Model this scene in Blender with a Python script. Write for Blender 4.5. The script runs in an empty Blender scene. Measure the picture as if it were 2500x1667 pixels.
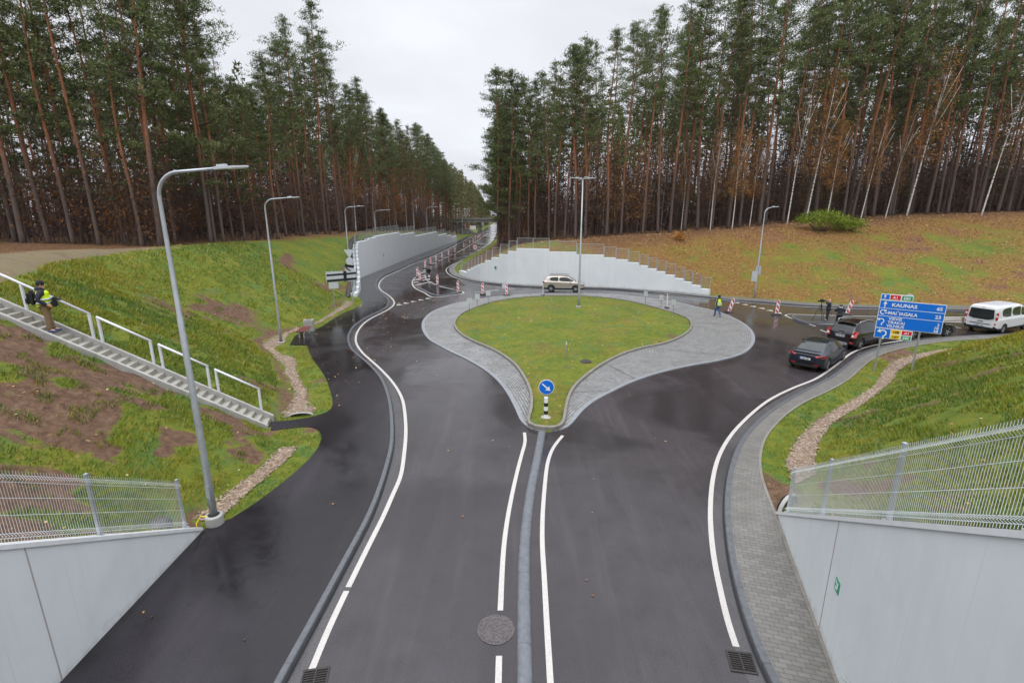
import bpy, bmesh, math, random
import numpy as np
from mathutils import Vector, Matrix
from mathutils.geometry import tessellate_polygon
R = math.radians
SC = bpy.context.scene
COL = SC.collection
# ------------------------------------------------------------------ camera, world, sun, exposure
cam = bpy.data.cameras.new('camera')
cam.lens = 17.54
cam.sensor_width = 36.0
cam.clip_start = 0.1
cam.clip_end = 3000
co = bpy.data.objects.new('camera', cam)
COL.objects.link(co)
co.location = (0, 0, 8.3)
co.rotation_euler = (R(90 - 14.62), 0, 0)
SC.camera = co
SC.view_settings.view_transform = 'Standard'
SC.view_settings.look = 'None'
SC.view_settings.exposure = 0.0
SC.view_settings.gamma = 1.0
SC.view_settings.use_curve_mapping = False
SUN_EL, SUN_AZ = R(62), R(200)      # hidden high sun behind the cloud, behind the camera

def build_world():
    w = bpy.data.worlds.new('World')
    SC.world = w
    w.use_nodes = True
    nt = w.node_tree
    N, L = nt.nodes, nt.links
    N.clear()
    out = N.new('ShaderNodeOutputWorld')
    sky = N.new('ShaderNodeTexSky')
    sky.sky_type = 'NISHITA'
    sky.sun_disc = False
    sky.sun_elevation = SUN_EL
    sky.sun_rotation = SUN_AZ
    sky.dust_density = 4
    tc = N.new('ShaderNodeTexCoord')
    sep = N.new('ShaderNodeSeparateXYZ')
    L.new(tc.outputs['Generated'], sep.inputs[0])
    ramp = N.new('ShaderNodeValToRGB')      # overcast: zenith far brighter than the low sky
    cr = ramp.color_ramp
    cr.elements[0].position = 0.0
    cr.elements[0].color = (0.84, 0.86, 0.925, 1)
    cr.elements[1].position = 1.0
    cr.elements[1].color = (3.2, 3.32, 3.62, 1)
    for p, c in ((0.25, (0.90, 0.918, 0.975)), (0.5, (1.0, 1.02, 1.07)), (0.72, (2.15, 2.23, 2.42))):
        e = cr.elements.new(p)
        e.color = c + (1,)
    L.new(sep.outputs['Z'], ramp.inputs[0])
    mp = N.new('ShaderNodeMapping')
    mp.inputs['Scale'].default_value = (1.0, 1.0, 3.0)
    L.new(tc.outputs['Generated'], mp.inputs[0])
    nz = N.new('ShaderNodeTexNoise')
    nz.inputs['Scale'].default_value = 1.6
    nz.inputs['Detail'].default_value = 5
    nz.inputs['Roughness'].default_value = 0.5
    nz.inputs['Distortion'].default_value = 0.4
    L.new(mp.outputs[0], nz.inputs['Vector'])
    mr = N.new('ShaderNodeMapRange')
    mr.inputs['From Min'].default_value = 0.3
    mr.inputs['From Max'].default_value = 0.7
    mr.inputs['To Min'].default_value = 0.80
    mr.inputs['To Max'].default_value = 1.10
    L.new(nz.outputs['Fac'], mr.inputs['Value'])
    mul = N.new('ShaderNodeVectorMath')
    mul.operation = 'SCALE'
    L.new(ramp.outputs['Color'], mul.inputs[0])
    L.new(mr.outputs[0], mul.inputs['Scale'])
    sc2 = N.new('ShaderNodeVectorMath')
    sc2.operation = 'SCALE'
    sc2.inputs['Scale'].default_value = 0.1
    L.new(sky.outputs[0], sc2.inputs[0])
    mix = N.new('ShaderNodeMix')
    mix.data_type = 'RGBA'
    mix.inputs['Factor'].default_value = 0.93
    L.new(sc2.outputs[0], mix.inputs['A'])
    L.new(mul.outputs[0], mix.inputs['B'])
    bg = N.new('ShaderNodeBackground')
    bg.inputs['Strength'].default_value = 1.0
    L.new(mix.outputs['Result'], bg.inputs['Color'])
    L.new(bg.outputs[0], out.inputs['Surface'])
build_world()
sl = bpy.data.lights.new('sun', 'SUN')
sl.energy = 0.9
sl.angle = R(30)
sl.color = (1.0, 0.97, 0.93)
so = bpy.data.objects.new('sun', sl)
COL.objects.link(so)
so.rotation_euler = (R(28), 0, R(-20))
so.location = (0, 0, 60)

# ------------------------------------------------------------------ helpers
def tag(o, label=None, cat=None, group=None, kind=None):
    if label: o['label'] = label
    if cat: o['category'] = cat
    if group: o['group'] = group
    if kind: o['kind'] = kind
    return o

def empty(name, loc=(0, 0, 0), rz=0.0, label=None, cat=None, group=None):
    o = bpy.data.objects.new(name, None)
    COL.objects.link(o)
    o.location = loc
    o.rotation_euler = (0, 0, rz)
    o.empty_display_size = 0.3
    return tag(o, label, cat, group)

def link(name, me, mats=None, parent=None):
    o = bpy.data.objects.new(name, me)
    COL.objects.link(o)
    if mats is not None:
        for m in (mats if isinstance(mats, (list, tuple)) else [mats]):
            me.materials.append(m)
    if parent: o.parent = parent
    return o

def copy_tree(o, parent=None):
    c = o.copy()
    COL.objects.link(c)
    c.parent = parent
    for ch in list(o.children):
        copy_tree(ch, c)
    return c

def npmesh(name, V, F, mats=None, parent=None, mi=None, smooth=False, cols=None, colname='mask'):
    """V (n,3), F list/array of equal-length faces (or list of arrays of several lengths)"""
    V = np.asarray(V, dtype=np.float32)
    me = bpy.data.meshes.new(name)
    if not isinstance(F, list) or (len(F) and not hasattr(F[0], 'ndim')):
        F = [np.asarray(F, dtype=np.int32)]
    F = [np.asarray(f, dtype=np.int32) for f in F if len(f)]
    nl = sum(f.size for f in F)
    nf = sum(len(f) for f in F)
    me.vertices.add(len(V))
    me.vertices.foreach_set('co', V.ravel())
    me.loops.add(nl)
    me.polygons.add(nf)
    me.loops.foreach_set('vertex_index', np.concatenate([f.ravel() for f in F]))
    tot = np.concatenate([np.full(len(f), f.shape[1], dtype=np.int32) for f in F])
    st = np.concatenate([[0], np.cumsum(tot)[:-1]]).astype(np.int32)
    me.polygons.foreach_set('loop_start', st)
    me.polygons.foreach_set('loop_total', tot)
    if mi is not None:
        me.polygons.foreach_set('material_index', np.asarray(mi, dtype=np.int32))
    me.polygons.foreach_set('use_smooth', np.full(nf, smooth, dtype=bool))
    if cols is not None:
        a = me.attributes.new(colname, 'FLOAT_COLOR', 'POINT')
        c = np.ones((len(V), 4), dtype=np.float32)
        c[:, :cols.shape[1]] = cols
        a.data.foreach_set('color', c.ravel())
    me.update(calc_edges=True)
    me.validate()
    return link(name, me, mats, parent)

class MB:
    """collects simple solids into one mesh"""
    def __init__(s): s.v = []; s.f = []; s.m = []
    def add(s, V, F, m=0):
        n = len(s.v)
        s.v += [tuple(p) for p in V]
        s.f += [[i + n for i in f] for f in F]
        s.m += [m] * len(F)
        return s
    def box(s, c, d, rz=0, m=0, M=None):
        x, y, z = d[0] / 2, d[1] / 2, d[2] / 2
        P = [Vector((a * x, b * y, e * z)) for e in (-1, 1) for b in (-1, 1) for a in (-1, 1)]
        if M is None: M = Matrix.Rotation(rz, 3, 'Z')
        P = [M @ p + Vector(c) for p in P]
        return s.add(P, [(0, 2, 3, 1), (4, 5, 7, 6), (0, 1, 5, 4), (2, 6, 7, 3), (0, 4, 6, 2), (1, 3, 7, 5)], m)
    def beam(s, a, b, w, h=None, m=0):
        a, b = Vector(a), Vector(b)
        h = h or w
        d = (b - a)
        L = d.length
        if L < 1e-6: return s
        x = d.normalized()
        up = Vector((0, 0, 1)) if abs(x.z) < .95 else Vector((0, 1, 0))
        y = up.cross(x).normalized()
        z = x.cross(y)
        M = Matrix((x, y, z)).transposed()
        return s.box((a + b) / 2, (L, w, h), M=M, m=m)
    def tube(s, pts, r, n=8, m=0, cap=True):
        pts = [Vector(p) for p in pts]
        if not isinstance(r, (list, tuple)): r = [r] * len(pts)
        V = []; F = []
        ref = None
        for i, p in enumerate(pts):
            d = (pts[min(i + 1, len(pts) - 1)] - pts[max(i - 1, 0)]).normalized()
            if ref is None:
                ref = Vector((0, 0, 1)) if abs(d.z) < .9 else Vector((1, 0, 0))
            y = (ref - d * ref.dot(d)).normalized()
            ref = y
            z = d.cross(y)
            for k in range(n):
                a = 2 * math.pi * k / n
                V.append(p + (y * math.cos(a) + z * math.sin(a)) * r[i])
        for i in range(len(pts) - 1):
            for k in range(n):
                k2 = (k + 1) % n
                F.append((i * n + k, i * n + k2, (i + 1) * n + k2, (i + 1) * n + k))
        if cap:
            F.append(tuple(range(n))[::-1])
            F.append(tuple((len(pts) - 1) * n + k for k in range(n)))
        return s.add(V, F, m)
    def lathe(s, prof, c=(0, 0, 0), n=16, m=0, M=None):
        """prof: list of (r,z), revolved about z"""
        V = []; F = []
        for r, z in prof:
            for k in range(n):
                a = 2 * math.pi * k / n
                p = Vector((r * math.cos(a), r * math.sin(a), z))
                if M: p = M @ p
                V.append(p + Vector(c))
        for i in range(len(prof) - 1):
            for k in range(n):
                k2 = (k + 1) % n
                F.append((i * n + k, i * n + k2, (i + 1) * n + k2, (i + 1) * n + k))
        if prof[0][0] > 1e-4: F.append(tuple(range(n))[::-1])
        if prof[-1][0] > 1e-4: F.append(tuple((len(prof) - 1) * n + k for k in range(n)))
        return s.add(V, F, m)
    def prism(s, poly, t, M=None, m=0, c=(0, 0, 0)):
        """2D outline (x,z) thickness t along y, transformed"""
        n = len(poly)
        V = [Vector((x, -t / 2, z)) for x, z in poly] + [Vector((x, t / 2, z)) for x, z in poly]
        if M: V = [M @ v for v in V]
        V = [v + Vector(c) for v in V]
        F = []
        tr = tessellate_polygon([[Vector((x, z, 0)) for x, z in poly]])
        for a, b, d in tr:
            F.append((a, b, d)); F.append((d + n, b + n, a + n))
        for i in range(n):
            j = (i + 1) % n
            F.append((i, j, j + n, i + n))
        return s.add(V, F, m)
    def build(s, name, mats=None, parent=None, smooth=False, bevel=0, normals=True):
        me = bpy.data.meshes.new(name)
        me.from_pydata(s.v, [], s.f)
        me.polygons.foreach_set('material_index', s.m)
        bm = bmesh.new(); bm.from_mesh(me)
        if normals: bmesh.ops.recalc_face_normals(bm, faces=bm.faces)
        if bevel: bmesh.ops.bevel(bm, geom=[e for e in bm.edges if len(e.link_faces) == 2 and e.calc_face_angle(0) > .6], offset=bevel, segments=2, affect='EDGES', clamp_overlap=True)
        for f in bm.faces: f.smooth = smooth
        bm.to_mesh(me); bm.free()
        o = link(name, me, mats, parent)
        return o

def catmull(P, step, closed=False):
    P = [np.array(p, float) for p in P]
    n = len(P); out = []
    rng = n if closed else n - 1
    for i in range(rng):
        p0 = P[(i - 1) % n] if (closed or i > 0) else 2 * P[0] - P[1]
        p1 = P[i]; p2 = P[(i + 1) % n]
        p3 = P[(i + 2) % n] if (closed or i + 2 < n) else 2 * P[-1] - P[-2]
        # centripetal
        t0 = 0.0
        t1 = t0 + max(np.linalg.norm(p1 - p0), 1e-6) ** .5
        t2 = t1 + max(np.linalg.norm(p2 - p1), 1e-6) ** .5
        t3 = t2 + max(np.linalg.norm(p3 - p2), 1e-6) ** .5
        k = max(1, int(np.ceil(np.linalg.norm(p2 - p1) / step)))
        for j in range(k):
            t = t1 + (t2 - t1) * j / k
            A1 = (t1 - t) / (t1 - t0) * p0 + (t - t0) / (t1 - t0) * p1
            A2 = (t2 - t) / (t2 - t1) * p1 + (t - t1) / (t2 - t1) * p2
            A3 = (t3 - t) / (t3 - t2) * p2 + (t - t2) / (t3 - t2) * p3
            B1 = (t2 - t) / (t2 - t0) * A1 + (t - t0) / (t2 - t0) * A2
            B2 = (t3 - t) / (t3 - t1) * A2 + (t - t1) / (t3 - t1) * A3
            out.append((t2 - t) / (t2 - t1) * B1 + (t - t1) / (t2 - t1) * B2)
    if not closed: out.append(P[-1])
    return np.array(out)

def resample(P, n):
    P = np.asarray(P, float)
    d = np.r_[0, np.cumsum(np.linalg.norm(np.diff(P, axis=0), axis=1))]
    t = np.linspace(0, d[-1], n)
    return np.stack([np.interp(t, d, P[:, k]) for k in range(P.shape[1])], 1)

def smooth_line(P, it=3):
    P = np.array(P, float)
    for _ in range(it):
        Q = P.copy()
        Q[1:-1] = .25 * P[:-2] + .5 * P[1:-1] + .25 * P[2:]
        P = Q
    return P

def normals2(P, closed=False):
    if closed:
        T = np.roll(P, -1, 0) - np.roll(P, 1, 0)
    else:
        T = np.gradient(P, axis=0)
    T = T / np.maximum(np.linalg.norm(T, axis=1, keepdims=True), 1e-9)
    return np.stack([-T[:, 1], T[:, 0]], 1)   # left normal

def sweep(name, P, prof, mat, closed=False, parent=None, smooth=False):
    """profile points (offset to the left, z) swept along a 2D line; UV: u along, v across"""
    P = np.asarray(P, float)[:, :2]
    Nn = normals2(P, closed)
    n, k = len(P), len(prof)
    V = np.zeros((n, k, 3))
    for j, (o, z) in enumerate(prof):
        V[:, j, :2] = P + Nn * o
        V[:, j, 2] = z
    F = []
    m = n if closed else n - 1
    for i in range(m):
        i2 = (i + 1) % n
        for j in range(k - 1):
            F.append((i * k + j, i * k + j + 1, i2 * k + j + 1, i2 * k + j))
    o = npmesh(name, V.reshape(-1, 3), F, mat, parent, smooth=smooth)
    me = o.data
    d = np.r_[0, np.cumsum(np.linalg.norm(np.diff(P, axis=0), axis=1))]
    if closed: d = np.r_[d, d[-1] + np.linalg.norm(P[0] - P[-1])]
    w = np.r_[0, np.cumsum([math.dist(prof[j], prof[j + 1]) for j in range(k - 1)])]
    uv = me.uv_layers.new(name='UVMap')
    U = []
    for i in range(m):
        for j in range(k - 1):
            U += [(d[i], w[j]), (d[i], w[j + 1]), (d[i + 1], w[j + 1]), (d[i + 1], w[j])]
    uv.data.foreach_set('uv', np.array(U, dtype=np.float32).ravel())
    bm = bmesh.new(); bm.from_mesh(me)
    bm.normal_update()
    s = sum(f.normal.z for f in bm.faces)
    if s < 0: bmesh.ops.reverse_faces(bm, faces=bm.faces)
    bm.to_mesh(me); bm.free()
    return o

def ribbon(name, P, w, z, mat, closed=False, parent=None):
    return sweep(name, P, [(w / 2, z), (-w / 2, z)], mat, closed, parent)

def flat_poly(name, P, z, mat, parent=None, skirt=0.0):
    P = [tuple(p[:2]) for p in P]
    tr = tessellate_polygon([[Vector((x, y, 0)) for x, y in P]])
    V = [(x, y, z) for x, y in P]
    F = [list(t) for t in tr]
    n = len(P)
    if skirt:
        V += [(x, y, z - skirt) for x, y in P]
        F += [[i, (i + 1) % n, n + (i + 1) % n, n + i] for i in range(n)]
    me = bpy.data.meshes.new(name)
    me.from_pydata(V, [], F)
    bm = bmesh.new(); bm.from_mesh(me)
    bm.normal_update()
    for f in bm.faces:
        if f.normal.z < -0.5: f.normal_flip()
    bm.to_mesh(me); bm.free()
    return link(name, me, mat, parent)

# ---- noise (numpy)
def vnoise(x, y, seed=0):
    xi = np.floor(x).astype(np.int64); yi = np.floor(y).astype(np.int64)
    fx = x - xi; fy = y - yi
    fx = fx * fx * (3 - 2 * fx); fy = fy * fy * (3 - 2 * fy)
    def h(a, b):
        n = (a * 374761393 + b * 668265263 + seed * 1442695041) & 0xffffffff
        n = ((n ^ (n >> 13)) * 1274126177) & 0xffffffff
        return ((n ^ (n >> 16)) & 0xffff) / 65535.0
    a = h(xi, yi); b = h(xi + 1, yi); c = h(xi, yi + 1); d = h(xi + 1, yi + 1)
    return (a * (1 - fx) + b * fx) * (1 - fy) + (c * (1 - fx) + d * fx) * fy
def fbm(x, y, sc, seed=0, oct=4, rough=.55):
    s = 0; a = 1; t = 0
    for o in range(oct):
        s = s + a * vnoise(x / sc * 2 ** o + 17.3 * o, y / sc * 2 ** o - 9.1 * o, seed + o)
        t += a; a *= rough
    return s / t

def seg_dist(px, py, P):
    """distance to polyline and arc param value interp index"""
    best = np.full(px.shape, 1e9); bi = np.zeros(px.shape); 
    for i in range(len(P) - 1):
        ax, ay = P[i][0], P[i][1]; bx, by = P[i + 1][0], P[i + 1][1]
        dx, dy = bx - ax, by - ay
        L2 = dx * dx + dy * dy + 1e-12
        t = np.clip(((px - ax) * dx + (py - ay) * dy) / L2, 0, 1)
        d = np.hypot(px - ax - t * dx, py - ay - t * dy)
        m = d < best
        best = np.where(m, d, best); bi = np.where(m, i + t, bi)
    return best, bi
def in_poly(px, py, P):
    r = np.zeros(px.shape, bool)
    n = len(P); j = n - 1
    for i in range(n):
        xi, yi = P[i][0], P[i][1]; xj, yj = P[j][0], P[j][1]
        c = ((yi > py) != (yj > py)) & (px < (xj - xi) * (py - yi) / (yj - yi + 1e-15) + xi)
        r ^= c
        j = i
    return r

# ------------------------------------------------------------------ materials
class Mt:
    def __init__(s, name):
        s.m = bpy.data.materials.new(name)
        s.m.use_nodes = True
        s.nt = s.m.node_tree
        s.N, s.L = s.nt.nodes, s.nt.links
        s.b = s.N['Principled BSDF']
        s.tc = None
    def coord(s, kind='Object', scale=None, warp=None):
        if s.tc is None: s.tc = s.N.new('ShaderNodeTexCoord')
        o = s.tc.outputs[kind]
        if scale is not None:
            mp = s.N.new('ShaderNodeMapping')
            mp.inputs['Scale'].default_value = scale if isinstance(scale, (tuple, list)) else (scale,) * 3
            s.L.new(o, mp.inputs[0])
            o = mp.outputs[0]
        return o
    def noise(s, scale, detail=4, rough=.55, dist=0, vec=None):
        n = s.N.new('ShaderNodeTexNoise')
        n.inputs['Scale'].default_value = scale
        n.inputs['Detail'].default_value = detail
        n.inputs['Roughness'].default_value = rough
        n.inputs['Distortion'].default_value = dist
        s.L.new(vec if vec is not None else s.coord(), n.inputs['Vector'])
        return n.outputs['Fac']
    def vor(s, scale, out='Distance', feature='F1', vec=None, rand=1.0):
        n = s.N.new('ShaderNodeTexVoronoi')
        n.feature = feature
        n.inputs['Scale'].default_value = scale
        n.inputs['Randomness'].default_value = rand
        s.L.new(vec if vec is not None else s.coord(), n.inputs['Vector'])
        return n.outputs[out]
    def ramp(s, f, stops):
        r = s.N.new('ShaderNodeValToRGB')
        cr = r.color_ramp
        while len(cr.elements) > 1: cr.elements.remove(cr.elements[0])
        cr.elements[0].position = stops[0][0]
        c = stops[0][1]; cr.elements[0].color = c + (1,) if isinstance(c, tuple) else (c, c, c, 1)
        for p, c in stops[1:]:
            e = cr.elements.new(p); e.color = c + (1,) if isinstance(c, tuple) else (c, c, c, 1)
        s.L.new(f, r.inputs[0])
        return r.outputs['Color']
    def mr(s, f, a, b, c, d, smooth=False):
        n = s.N.new('ShaderNodeMapRange')
        if smooth: n.interpolation_type = 'SMOOTHSTEP'
        for k, v in zip(('From Min', 'From Max', 'To Min', 'To Max'), (a, b, c, d)): n.inputs[k].default_value = v
        s.L.new(f, n.inputs['Value'])
        return n.outputs[0]
    def mix(s, f, a, b, mode='MIX'):
        n = s.N.new('ShaderNodeMix'); n.data_type = 'RGBA'; n.blend_type = mode
        for k, v in (('Factor', f), ('A', a), ('B', b)):
            if isinstance(v, (int, float)) and k == 'Factor': n.inputs[k].default_value = v
            elif isinstance(v, tuple): n.inputs[k].default_value = v + (1,) if len(v) == 3 else v
            else: s.L.new(v, n.inputs[k])
        return n.outputs['Result']
    def math(s, op, a, b=None):
        n = s.N.new('ShaderNodeMath'); n.operation = op
        for i, v in enumerate((a, b)):
            if v is None: continue
            if isinstance(v, (int, float)): n.inputs[i].default_value = v
            else: s.L.new(v, n.inputs[i])
        return n.outputs[0]
    def attr(s, name):
        n = s.N.new('ShaderNodeAttribute'); n.attribute_name = name
        return n
    def sep(s, c):
        n = s.N.new('ShaderNodeSeparateColor'); s.L.new(c, n.inputs[0]); return n.outputs
    def objrand(s):
        n = s.N.new('ShaderNodeObjectInfo'); return n.outputs['Random']
    def bump(s, h, strength=.3, dist=.02):
        n = s.N.new('ShaderNodeBump')
        n.inputs['Strength'].default_value = strength
        n.inputs['Distance'].default_value = dist
        s.L.new(h, n.inputs['Height'])
        s.L.new(n.outputs[0], s.b.inputs['Normal'])
    def set(s, col=None, rough=None, metal=None, spec=None, coat=None, coatr=None):
        for k, v in (('Base Color', col), ('Roughness', rough), ('Metallic', metal), ('Specular IOR Level', spec), ('Coat Weight', coat), ('Coat Roughness', coatr)):
            if v is None: continue
            if isinstance(v, (int, float)): s.b.inputs[k].default_value = v
            elif isinstance(v, tuple): s.b.inputs[k].default_value = v + (1,)
            else: s.L.new(v, s.b.inputs[k])
        return s.m
MAT = {}
def plain(name, col, rough=.5, metal=0, var=.12, scale=6, **kw):
    if name in MAT: return MAT[name]
    m = Mt(name)
    n = m.noise(scale, 3)
    c = m.mix(n, tuple(x * (1 - var) for x in col), tuple(min(1, x * (1 + var)) for x in col))
    r = m.mr(n, .3, .7, max(.02, rough - .06), min(1, rough + .06))
    MAT[name] = m.set(c, r, metal, **kw)
    return MAT[name]

def mat_asphalt(name, dark, light, wet_lo, wet_hi, seed=0.0, spec=.5, wd=.35):
    m = Mt(name)
    vec = m.N.new('ShaderNodeMapping'); vec.inputs['Location'].default_value = (seed, seed * .7, 0)
    m.L.new(m.coord(), vec.inputs[0]); v = vec.outputs[0]
    big = m.noise(.16, 4, .55, .6, v)
    mid = m.noise(1.1, 5, .6, .3, v)
    fine = m.noise(55, 2, .7, 0, v)
    grain = m.vor(90, 'Distance', vec=v)
    c = m.mix(m.mr(mid, .3, .7, 0, 1), dark, light)
    c = m.mix(m.mr(fine, .50, .74, 0, .75), c, tuple(x * 2.4 for x in light))
    sp = m.vor(38, 'Distance', vec=v); c = m.mix(m.mr(sp, .05, .12, .5, 0), c, (.16, .15, .15))
    # lengthwise wear / dried streaks
    st = m.noise(1.0, 4, .6, .2, m.coord('Object', (1.6, .12, 1)))
    c = m.mix(m.mr(st, .50, .75, 0, .5), c, tuple(x * 1.7 for x in light))
    wet = m.mix(.25, m.mr(big, .42, .58, 0, 1, True), m.mr(mid, .35, .65, 0, 1, True))
    r = m.mr(wet, 0, 1, wet_hi, wet_lo)
    r2 = m.math('ADD', r, m.mr(fine, .3, .7, -.03, .05))
    c = m.mix(m.mr(wet, 0, 1, 0, wd), c, tuple(x * .5 for x in dark))
    h = m.mix(.5, grain, fine)
    bm_ = m.N.new('ShaderNodeBump'); bm_.inputs['Distance'].default_value = .006
    m.L.new(h, bm_.inputs['Height'])
    m.L.new(m.mr(wet, 0, 1, .40, .06), bm_.inputs['Strength'])
    b2 = m.N.new('ShaderNodeBump'); b2.inputs['Distance'].default_value = .02; b2.inputs['Strength'].default_value = .12
    m.L.new(m.noise(3.5, 3, .5, .5, v), b2.inputs['Height'])
    m.L.new(bm_.outputs[0], b2.inputs['Normal'])
    m.L.new(b2.outputs[0], m.b.inputs['Normal'])
    return m.set(c, r2, spec=spec)
MAT['road'] = mat_asphalt('wet_asphalt', (.028, .0235, .0245), (.051, .0440, .047), .04, .24, 0.0, .38, .5)
MAT['path'] = mat_asphalt('wet_path_asphalt', (.015, .013, .015), (.032, .028, .032), .025, .13, 13.0, .28, .75)

def mat_line():
    m = Mt('road_paint')
    n = m.noise(40, 3, .7); n2 = m.noise(2.2, 3)
    w = m.N.new('ShaderNodeTexWave'); w.inputs['Scale'].default_value = 6; w.inputs['Distortion'].default_value = .6
    m.L.new(m.coord('UV'), w.inputs['Vector'])
    c = m.mix(m.mr(n, .42, .70, 0, .7), (.54, .51, .47), (.28, .265, .25))
    c = m.mix(m.math('MULTIPLY', m.mr(n2, .5, .7, 0, .4), w.outputs['Fac']), c, (.38, .36, .34))
    m.bump(n, .3, .004)
    return m.set(c, .38)
MAT['line'] = mat_line()

def mat_concrete(name, a, b, scale=3, streak=True, rough=.6, joints=0):
    m = Mt(name)
    n = m.noise(scale, 5, .6); n2 = m.noise(scale * 18, 3, .7)
    c = m.mix(m.mr(n, .3, .7, 0, 1), a, b)
    if streak:
        st = m.noise(1, 4, .6, .3, m.coord('Object', (3.2, 3.2, .22)))
        c = m.mix(m.mr(st, .52, .75, 0, .3), c, tuple(x * .84 for x in a))
    if name == 'painted_concrete':
        sx = m.N.new('ShaderNodeSeparateXYZ'); m.L.new(m.coord('Object'), sx.inputs[0])
        cx = m.N.new('ShaderNodeCombineXYZ'); m.L.new(m.math('ADD', sx.outputs['Y'], m.math('MULTIPLY', sx.outputs['X'], .8)), cx.inputs['X']); m.L.new(sx.outputs['Z'], cx.inputs['Y'])
        bt = m.N.new('ShaderNodeTexBrick'); bt.offset = 0; bt.inputs['Scale'].default_value = 1; bt.inputs['Brick Width'].default_value = 1.25; bt.inputs['Row Height'].default_value = 30; bt.inputs['Mortar Size'].default_value = .006
        m.L.new(cx.outputs[0], bt.inputs['Vector'])
        c = m.mix(m.math('MULTIPLY', bt.outputs['Fac'], m.mr(n, .4, .6, .05, .5)), c, tuple(x * .72 for x in a))
        dz = m.math('ADD', sx.outputs['Z'], m.mr(m.noise(4, 4, .7), .3, .7, -.12, .25))
        c = m.mix(m.mr(dz, .12, .38, .32, 0), c, (.26, .24, .22))
        c = m.mix(m.mr(m.noise(.45, 5, .65, 1.2), .56, .70, 0, .22), c, tuple(x * .8 for x in a))
    if joints:
        w = m.N.new('ShaderNodeTexBrick')
        w.inputs['Scale'].default_value = 1; w.inputs['Brick Width'].default_value = joints; w.inputs['Row Height'].default_value = 5
        w.inputs['Mortar Size'].default_value = .006; w.offset = 0
        m.L.new(m.coord('UV'), w.inputs['Vector'])
        c = m.mix(w.outputs['Fac'], c, tuple(x * .35 for x in a))
    m.bump(n2, .25, .004)
    return m.set(c, rough)
MAT['wall'] = mat_concrete('painted_concrete', (.655, .690, .705), (.715, .745, .76), .9)
MAT['conc'] = mat_concrete('grey_concrete', (.30, .29, .27), (.42, .41, .385), 2.5)
MAT['step'] = mat_concrete('stair_concrete', (.25, .24, .20), (.38, .36, .31), 3)
MAT['kerb'] = mat_concrete('granite_kerb', (.092, .098, .108), (.150, .160, .175), 9, False, .4, 2.0)
MAT['kerbd'] = mat_concrete('dark_granite_kerb', (.074, .077, .083), (.120, .125, .134), 9, False, .35, 2.0)
MAT['kerbc'] = mat_concrete('concrete_kerb', (.16, .148, .125), (.235, .215, .185), 4, False, .5, 1.0)
MAT['galv'] = plain('galvanised_steel', (.42, .45, .47), .42, .55, .18, 5)
MAT['galvlight'] = plain('pale_galvanised_wire', (.62, .65, .67), .45, .25, .1, 8)
MAT['white'] = plain('white_paint', (.72, .73, .74), .4)
MAT['black'] = plain('black_plastic', (.015, .015, .017), .5)
MAT['rubber'] = plain('dark_rubber', (.018, .018, .02), .7, var=.3)
MAT['red'] = plain('sign_red', (.55, .02, .02), .4)
MAT['signback'] = plain('sign_back_grey', (.55, .58, .60), .45, .2)

def mat_bricks(name, c1, c2, mort, bw, rh, ms=.006, coord='UV', bump=.4, rough=.42, warp=0, scale=1.0):
    m = Mt(name)
    w = m.N.new('ShaderNodeTexBrick')
    w.inputs['Scale'].default_value = scale
    w.inputs['Brick Width'].default_value = bw; w.inputs['Row Height'].default_value = rh
    w.inputs['Mortar Size'].default_value = ms; w.inputs['Mortar Smooth'].default_value = .3
    w.inputs['Color1'].default_value = c1 + (1,); w.inputs['Color2'].default_value = c2 + (1,); w.inputs['Mortar'].default_value = mort + (1,)
    v = m.coord(coord)
    if warp:
        nz = m.N.new('ShaderNodeTexNoise'); nz.inputs['Scale'].default_value = 2.5
        m.L.new(v, nz.inputs['Vector'])
        a = m.N.new('ShaderNodeVectorMath'); a.operation = 'SCALE'; a.inputs['Scale'].default_value = warp
        m.L.new(nz.outputs['Color'], a.inputs[0])
        b = m.N.new('ShaderNodeVectorMath'); b.operation = 'ADD'
        m.L.new(v, b.inputs[0]); m.L.new(a.outputs[0], b.inputs[1]); v = b.outputs[0]
    m.L.new(v, w.inputs['Vector'])
    n = m.noise(.8, 4, .6)
    c = m.mix(m.mr(n, .35, .7, 0, .35), w.outputs['Color'], mort)
    n3 = m.noise(5, 4, .7)
    c = m.mix(m.mr(n3, .58, .75, 0, .3), c, (.16, .12, .06))
    f = m.math('SUBTRACT', 1.0, w.outputs['Fac'])
    h = m.mix(.2, f, m.noise(30, 2))
    m.bump(h, bump, .01)
    return m.set(c, m.mr(n, .3, .7, rough - .12, rough + .15))
MAT['pave'] = mat_bricks('paving_blocks', (.145, .138, .122), (.200, .190, .170), (.055, .050, .044), .23, .115)
MAT['setts'] = mat_bricks('granite_setts', (.39, .39, .38), (.22, .222, .225), (.062, .058, .05), .15, .125, .018, bump=.9, rough=.38, warp=.03)
MAT['setts2'] = MAT['setts']
MAT['sett_edge'] = mat_concrete('granite_edging', (.19, .20, .21), (.27, .28, .30), 8, False, .4, 1.0)

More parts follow.
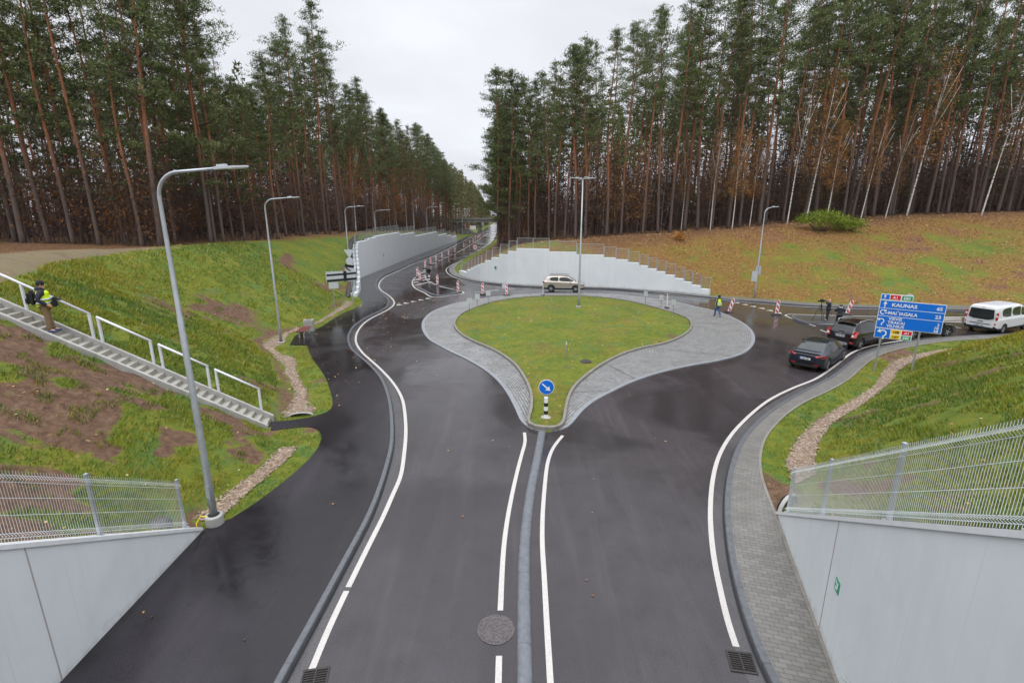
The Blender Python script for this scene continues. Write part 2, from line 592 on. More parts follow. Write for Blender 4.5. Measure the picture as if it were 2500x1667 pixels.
DATA = {"kerbL":[[-4.14,7.11],[-4.07,8.44],[-3.99,10.43],[-3.92,12.11],[-4.0,13.89],[-4.17,15.59],[-4.33,16.72],[-5.07,19.77],[-5.75,21.93],[-6.66,24.21],[-7.79,26.31],[-8.8,27.93],[-9.79,29.55],[-10.63,31.58],[-11.04,32.87],[-11.48,35.02],[-11.62,36.98],[-11.53,39.24],[-11.22,41.02],[-11.01,42.85],[-11.18,44.65],[-11.56,46.47],[-12.44,48.95],[-13.57,51.52],[-14.77,54.43],[-15.74,57.82],[-16.6,62.05],[-16.95,66.16],[-16.73,71.16],[-16.26,85.23],[-15.23,103.71],[-15.1,125.25],[-14.91,157.81],[-14.25,176.66]],"lineL":[[-3.75,7.5],[-3.77,8.42],[-3.74,9.49],[-3.72,10.12],[-3.68,11.11],[-3.62,12.27],[-3.61,13.55],[-3.6,14.47],[-3.8,15.98],[-4.1,17.75],[-4.52,19.61],[-5.04,21.48],[-5.91,23.55],[-6.81,25.27],[-7.89,27.14],[-9.01,29.0],[-9.96,30.96],[-10.56,32.67],[-11.01,34.59],[-11.32,37.15],[-11.25,39.61],[-10.96,41.59],[-10.76,43.76],[-10.97,45.87],[-11.54,47.83],[-12.55,50.34],[-14.08,53.5],[-15.17,56.63],[-16.03,60.62],[-16.56,65.84],[-16.36,70.56],[-16.12,80.7],[-15.18,92.25],[-14.82,100.87],[-14.23,127.09],[-13.8,145.93],[-13.7,177.33]],"lineC":[[-13.01,81.38],[-11.75,99.84],[-10.94,115.15],[-10.2,148.12],[-9.38,194.72]],"edgeR":[[-8.21,84.67],[-6.9,108.26],[-5.72,133.29],[-5.34,160.12],[-6.05,197.04],[-10.56,388.58]],"lineR":[[-8.04,99.84],[-8.88,88.54],[-9.67,79.37],[-9.73,74.45],[-9.31,71.13],[-8.33,67.13],[-6.75,63.13],[-4.77,60.31],[-2.47,58.67],[1.78,56.39],[6.53,55.56],[11.09,54.43],[15.61,51.59],[18.96,48.58],[20.35,47.63],[23.49,45.53],[27.36,43.8],[31.75,42.99],[38.63,42.2],[43.86,42.01]],"kerbR":[[-8.01,98.39],[-8.89,86.79],[-9.39,78.22],[-9.24,73.15],[-8.56,69.08],[-7.4,65.06],[-5.39,61.4],[-2.89,58.92],[0.0,56.9],[3.8,55.57],[7.83,55.08],[11.08,54.37],[15.63,51.64],[19.39,48.82],[20.36,47.68],[22.89,46.47],[27.48,44.03],[31.86,43.17],[38.58,42.19],[44.03,42.21]],"paveRo":[[-8.09,99.41],[-8.6,87.26],[-8.65,78.87],[-8.38,73.37],[-7.03,66.68],[-5.77,63.52],[-4.03,60.6],[-2.49,59.29],[-0.46,57.96],[1.8,56.97],[3.86,56.49],[7.92,55.74],[11.21,55.08],[14.81,53.31],[17.09,52.22],[19.79,49.85],[20.98,49.21],[23.61,48.0],[26.48,46.31],[29.51,44.87],[32.65,44.28],[40.3,44.16],[45.96,44.16]],"lineN":[[4.42,8.0],[4.51,8.6],[4.69,9.39],[4.95,10.43],[5.29,11.53],[5.74,12.76],[6.43,14.35],[7.2,15.82],[8.21,17.35],[9.47,18.92],[11.66,21.25],[13.71,22.92],[15.46,24.16],[17.24,25.78],[18.83,27.34],[20.26,28.78],[22.06,30.2],[23.93,31.22],[25.23,31.76],[27.44,32.63],[30.61,33.23]],"kerbN":[[4.66,7.11],[4.67,7.39],[4.71,7.83],[4.85,8.68],[5.14,9.9],[5.6,11.36],[6.22,12.97],[7.14,14.84],[8.44,16.94],[10.1,18.94],[11.82,20.61],[14.18,22.59],[16.28,24.25],[17.93,25.83],[19.99,27.78],[21.75,29.15],[23.08,30.06],[25.54,31.35],[28.11,32.28],[30.49,32.87],[33.01,33.25],[35.51,33.62]],"paveNo":[[5.82,7.11],[7.35,12.3],[7.79,13.84],[8.22,14.98],[8.69,15.91],[9.47,17.16],[11.13,19.07],[12.8,20.61],[14.94,22.2],[16.91,23.81],[18.81,25.68],[20.75,27.49],[22.97,29.09],[25.77,30.49],[28.3,31.41],[30.58,31.92],[32.18,32.15],[34.28,32.39]],"pathLo":[[-7.93,7.11],[-8.07,11.36],[-7.72,12.09],[-7.43,12.89],[-7.16,13.94],[-6.95,15.23],[-6.93,16.15],[-7.08,17.01],[-7.3,17.51],[-7.65,17.95],[-8.09,18.11],[-8.73,17.95],[-9.33,17.78],[-9.64,18.6],[-9.06,18.7],[-8.2,19.12],[-7.79,19.63],[-7.78,20.17],[-8.13,21.17],[-8.77,22.61],[-9.55,24.22],[-10.62,26.07],[-11.61,27.69],[-12.91,30.35],[-14.08,30.51],[-14.73,32.87],[-14.81,34.27],[-14.42,34.46],[-14.09,34.83],[-14.01,37.02],[-14.05,40.47],[-13.71,42.58],[-13.67,44.59],[-14.01,46.14],[-15.05,48.51],[-15.73,49.37],[-18.22,57.96],[-19.25,62.21],[-18.87,72.25],[-18.63,86.0],[-17.77,108.38],[-15.58,143.82],[-15.7,176.66]],"cl":[[0.48,17.83],[0.5,17.08],[0.35,16.09],[0.1,14.28],[-0.11,12.41],[-0.21,11.05],[-0.24,9.86],[-0.25,8.92]],"cl2":[[-0.25,7.79],[-0.25,7.22],[-0.23,6.2]],"cr":[[1.94,17.56],[1.5,16.58],[1.23,15.52],[1.03,14.0],[0.86,12.34],[0.78,11.17],[0.76,10.02],[0.73,8.83],[0.71,7.79],[0.7,7.22],[0.66,6.2]],"median":[[1.18,17.97],[0.9,15.89],[0.54,13.38],[0.32,11.04],[0.26,9.17],[0.24,7.7],[0.23,7.13],[0.21,6.12]],"island":[[-4.37,37.02],[-4.14,35.38],[-3.43,33.14],[-2.37,31.16],[-1.45,29.85],[-0.51,28.06],[0.19,26.14],[0.61,24.06],[0.85,22.1],[0.83,20.13],[0.63,18.7],[0.64,18.36],[0.82,18.07],[1.3,17.94],[1.8,18.01],[2.01,18.27],[2.24,19.46],[2.49,20.85],[2.98,22.6],[3.98,24.65],[5.33,26.83],[6.75,28.58],[8.15,29.82],[9.54,30.7],[11.01,32.13],[12.25,33.85],[13.22,35.78],[13.8,37.94],[13.67,39.79],[12.59,43.01],[10.72,46.65],[8.17,48.77],[5.22,49.43],[2.76,49.03],[0.34,48.0],[-1.94,45.67],[-3.4,42.67],[-4.21,40.11]],"apron":[[-6.62,35.81],[-6.15,33.99],[-5.48,32.16],[-4.89,31.14],[-3.91,29.54],[-2.63,27.71],[-1.24,25.22],[-0.42,22.94],[0.15,20.29],[0.41,18.81],[0.76,18.13],[1.37,17.91],[1.99,18.1],[2.36,18.59],[3.01,19.99],[3.74,21.16],[4.82,22.42],[5.98,23.67],[7.58,25.02],[9.62,26.3],[11.74,27.35],[13.69,28.68],[15.25,30.6],[16.6,33.15],[17.52,36.14],[17.78,39.16],[17.5,42.05],[16.53,44.09],[15.36,46.7],[13.08,49.12],[10.41,51.01],[7.35,51.57],[3.54,51.57],[0.36,50.62],[-2.0,49.23],[-3.78,47.32],[-5.27,45.68],[-6.21,43.73],[-6.85,41.36],[-6.98,38.89],[-6.87,37.29]],"splL_line":[[-12.96,78.47],[-12.78,69.09],[-12.3,61.9],[-11.78,58.82],[-10.8,55.37],[-9.3,52.28],[-7.75,49.25],[-6.31,50.31],[-5.05,51.99],[-8.17,56.7],[-10.52,61.9],[-11.73,67.14],[-12.4,72.22]],"splL":[[-10.67,56.02],[-9.57,57.4],[-8.01,55.55],[-6.74,53.93],[-5.5,52.4],[-5.71,51.36],[-7.46,49.69],[-8.09,50.4],[-9.42,53.01]],"hatchL":[[[-11.28,57.39,0],[-9.79,60.71,0]],[[-11.85,59.56,0],[-10.61,63.13,0]],[[-12.22,61.5,0],[-11.19,65.3,0]],[[-12.47,64.86,0],[-11.65,66.67,0]],[[-12.66,69.09,0],[-12.28,71.14,0]],[[-12.84,72.22,0],[-12.51,74.46,0]]],"splR_line":[[41.37,39.5],[36.38,39.61],[29.61,39.94],[25.56,40.39],[22.99,40.74],[22.53,40.39],[22.45,39.94],[22.59,37.23],[24.36,36.98],[27.3,36.65],[33.07,35.81]],"splR":[[22.75,39.7],[24.99,39.47],[28.88,38.93],[33.28,38.61],[33.07,38.08],[27.44,36.88],[24.4,37.08],[22.44,37.17]],"hatchR":[[[34.39,39.39,0],[36.24,39.44,0]],[[34.03,38.96,0],[35.78,38.85,0]],[[33.69,38.54,0],[35.27,38.28,0]],[[33.26,38.02,0],[34.74,37.67,0]]],"triL":[[-10.38,45.05,0],[-9.92,45.85,0],[-9.42,46.78,0],[-8.87,47.64,0],[-8.3,48.48,0]],"triR":[[21.09,46.09,0],[21.44,45.15,0],[21.78,44.25,0],[22.11,43.32,0],[22.32,42.3,0],[22.53,41.27,0]],"dash":[[[-3.93,52.4,0],[-1.48,53.84,0]],[[-2.52,53.49,0],[-1.48,54.01,0]],[[-0.35,54.36,0],[0.38,54.71,0]],[[1.26,54.89,0],[2.15,55.16,0]],[[22.59,37.23,0],[22.64,36.27,0]],[[22.31,35.14,0],[22.29,34.29,0]]],"boards":[[-12.31,65.09,0.05],[-11.25,60.89,0.05],[-8.45,56.36,0.05],[-5.71,52.44,0.05],[-3.0,50.72,0.05],[-0.56,50.12,0.05]],"brow":[[-12.98,74.94,0.05],[-13.01,80.36,0.05],[-12.86,85.21,0.05],[-12.61,90.85,0.05],[-12.17,96.86,0.05],[-11.77,103.94,0.05],[-11.18,117.8,0.05],[-10.9,130.4,0.05],[-10.65,138.91,0.05],[-10.55,145.95,0.05],[-10.42,153.24,0.05],[-10.46,159.2,0.05],[-10.47,164.53,0.05],[-10.54,172.6,0.05]],"bright":[[18.31,41.44,0.05],[21.84,40.44,0.05],[27.3,39.98,0.05]],"bedge":[[3.12,49.82,0.1],[13.62,43.23,0.1]],"markL":[[-3.5,40.54,0.2],[-3.02,42.99,0.2],[-2.15,44.79,0.2]],"markR":[[12.11,44.79,0.2],[12.92,42.71,0.2],[13.13,40.04,0.2]],"wallR":[[-6.96,66.0,-5.77,63.5,0.75],[-5.77,63.5,-5.23,62.61,1.13],[-5.23,62.61,-4.79,61.88,1.42],[-4.79,61.88,-4.31,61.09,1.68],[-4.31,61.09,-3.83,60.45,1.96],[-3.83,60.45,-3.25,59.96,2.21],[-3.25,59.96,-2.45,59.29,2.62],[-2.45,59.29,-1.53,58.69,3.03],[-1.53,58.69,-0.49,58.01,3.45],[-0.49,58.01,0.5,57.56,3.86],[0.5,57.56,4.14,56.45,4.2],[4.14,56.45,7.12,55.89,3.91],[7.12,55.89,10.07,55.32,3.65],[10.07,55.32,11.32,55.04,3.36],[11.32,55.04,12.5,54.46,3.2],[12.5,54.46,13.6,53.91,2.93],[13.6,53.91,14.46,53.49,2.65],[14.46,53.49,15.29,53.08,2.37],[15.29,53.08,16.13,52.68,2.11],[16.13,52.68,17.01,52.26,1.8],[17.01,52.26,17.74,51.65,1.5],[17.74,51.65,18.37,51.09,1.22],[18.37,51.09,19.09,50.46,0.95],[19.09,50.46,19.79,49.85,0.67]],"wallL":[[-19.21,63.26,-19.04,67.69,4.56],[-19.04,67.69,-18.92,70.86,4.75],[-18.92,70.86,-18.65,85.16,4.91],[-18.65,85.16,-18.24,96.08,4.46],[-18.24,96.08,-17.19,117.65,3.73],[-17.19,117.65,-16.49,128.97,2.81],[-16.49,128.97,-16.07,135.8,2.17],[-16.07,135.8,-15.58,143.82,1.6]],"gLo":[[-15.58,35.3],[-15.63,34.0],[-16.08,32.61],[-15.82,30.73],[-13.88,28.0],[-12.58,26.35],[-11.72,24.67],[-10.83,23.18],[-9.96,21.53],[-9.68,20.5],[-9.57,19.42],[-9.36,18.98]],"gLi":[[-14.85,34.36],[-15.39,33.64],[-14.73,31.03],[-14.64,29.58],[-13.57,28.26],[-12.61,27.51],[-11.71,25.7],[-10.77,23.9],[-9.65,22.0],[-9.05,20.64],[-8.42,19.95],[-8.37,19.55]],"gUo":[[-14.98,35.89],[-14.9,38.43],[-15.13,41.87],[-15.25,44.11],[-15.68,46.27]],"gUi":[[-14.69,35.49],[-14.64,37.98],[-14.57,40.83],[-14.53,43.53],[-15.01,46.27]],"gBo":[[-8.65,12.0],[-8.59,12.84],[-8.45,13.6],[-8.25,14.64],[-8.23,15.83],[-8.22,16.31]],"gBi":[[-7.99,11.86],[-8.05,12.6],[-7.98,13.34],[-7.82,14.49],[-7.7,15.49],[-7.75,16.37]],"gNi":[[8.72,13.81],[9.21,15.13],[10.46,16.8],[12.07,18.41],[13.81,19.86],[16.0,21.52],[17.77,23.03],[19.52,24.99],[21.68,27.01],[23.58,28.14],[26.02,29.2]],"gNo":[[9.71,14.4],[10.49,15.72],[11.66,17.27],[12.87,18.55],[14.8,20.01],[17.02,21.88],[18.98,23.65],[20.76,25.47],[22.71,27.01],[24.97,28.43],[26.96,29.51]]}
def A(k): return np.array(DATA[k], float)

# ------------------------------------------------------------------ road layout (metres; camera above the origin, y ahead)
kerbL = smooth_line(catmull(np.vstack([[[-4.2, 1.5]], A('kerbL'), [[-13.6, 200], [-13.2, 390]]]), .35), 4)
kerbR = smooth_line(catmull(A('kerbR'), .35), 3)
kerbN = smooth_line(catmull(np.vstack([[[4.7, 1.5]], A('kerbN'), [[45, 34.6], [72, 35.2]]]), .35), 4)
paveRo = catmull(A('paveRo'), .4)
paveNo = smooth_line(catmull(np.vstack([[[4.2, 1.5]], A('paveNo'), [[45, 33.2], [72, 33.6]]]), .4), 2)
edgeR = A('edgeR')
pathLo = A('pathLo')
LEFT = [tuple(p) for p in kerbL]
RIGHT_FAR = [(-10.4, 390), (-6.05, 197), (-5.34, 160), (-5.72, 133), (-6.9, 108)]
road_poly = np.array(LEFT + RIGHT_FAR + [tuple(p) for p in kerbR] + [(72, 41.5), (72, 35.2)] + [tuple(p) for p in kerbN[::-1]])

# walls: front-face foot stations with stepped tops
WR = DATA['wallR']
WLraw = DATA['wallL']
near = [(-15.35, 48.9, .45), (-15.55, 50.3, .8), (-15.85, 51.6, 1.15), (-16.15, 52.9, 1.5), (-16.5, 54.2, 1.85), (-16.9, 55.5, 2.2),
        (-17.3, 56.8, 2.55), (-17.65, 57.9, 2.9), (-18.0, 59.0, 3.25), (-18.35, 60.1, 3.6), (-18.7, 61.3, 4.0), (-18.95, 62.3, 4.3), (-19.21, 63.4, 0)]
WL = []
for a, b in zip(near[:-1], near[1:]): WL.append([a[0], a[1], b[0], b[1], a[2]])
WLf = [list(r) for r in WLraw]; WLf[0][0], WLf[0][1] = -19.21, 63.4
WL += WLf
# ---- toes of the slopes (x, y, base height)
toeL = [(-8.3, 11.6, 0.1), (-8.65, 12.0, .1), (-8.55, 13.2, .1), (-8.3, 14.6, .1), (-8.35, 16.3, .1), (-9.3, 17.6, .1), (-9.75, 18.6, .1), (-9.7, 19.6, .1), (-9.75, 20.5, .1), (-10.1, 21.5, .1), (-10.9, 23.2, .1),
        (-11.8, 24.7, .1), (-12.7, 26.3, .1), (-14.0, 28.0, .1), (-15.9, 30.7, .1), (-16.2, 32.6, .1), (-15.7, 34.0, .1), (-15.3, 36.0, .1), (-15.15, 38.4, .1), (-15.3, 41.9, .1), (-15.4, 44.1, .1), (-15.9, 47.0, .1)]
for i, r in enumerate(WL):
    toeL.append((r[0] - .75, r[1], max(.1, r[4] - .25)))
toeL += [(-16.3, 144, 1.2), (-17.3, 156, .3), (-18.5, 170, .2), (-19, 200, .2), (-17, 390, .2)]
polyL = [(-200, -40), (-8.25, -40), (-8.3, 11.6)] + [(t[0], t[1]) for t in toeL[1:]] + [(-200, 390)]
toeR = [(-8.5, 390, 0), (-4.6, 197, 0.), (-3.9, 160, 0.), (-4.4, 133, 0.), (-5.6, 108, 0.), (-6.6, 98, .1), (-7.4, 86, .1), (-7.3, 74, .1), (-6.75, 67.4, .3)]
for i, r in enumerate(WR):
    toeR.append((r[0] + .25, r[1] + .55, max(.1, r[4] - .2)))
toeR += [(20.1, 50.35, .3), (21.2, 49.5, .1), (23.8, 48.3, .1), (26.6, 46.8, .1), (29.6, 45.3, .1), (32.7, 44.7, .1), (40.3, 44.5, .1), (46, 44.5, .1), (80, 44.8, .1), (260, 50, .1)]
polyR = [(t[0], t[1]) for t in toeR] + [(260, 390)]
toeN = [(7.7, 12.55, .1), (8.9, 12.9, .1), (9.75, 14.3, .1), (10.5, 15.7, .1), (11.7, 17.2, .1), (12.9, 18.5, .1), (14.8, 19.95, .1), (17.0, 21.8, .1), (19.0, 23.6, .1), (20.8, 25.4, .1), (22.7, 26.95, .1), (25, 28.35, .1),
        (27.0, 29.4, .1), (29.5, 30.6, .1), (32, 31.6, .1), (35, 32.1, .1), (45, 32.7, .1), (72, 33, .1), (260, 34, .1)]
polyN = [(260, -40), (4.0, -40), (4.2, .5), (5.25, 4.26), (7.7, 12.45)] + [(t[0], t[1]) for t in toeN] 
def smin(a, b, k):
    h = np.clip(.5 + .5 * (b - a) / k, 0, 1)
    return b * (1 - h) + a * h - k * h * (1 - h)
def z_of(idx, toe):
    z = np.array([t[2] for t in toe])
    return np.interp(idx, np.arange(len(z)), z)
def terrain(px, py, info=False):
    px = np.asarray(px, float); py = np.asarray(py, float)
    d, _ = seg_dist(px, py, np.vstack([road_poly[::2], road_poly[:1]]))
    ins = in_poly(px, py, road_poly)
    sd = np.where(ins, -d, d)
    z = np.clip(sd * .35, -.10, .10)
    z = np.where(py < 2, -.1, z)
    slope = np.zeros(px.shape)
    # left
    m = in_poly(px, py, polyL)
    dl, il = seg_dist(px, py, toeL)
    hL = np.interp(py, [0, 27, 35, 50, 66, 85, 100, 120, 140, 160, 200, 400], [6.1, 6.0, 5.65, 5.5, 5.35, 5.1, 4.6, 3.9, 2.9, 2.3, 2.0, 2.0])
    hL = hL + .02 * np.clip(-px - 40, 0, 200) + .5 * (fbm(px, py, 14, 5, 3) - .5)
    kL = np.interp(py, [0, 50, 56, 400], [.62, .60, .5, .4])
    zl = smin(z_of(il, toeL) + kL * dl, np.maximum(hL, z_of(il, toeL) + .05), .9)
    slope = np.where(m, dl, slope)
    z = np.where(m, zl, z)
    # right far
    m2 = in_poly(px, py, polyR)
    dr, ir = seg_dist(px, py, toeR)
    hR = np.interp(px, [-20, -3, 8, 20, 33, 45, 60, 80, 200], [3.2, 3.6, 4.9, 5.5, 6.5, 7.1, 7.8, 8.5, 9.5])
    hR = np.where(px < 6, np.interp(py, [50, 70, 100, 400], [1.25, 1.0, .8, .7]) * hR, hR)
    hR = hR + .5 * (fbm(px, py, 16, 9, 3) - .5)
    kR = np.interp(px, [-5, 10, 22, 45, 80], [.42, .45, .42, .30, .30])
    zr = smin(z_of(ir, toeR) + kR * dr, np.maximum(hR, z_of(ir, toeR) + .05), 1.2)
    z = np.where(m2, zr, z)
    slope = np.where(m2, dr, slope)
    # right near
    m3 = in_poly(px, py, polyN)
    dn, i_n = seg_dist(px, py, toeN)
    zn = smin(z_of(i_n, toeN) + .62 * dn, np.full(px.shape, 6.6), .8)
    z = np.where(m3, zn, z)
    slope = np.where(m3, dn, slope)
    # island mound
    mi = in_poly(px, py, ISL)
    di, _ = seg_dist(px, py, np.vstack([ISL, ISL[:1]]))
    z = np.where(mi, .13 + .35 * (1 - np.exp(-di / 5.0)) , z)
    bumps = (fbm(px, py, 1.4, 21, 4) - .5) * .17 + (fbm(px, py, 5, 31, 3) - .5) * .4
    z = z + bumps * np.clip((slope - .2) / 2.0, 0, 1)
    z = z + np.where(mi, (fbm(px, py, .9, 3, 3) - .5) * .07 * np.clip(di, 0, 1), 0)
    sx, sy = px + 9.62, py - 17.95
    s_ = sx * -.974 + sy * -.225; t_ = sx * -.225 + sy * .974
    line_ = .1 + s_ * .629
    instair = (s_ > -.1) & (s_ < 9.9) & (t_ > -.05) & (t_ < 1.08)
    nearst = (s_ > -.1) & (s_ < 9.9) & (t_ > -.8) & (t_ < 1.8)
    wgt = np.clip(1 - np.maximum(np.abs(t_ - .5) - .55, 0) / .8, 0, 1)
    z = np.where(nearst, z * (1 - wgt) + (line_ + .06) * wgt, z)
    z = np.where(instair, np.minimum(z, line_ - .42), z)
    if info: return z, m, m2, m3, mi, slope, sd
    return z
ISL = smooth_line(catmull(A('island'), .5, True), 1)

def ground_masks(px, py, info):
    z, m, m2, m3, mi, slope, sd = info
    one = np.zeros(px.shape)
    n1 = fbm(px, py, 3.2, 41, 4); n2 = fbm(px, py, 7.5, 51, 3); n3 = fbm(px, py, 1.1, 61, 3)
    soil = np.clip((n1 - .60) * 7, 0, 1) * .8
    # bare patches of the young slope, left foreground
    fg = m & (py < 19) 
    nf = fbm(px, py, 1.7, 43, 4); n5 = fbm(px, py, .8, 47, 3); soil = np.where(fg, np.clip((nf * .45 + n1 * .20 + n5 * .35 - .485 + .012 * np.clip(-px - 12, 0, 4)) * 12, 0, 1), soil)
    st = m & (py > 18) & (py < 47)
    soil = np.where(st, np.clip((n1 * .5 + n2 * .2 + n3 * .3 - .625) * 9, 0, .9), soil)
    # bare band on the upper slope near the second lamp
    band = np.exp(-((px + 19.3) / 2.2) ** 2 - ((py - 31) / 5.5) ** 2)
    soil = np.where(m, np.clip(soil + band * np.clip((n3 - .35) * 4, 0, 1), 0, 1), soil)
    toe = np.exp(-np.maximum(slope, 0) / .55) * (slope > 0) * (m | m3)
    soil = np.clip(soil + np.where(m, toe * np.clip((n2 - .3) * 4, 0, 1.0), toe * .4), 0, 1)
    soil = np.where(m3, np.clip((n1 * .35 + n3 * .65 - .60) * 7, 0, .8), soil)
    soil = np.where(mi, np.clip((fbm(px, py, 1.6, 77, 4) * .6 + fbm(px, py, .4, 78, 2) * .4 - .48) * 4, 0, .42), soil)
    tr = np.exp(-((np.hypot((px - 12.0) / 1.4, (py - 34.6)) - 2.2) / .35) ** 2) * (fbm(px, py, 1, 4, 2) > .42)
    soil = np.where(mi, np.clip(soil + tr * .9 * (px > 9.5), 0, 1), soil)
    # plateau: sandy track on the left top, forest floor further out
    plat = m & (z > 5.35) & (py < 44)
    leaves = np.clip((n1 - .5) * .5, 0, .05)
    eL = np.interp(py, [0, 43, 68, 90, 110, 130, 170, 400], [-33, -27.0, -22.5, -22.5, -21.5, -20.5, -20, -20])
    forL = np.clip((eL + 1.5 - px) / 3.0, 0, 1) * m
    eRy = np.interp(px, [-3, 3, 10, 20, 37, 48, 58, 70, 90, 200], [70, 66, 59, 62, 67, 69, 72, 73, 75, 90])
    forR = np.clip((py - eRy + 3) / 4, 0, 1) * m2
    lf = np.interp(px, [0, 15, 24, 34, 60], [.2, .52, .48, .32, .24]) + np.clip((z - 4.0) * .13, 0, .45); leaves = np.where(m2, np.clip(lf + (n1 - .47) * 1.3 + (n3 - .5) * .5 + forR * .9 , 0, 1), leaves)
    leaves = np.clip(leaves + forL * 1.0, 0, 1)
    leaves = np.where(m3, np.clip((n3 - .62) * .5, 0, .06), leaves)
    leaves = np.where(mi, np.clip(.02 + .34 * (fbm(px, py, 2.2, 19, 3) - .35), 0, .2), leaves)
    dirt = np.clip((z - 5.55) * 4, 0, 1) * plat
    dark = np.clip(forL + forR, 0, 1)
    return soil, leaves, np.where(plat, dirt, 0), dark

def axis(parts):
    out = []
    for a, b, s in parts: out += list(np.arange(a, b, s))
    return np.array(out + [parts[-1][1]])
TG = {}
def TI(key, x, y):
    xs, ys, G_ = TG['xs'], TG['ys'], TG[key]
    x = np.asarray(x, float); y = np.asarray(y, float)
    i = np.clip(np.searchsorted(xs, x) - 1, 0, len(xs) - 2); j = np.clip(np.searchsorted(ys, y) - 1, 0, len(ys) - 2)
    u = np.clip((x - xs[i]) / (xs[i + 1] - xs[i]), 0, 1); v = np.clip((y - ys[j]) / (ys[j + 1] - ys[j]), 0, 1)
    return (G_[j, i] * (1 - u) + G_[j, i + 1] * u) * (1 - v) + (G_[j + 1, i] * (1 - u) + G_[j + 1, i + 1] * u) * v
def Tz(x, y): return float(TI('z', x, y))
def build_terrain():
    xs = axis([(-600, -160, 40), (-160, -80, 4), (-80, -34, 1.2), (-34, -22, .5), (-22, 36, .25), (36, 60, .6), (60, 110, 2), (110, 200, 6), (200, 600, 40)])
    ys = axis([(-60, 0, 3), (0, 76, .25), (76, 120, .6), (120, 200, 1.5), (200, 390, 5), (390, 900, 40)])
    X, Y = np.meshgrid(xs, ys)
    info = terrain(X, Y, True)
    Z = info[0]
    soil, leaves, dirt, dark = ground_masks(X, Y, info)
    TG.update(xs=xs, ys=ys, z=Z, m=info[1].astype(float), m2=info[2].astype(float), m3=info[3].astype(float), slope=info[5], sd=info[6])
    V = np.stack([X.ravel(), Y.ravel(), Z.ravel()], 1)
    ny, nx = X.shape
    I = np.arange(ny * nx).reshape(ny, nx)
    F = np.stack([I[:-1, :-1].ravel(), I[:-1, 1:].ravel(), I[1:, 1:].ravel(), I[1:, :-1].ravel()], 1)
    cols = np.stack([soil.ravel(), leaves.ravel(), dirt.ravel(), dark.ravel()], 1)
    m = Mt('ground_cover')
    at = m.attr('mask')
    s3 = m.sep(at.outputs['Color'])
    big = m.noise(.35, 4, .6); mid = m.noise(2.6, 5, .65); fine = m.noise(16, 4, .7)
    g = m.ramp(m.mix(.45, mid, big), [(.30, (.055, .092, .010)), (.44, (.100, .140, .012)), (.56, (.170, .180, .016)), (.68, (.25, .20, .032))])
    g = m.mix(m.mr(fine, .35, .75, 0, .55), g, (.055, .085, .010))
    g = m.mix(m.mr(m.noise(.9, 3, .6, .5), .52, .66, 0, .55), g, (.055, .145, .040))
    soilc = m.ramp(m.noise(5, 5, .7), [(.3, (.075, .040, .024)), (.5, (.13, .074, .045)), (.72, (.20, .125, .080))])
    f = m.mr(m.math('ADD', s3[0], m.mr(fine, .3, .7, -.22, .22)), .38, .6, 0, 1, True)
    g = m.mix(m.mr(s3[1], .05, .5, 0, .75), g, (.20, .115, .018))
    c = m.mix(f, g, soilc)
    dirtc = m.ramp(m.noise(1.2, 5, .7, 0, m.coord('Object', (.35, 2.2, 1))), [(.3, (.11, .085, .05)), (.5, (.19, .145, .088)), (.7, (.155, .15, .05))])
    c = m.mix(m.mr(m.math('ADD', s3[2], m.mr(mid, .3, .7, -.2, .2)), .3, .7, 0, 1, True), c, dirtc)
    # fallen leaves: speckles of orange over brown
    vcell = m.vor(13, 'Color'); vs = m.sep(vcell)
    leafc = m.ramp(vs[0], [(0, (.085, .045, .020)), (.4, (.14, .060, .024)), (.65, (.20, .085, .030)), (.86, (.29, .14, .048)), (1, (.40, .25, .12))])
    sel = m.math('ADD', s3[1], m.mr(vs[1], 0, 1, -.5, .5))
    c = m.mix(m.mr(sel, .49, .56, 0, .93), c, leafc)
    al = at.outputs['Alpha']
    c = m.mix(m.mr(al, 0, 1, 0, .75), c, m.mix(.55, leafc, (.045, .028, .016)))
    h = m.mix(.5, fine, m.noise(45, 3, .7))
    m.bump(h, .9, .06)
    m.set(c, .85, spec=.25)
    MAT['ground'] = m.m
    o = npmesh('terrain', V, F, m.m, smooth=True, cols=cols)
    tag(o, kind='structure')
    return o
build_terrain()

# ------------------------------------------------------------------ road surfaces
def S(o): return tag(o, kind='structure')
S(flat_poly('road', [(-40, -12), (90, -12), (90, 108), (-40, 108)], 0, MAT['road']))
far = [p for p in road_poly if p[1] > 107]
fl = [tuple(p) for p in kerbL if p[1] > 107.5]
S(flat_poly('road', [(-40, 108), (2, 108)] + [(2, 390), (-40, 390)], 0, MAT['road']))
# left footpath (raised), from the kerb out to the verge
kl = [tuple(p) for p in kerbL if p[1] < 178]
off = normals2(kerbL)
kin = np.array([kerbL[i] + off[i] * .06 for i in range(len(kerbL)) if kerbL[i][1] < 177])
po = [(-8.1, 1.5)] + [tuple(p) for p in pathLo[1:]]
Pp = smooth_line(catmull(pathLo[4:10], .4), 1)
outer = [(-8.25, 1.5), (-8.25, 7.1), (-8.3, 11.45)] + [tuple(p) for p in catmull(pathLo[2:12], .4)] + [tuple(p) for p in pathLo[12:14]] + [tuple(p) for p in catmull(pathLo[14:23], .4)] + [tuple(pathLo[23])] + [tuple(p) for p in pathLo[24:27]] + [tuple(p) for p in catmull(pathLo[27:35], .4)] + [(-15.6, 49.9)] + [(r[2] + .03, r[3]) for r in WL] + [(-15.55, 150), (-15.2, 177)]
path_poly = outer + [tuple(p) for p in kin[::-1]]
S(flat_poly('footpath', path_poly, .125, MAT['path'], skirt=.16))
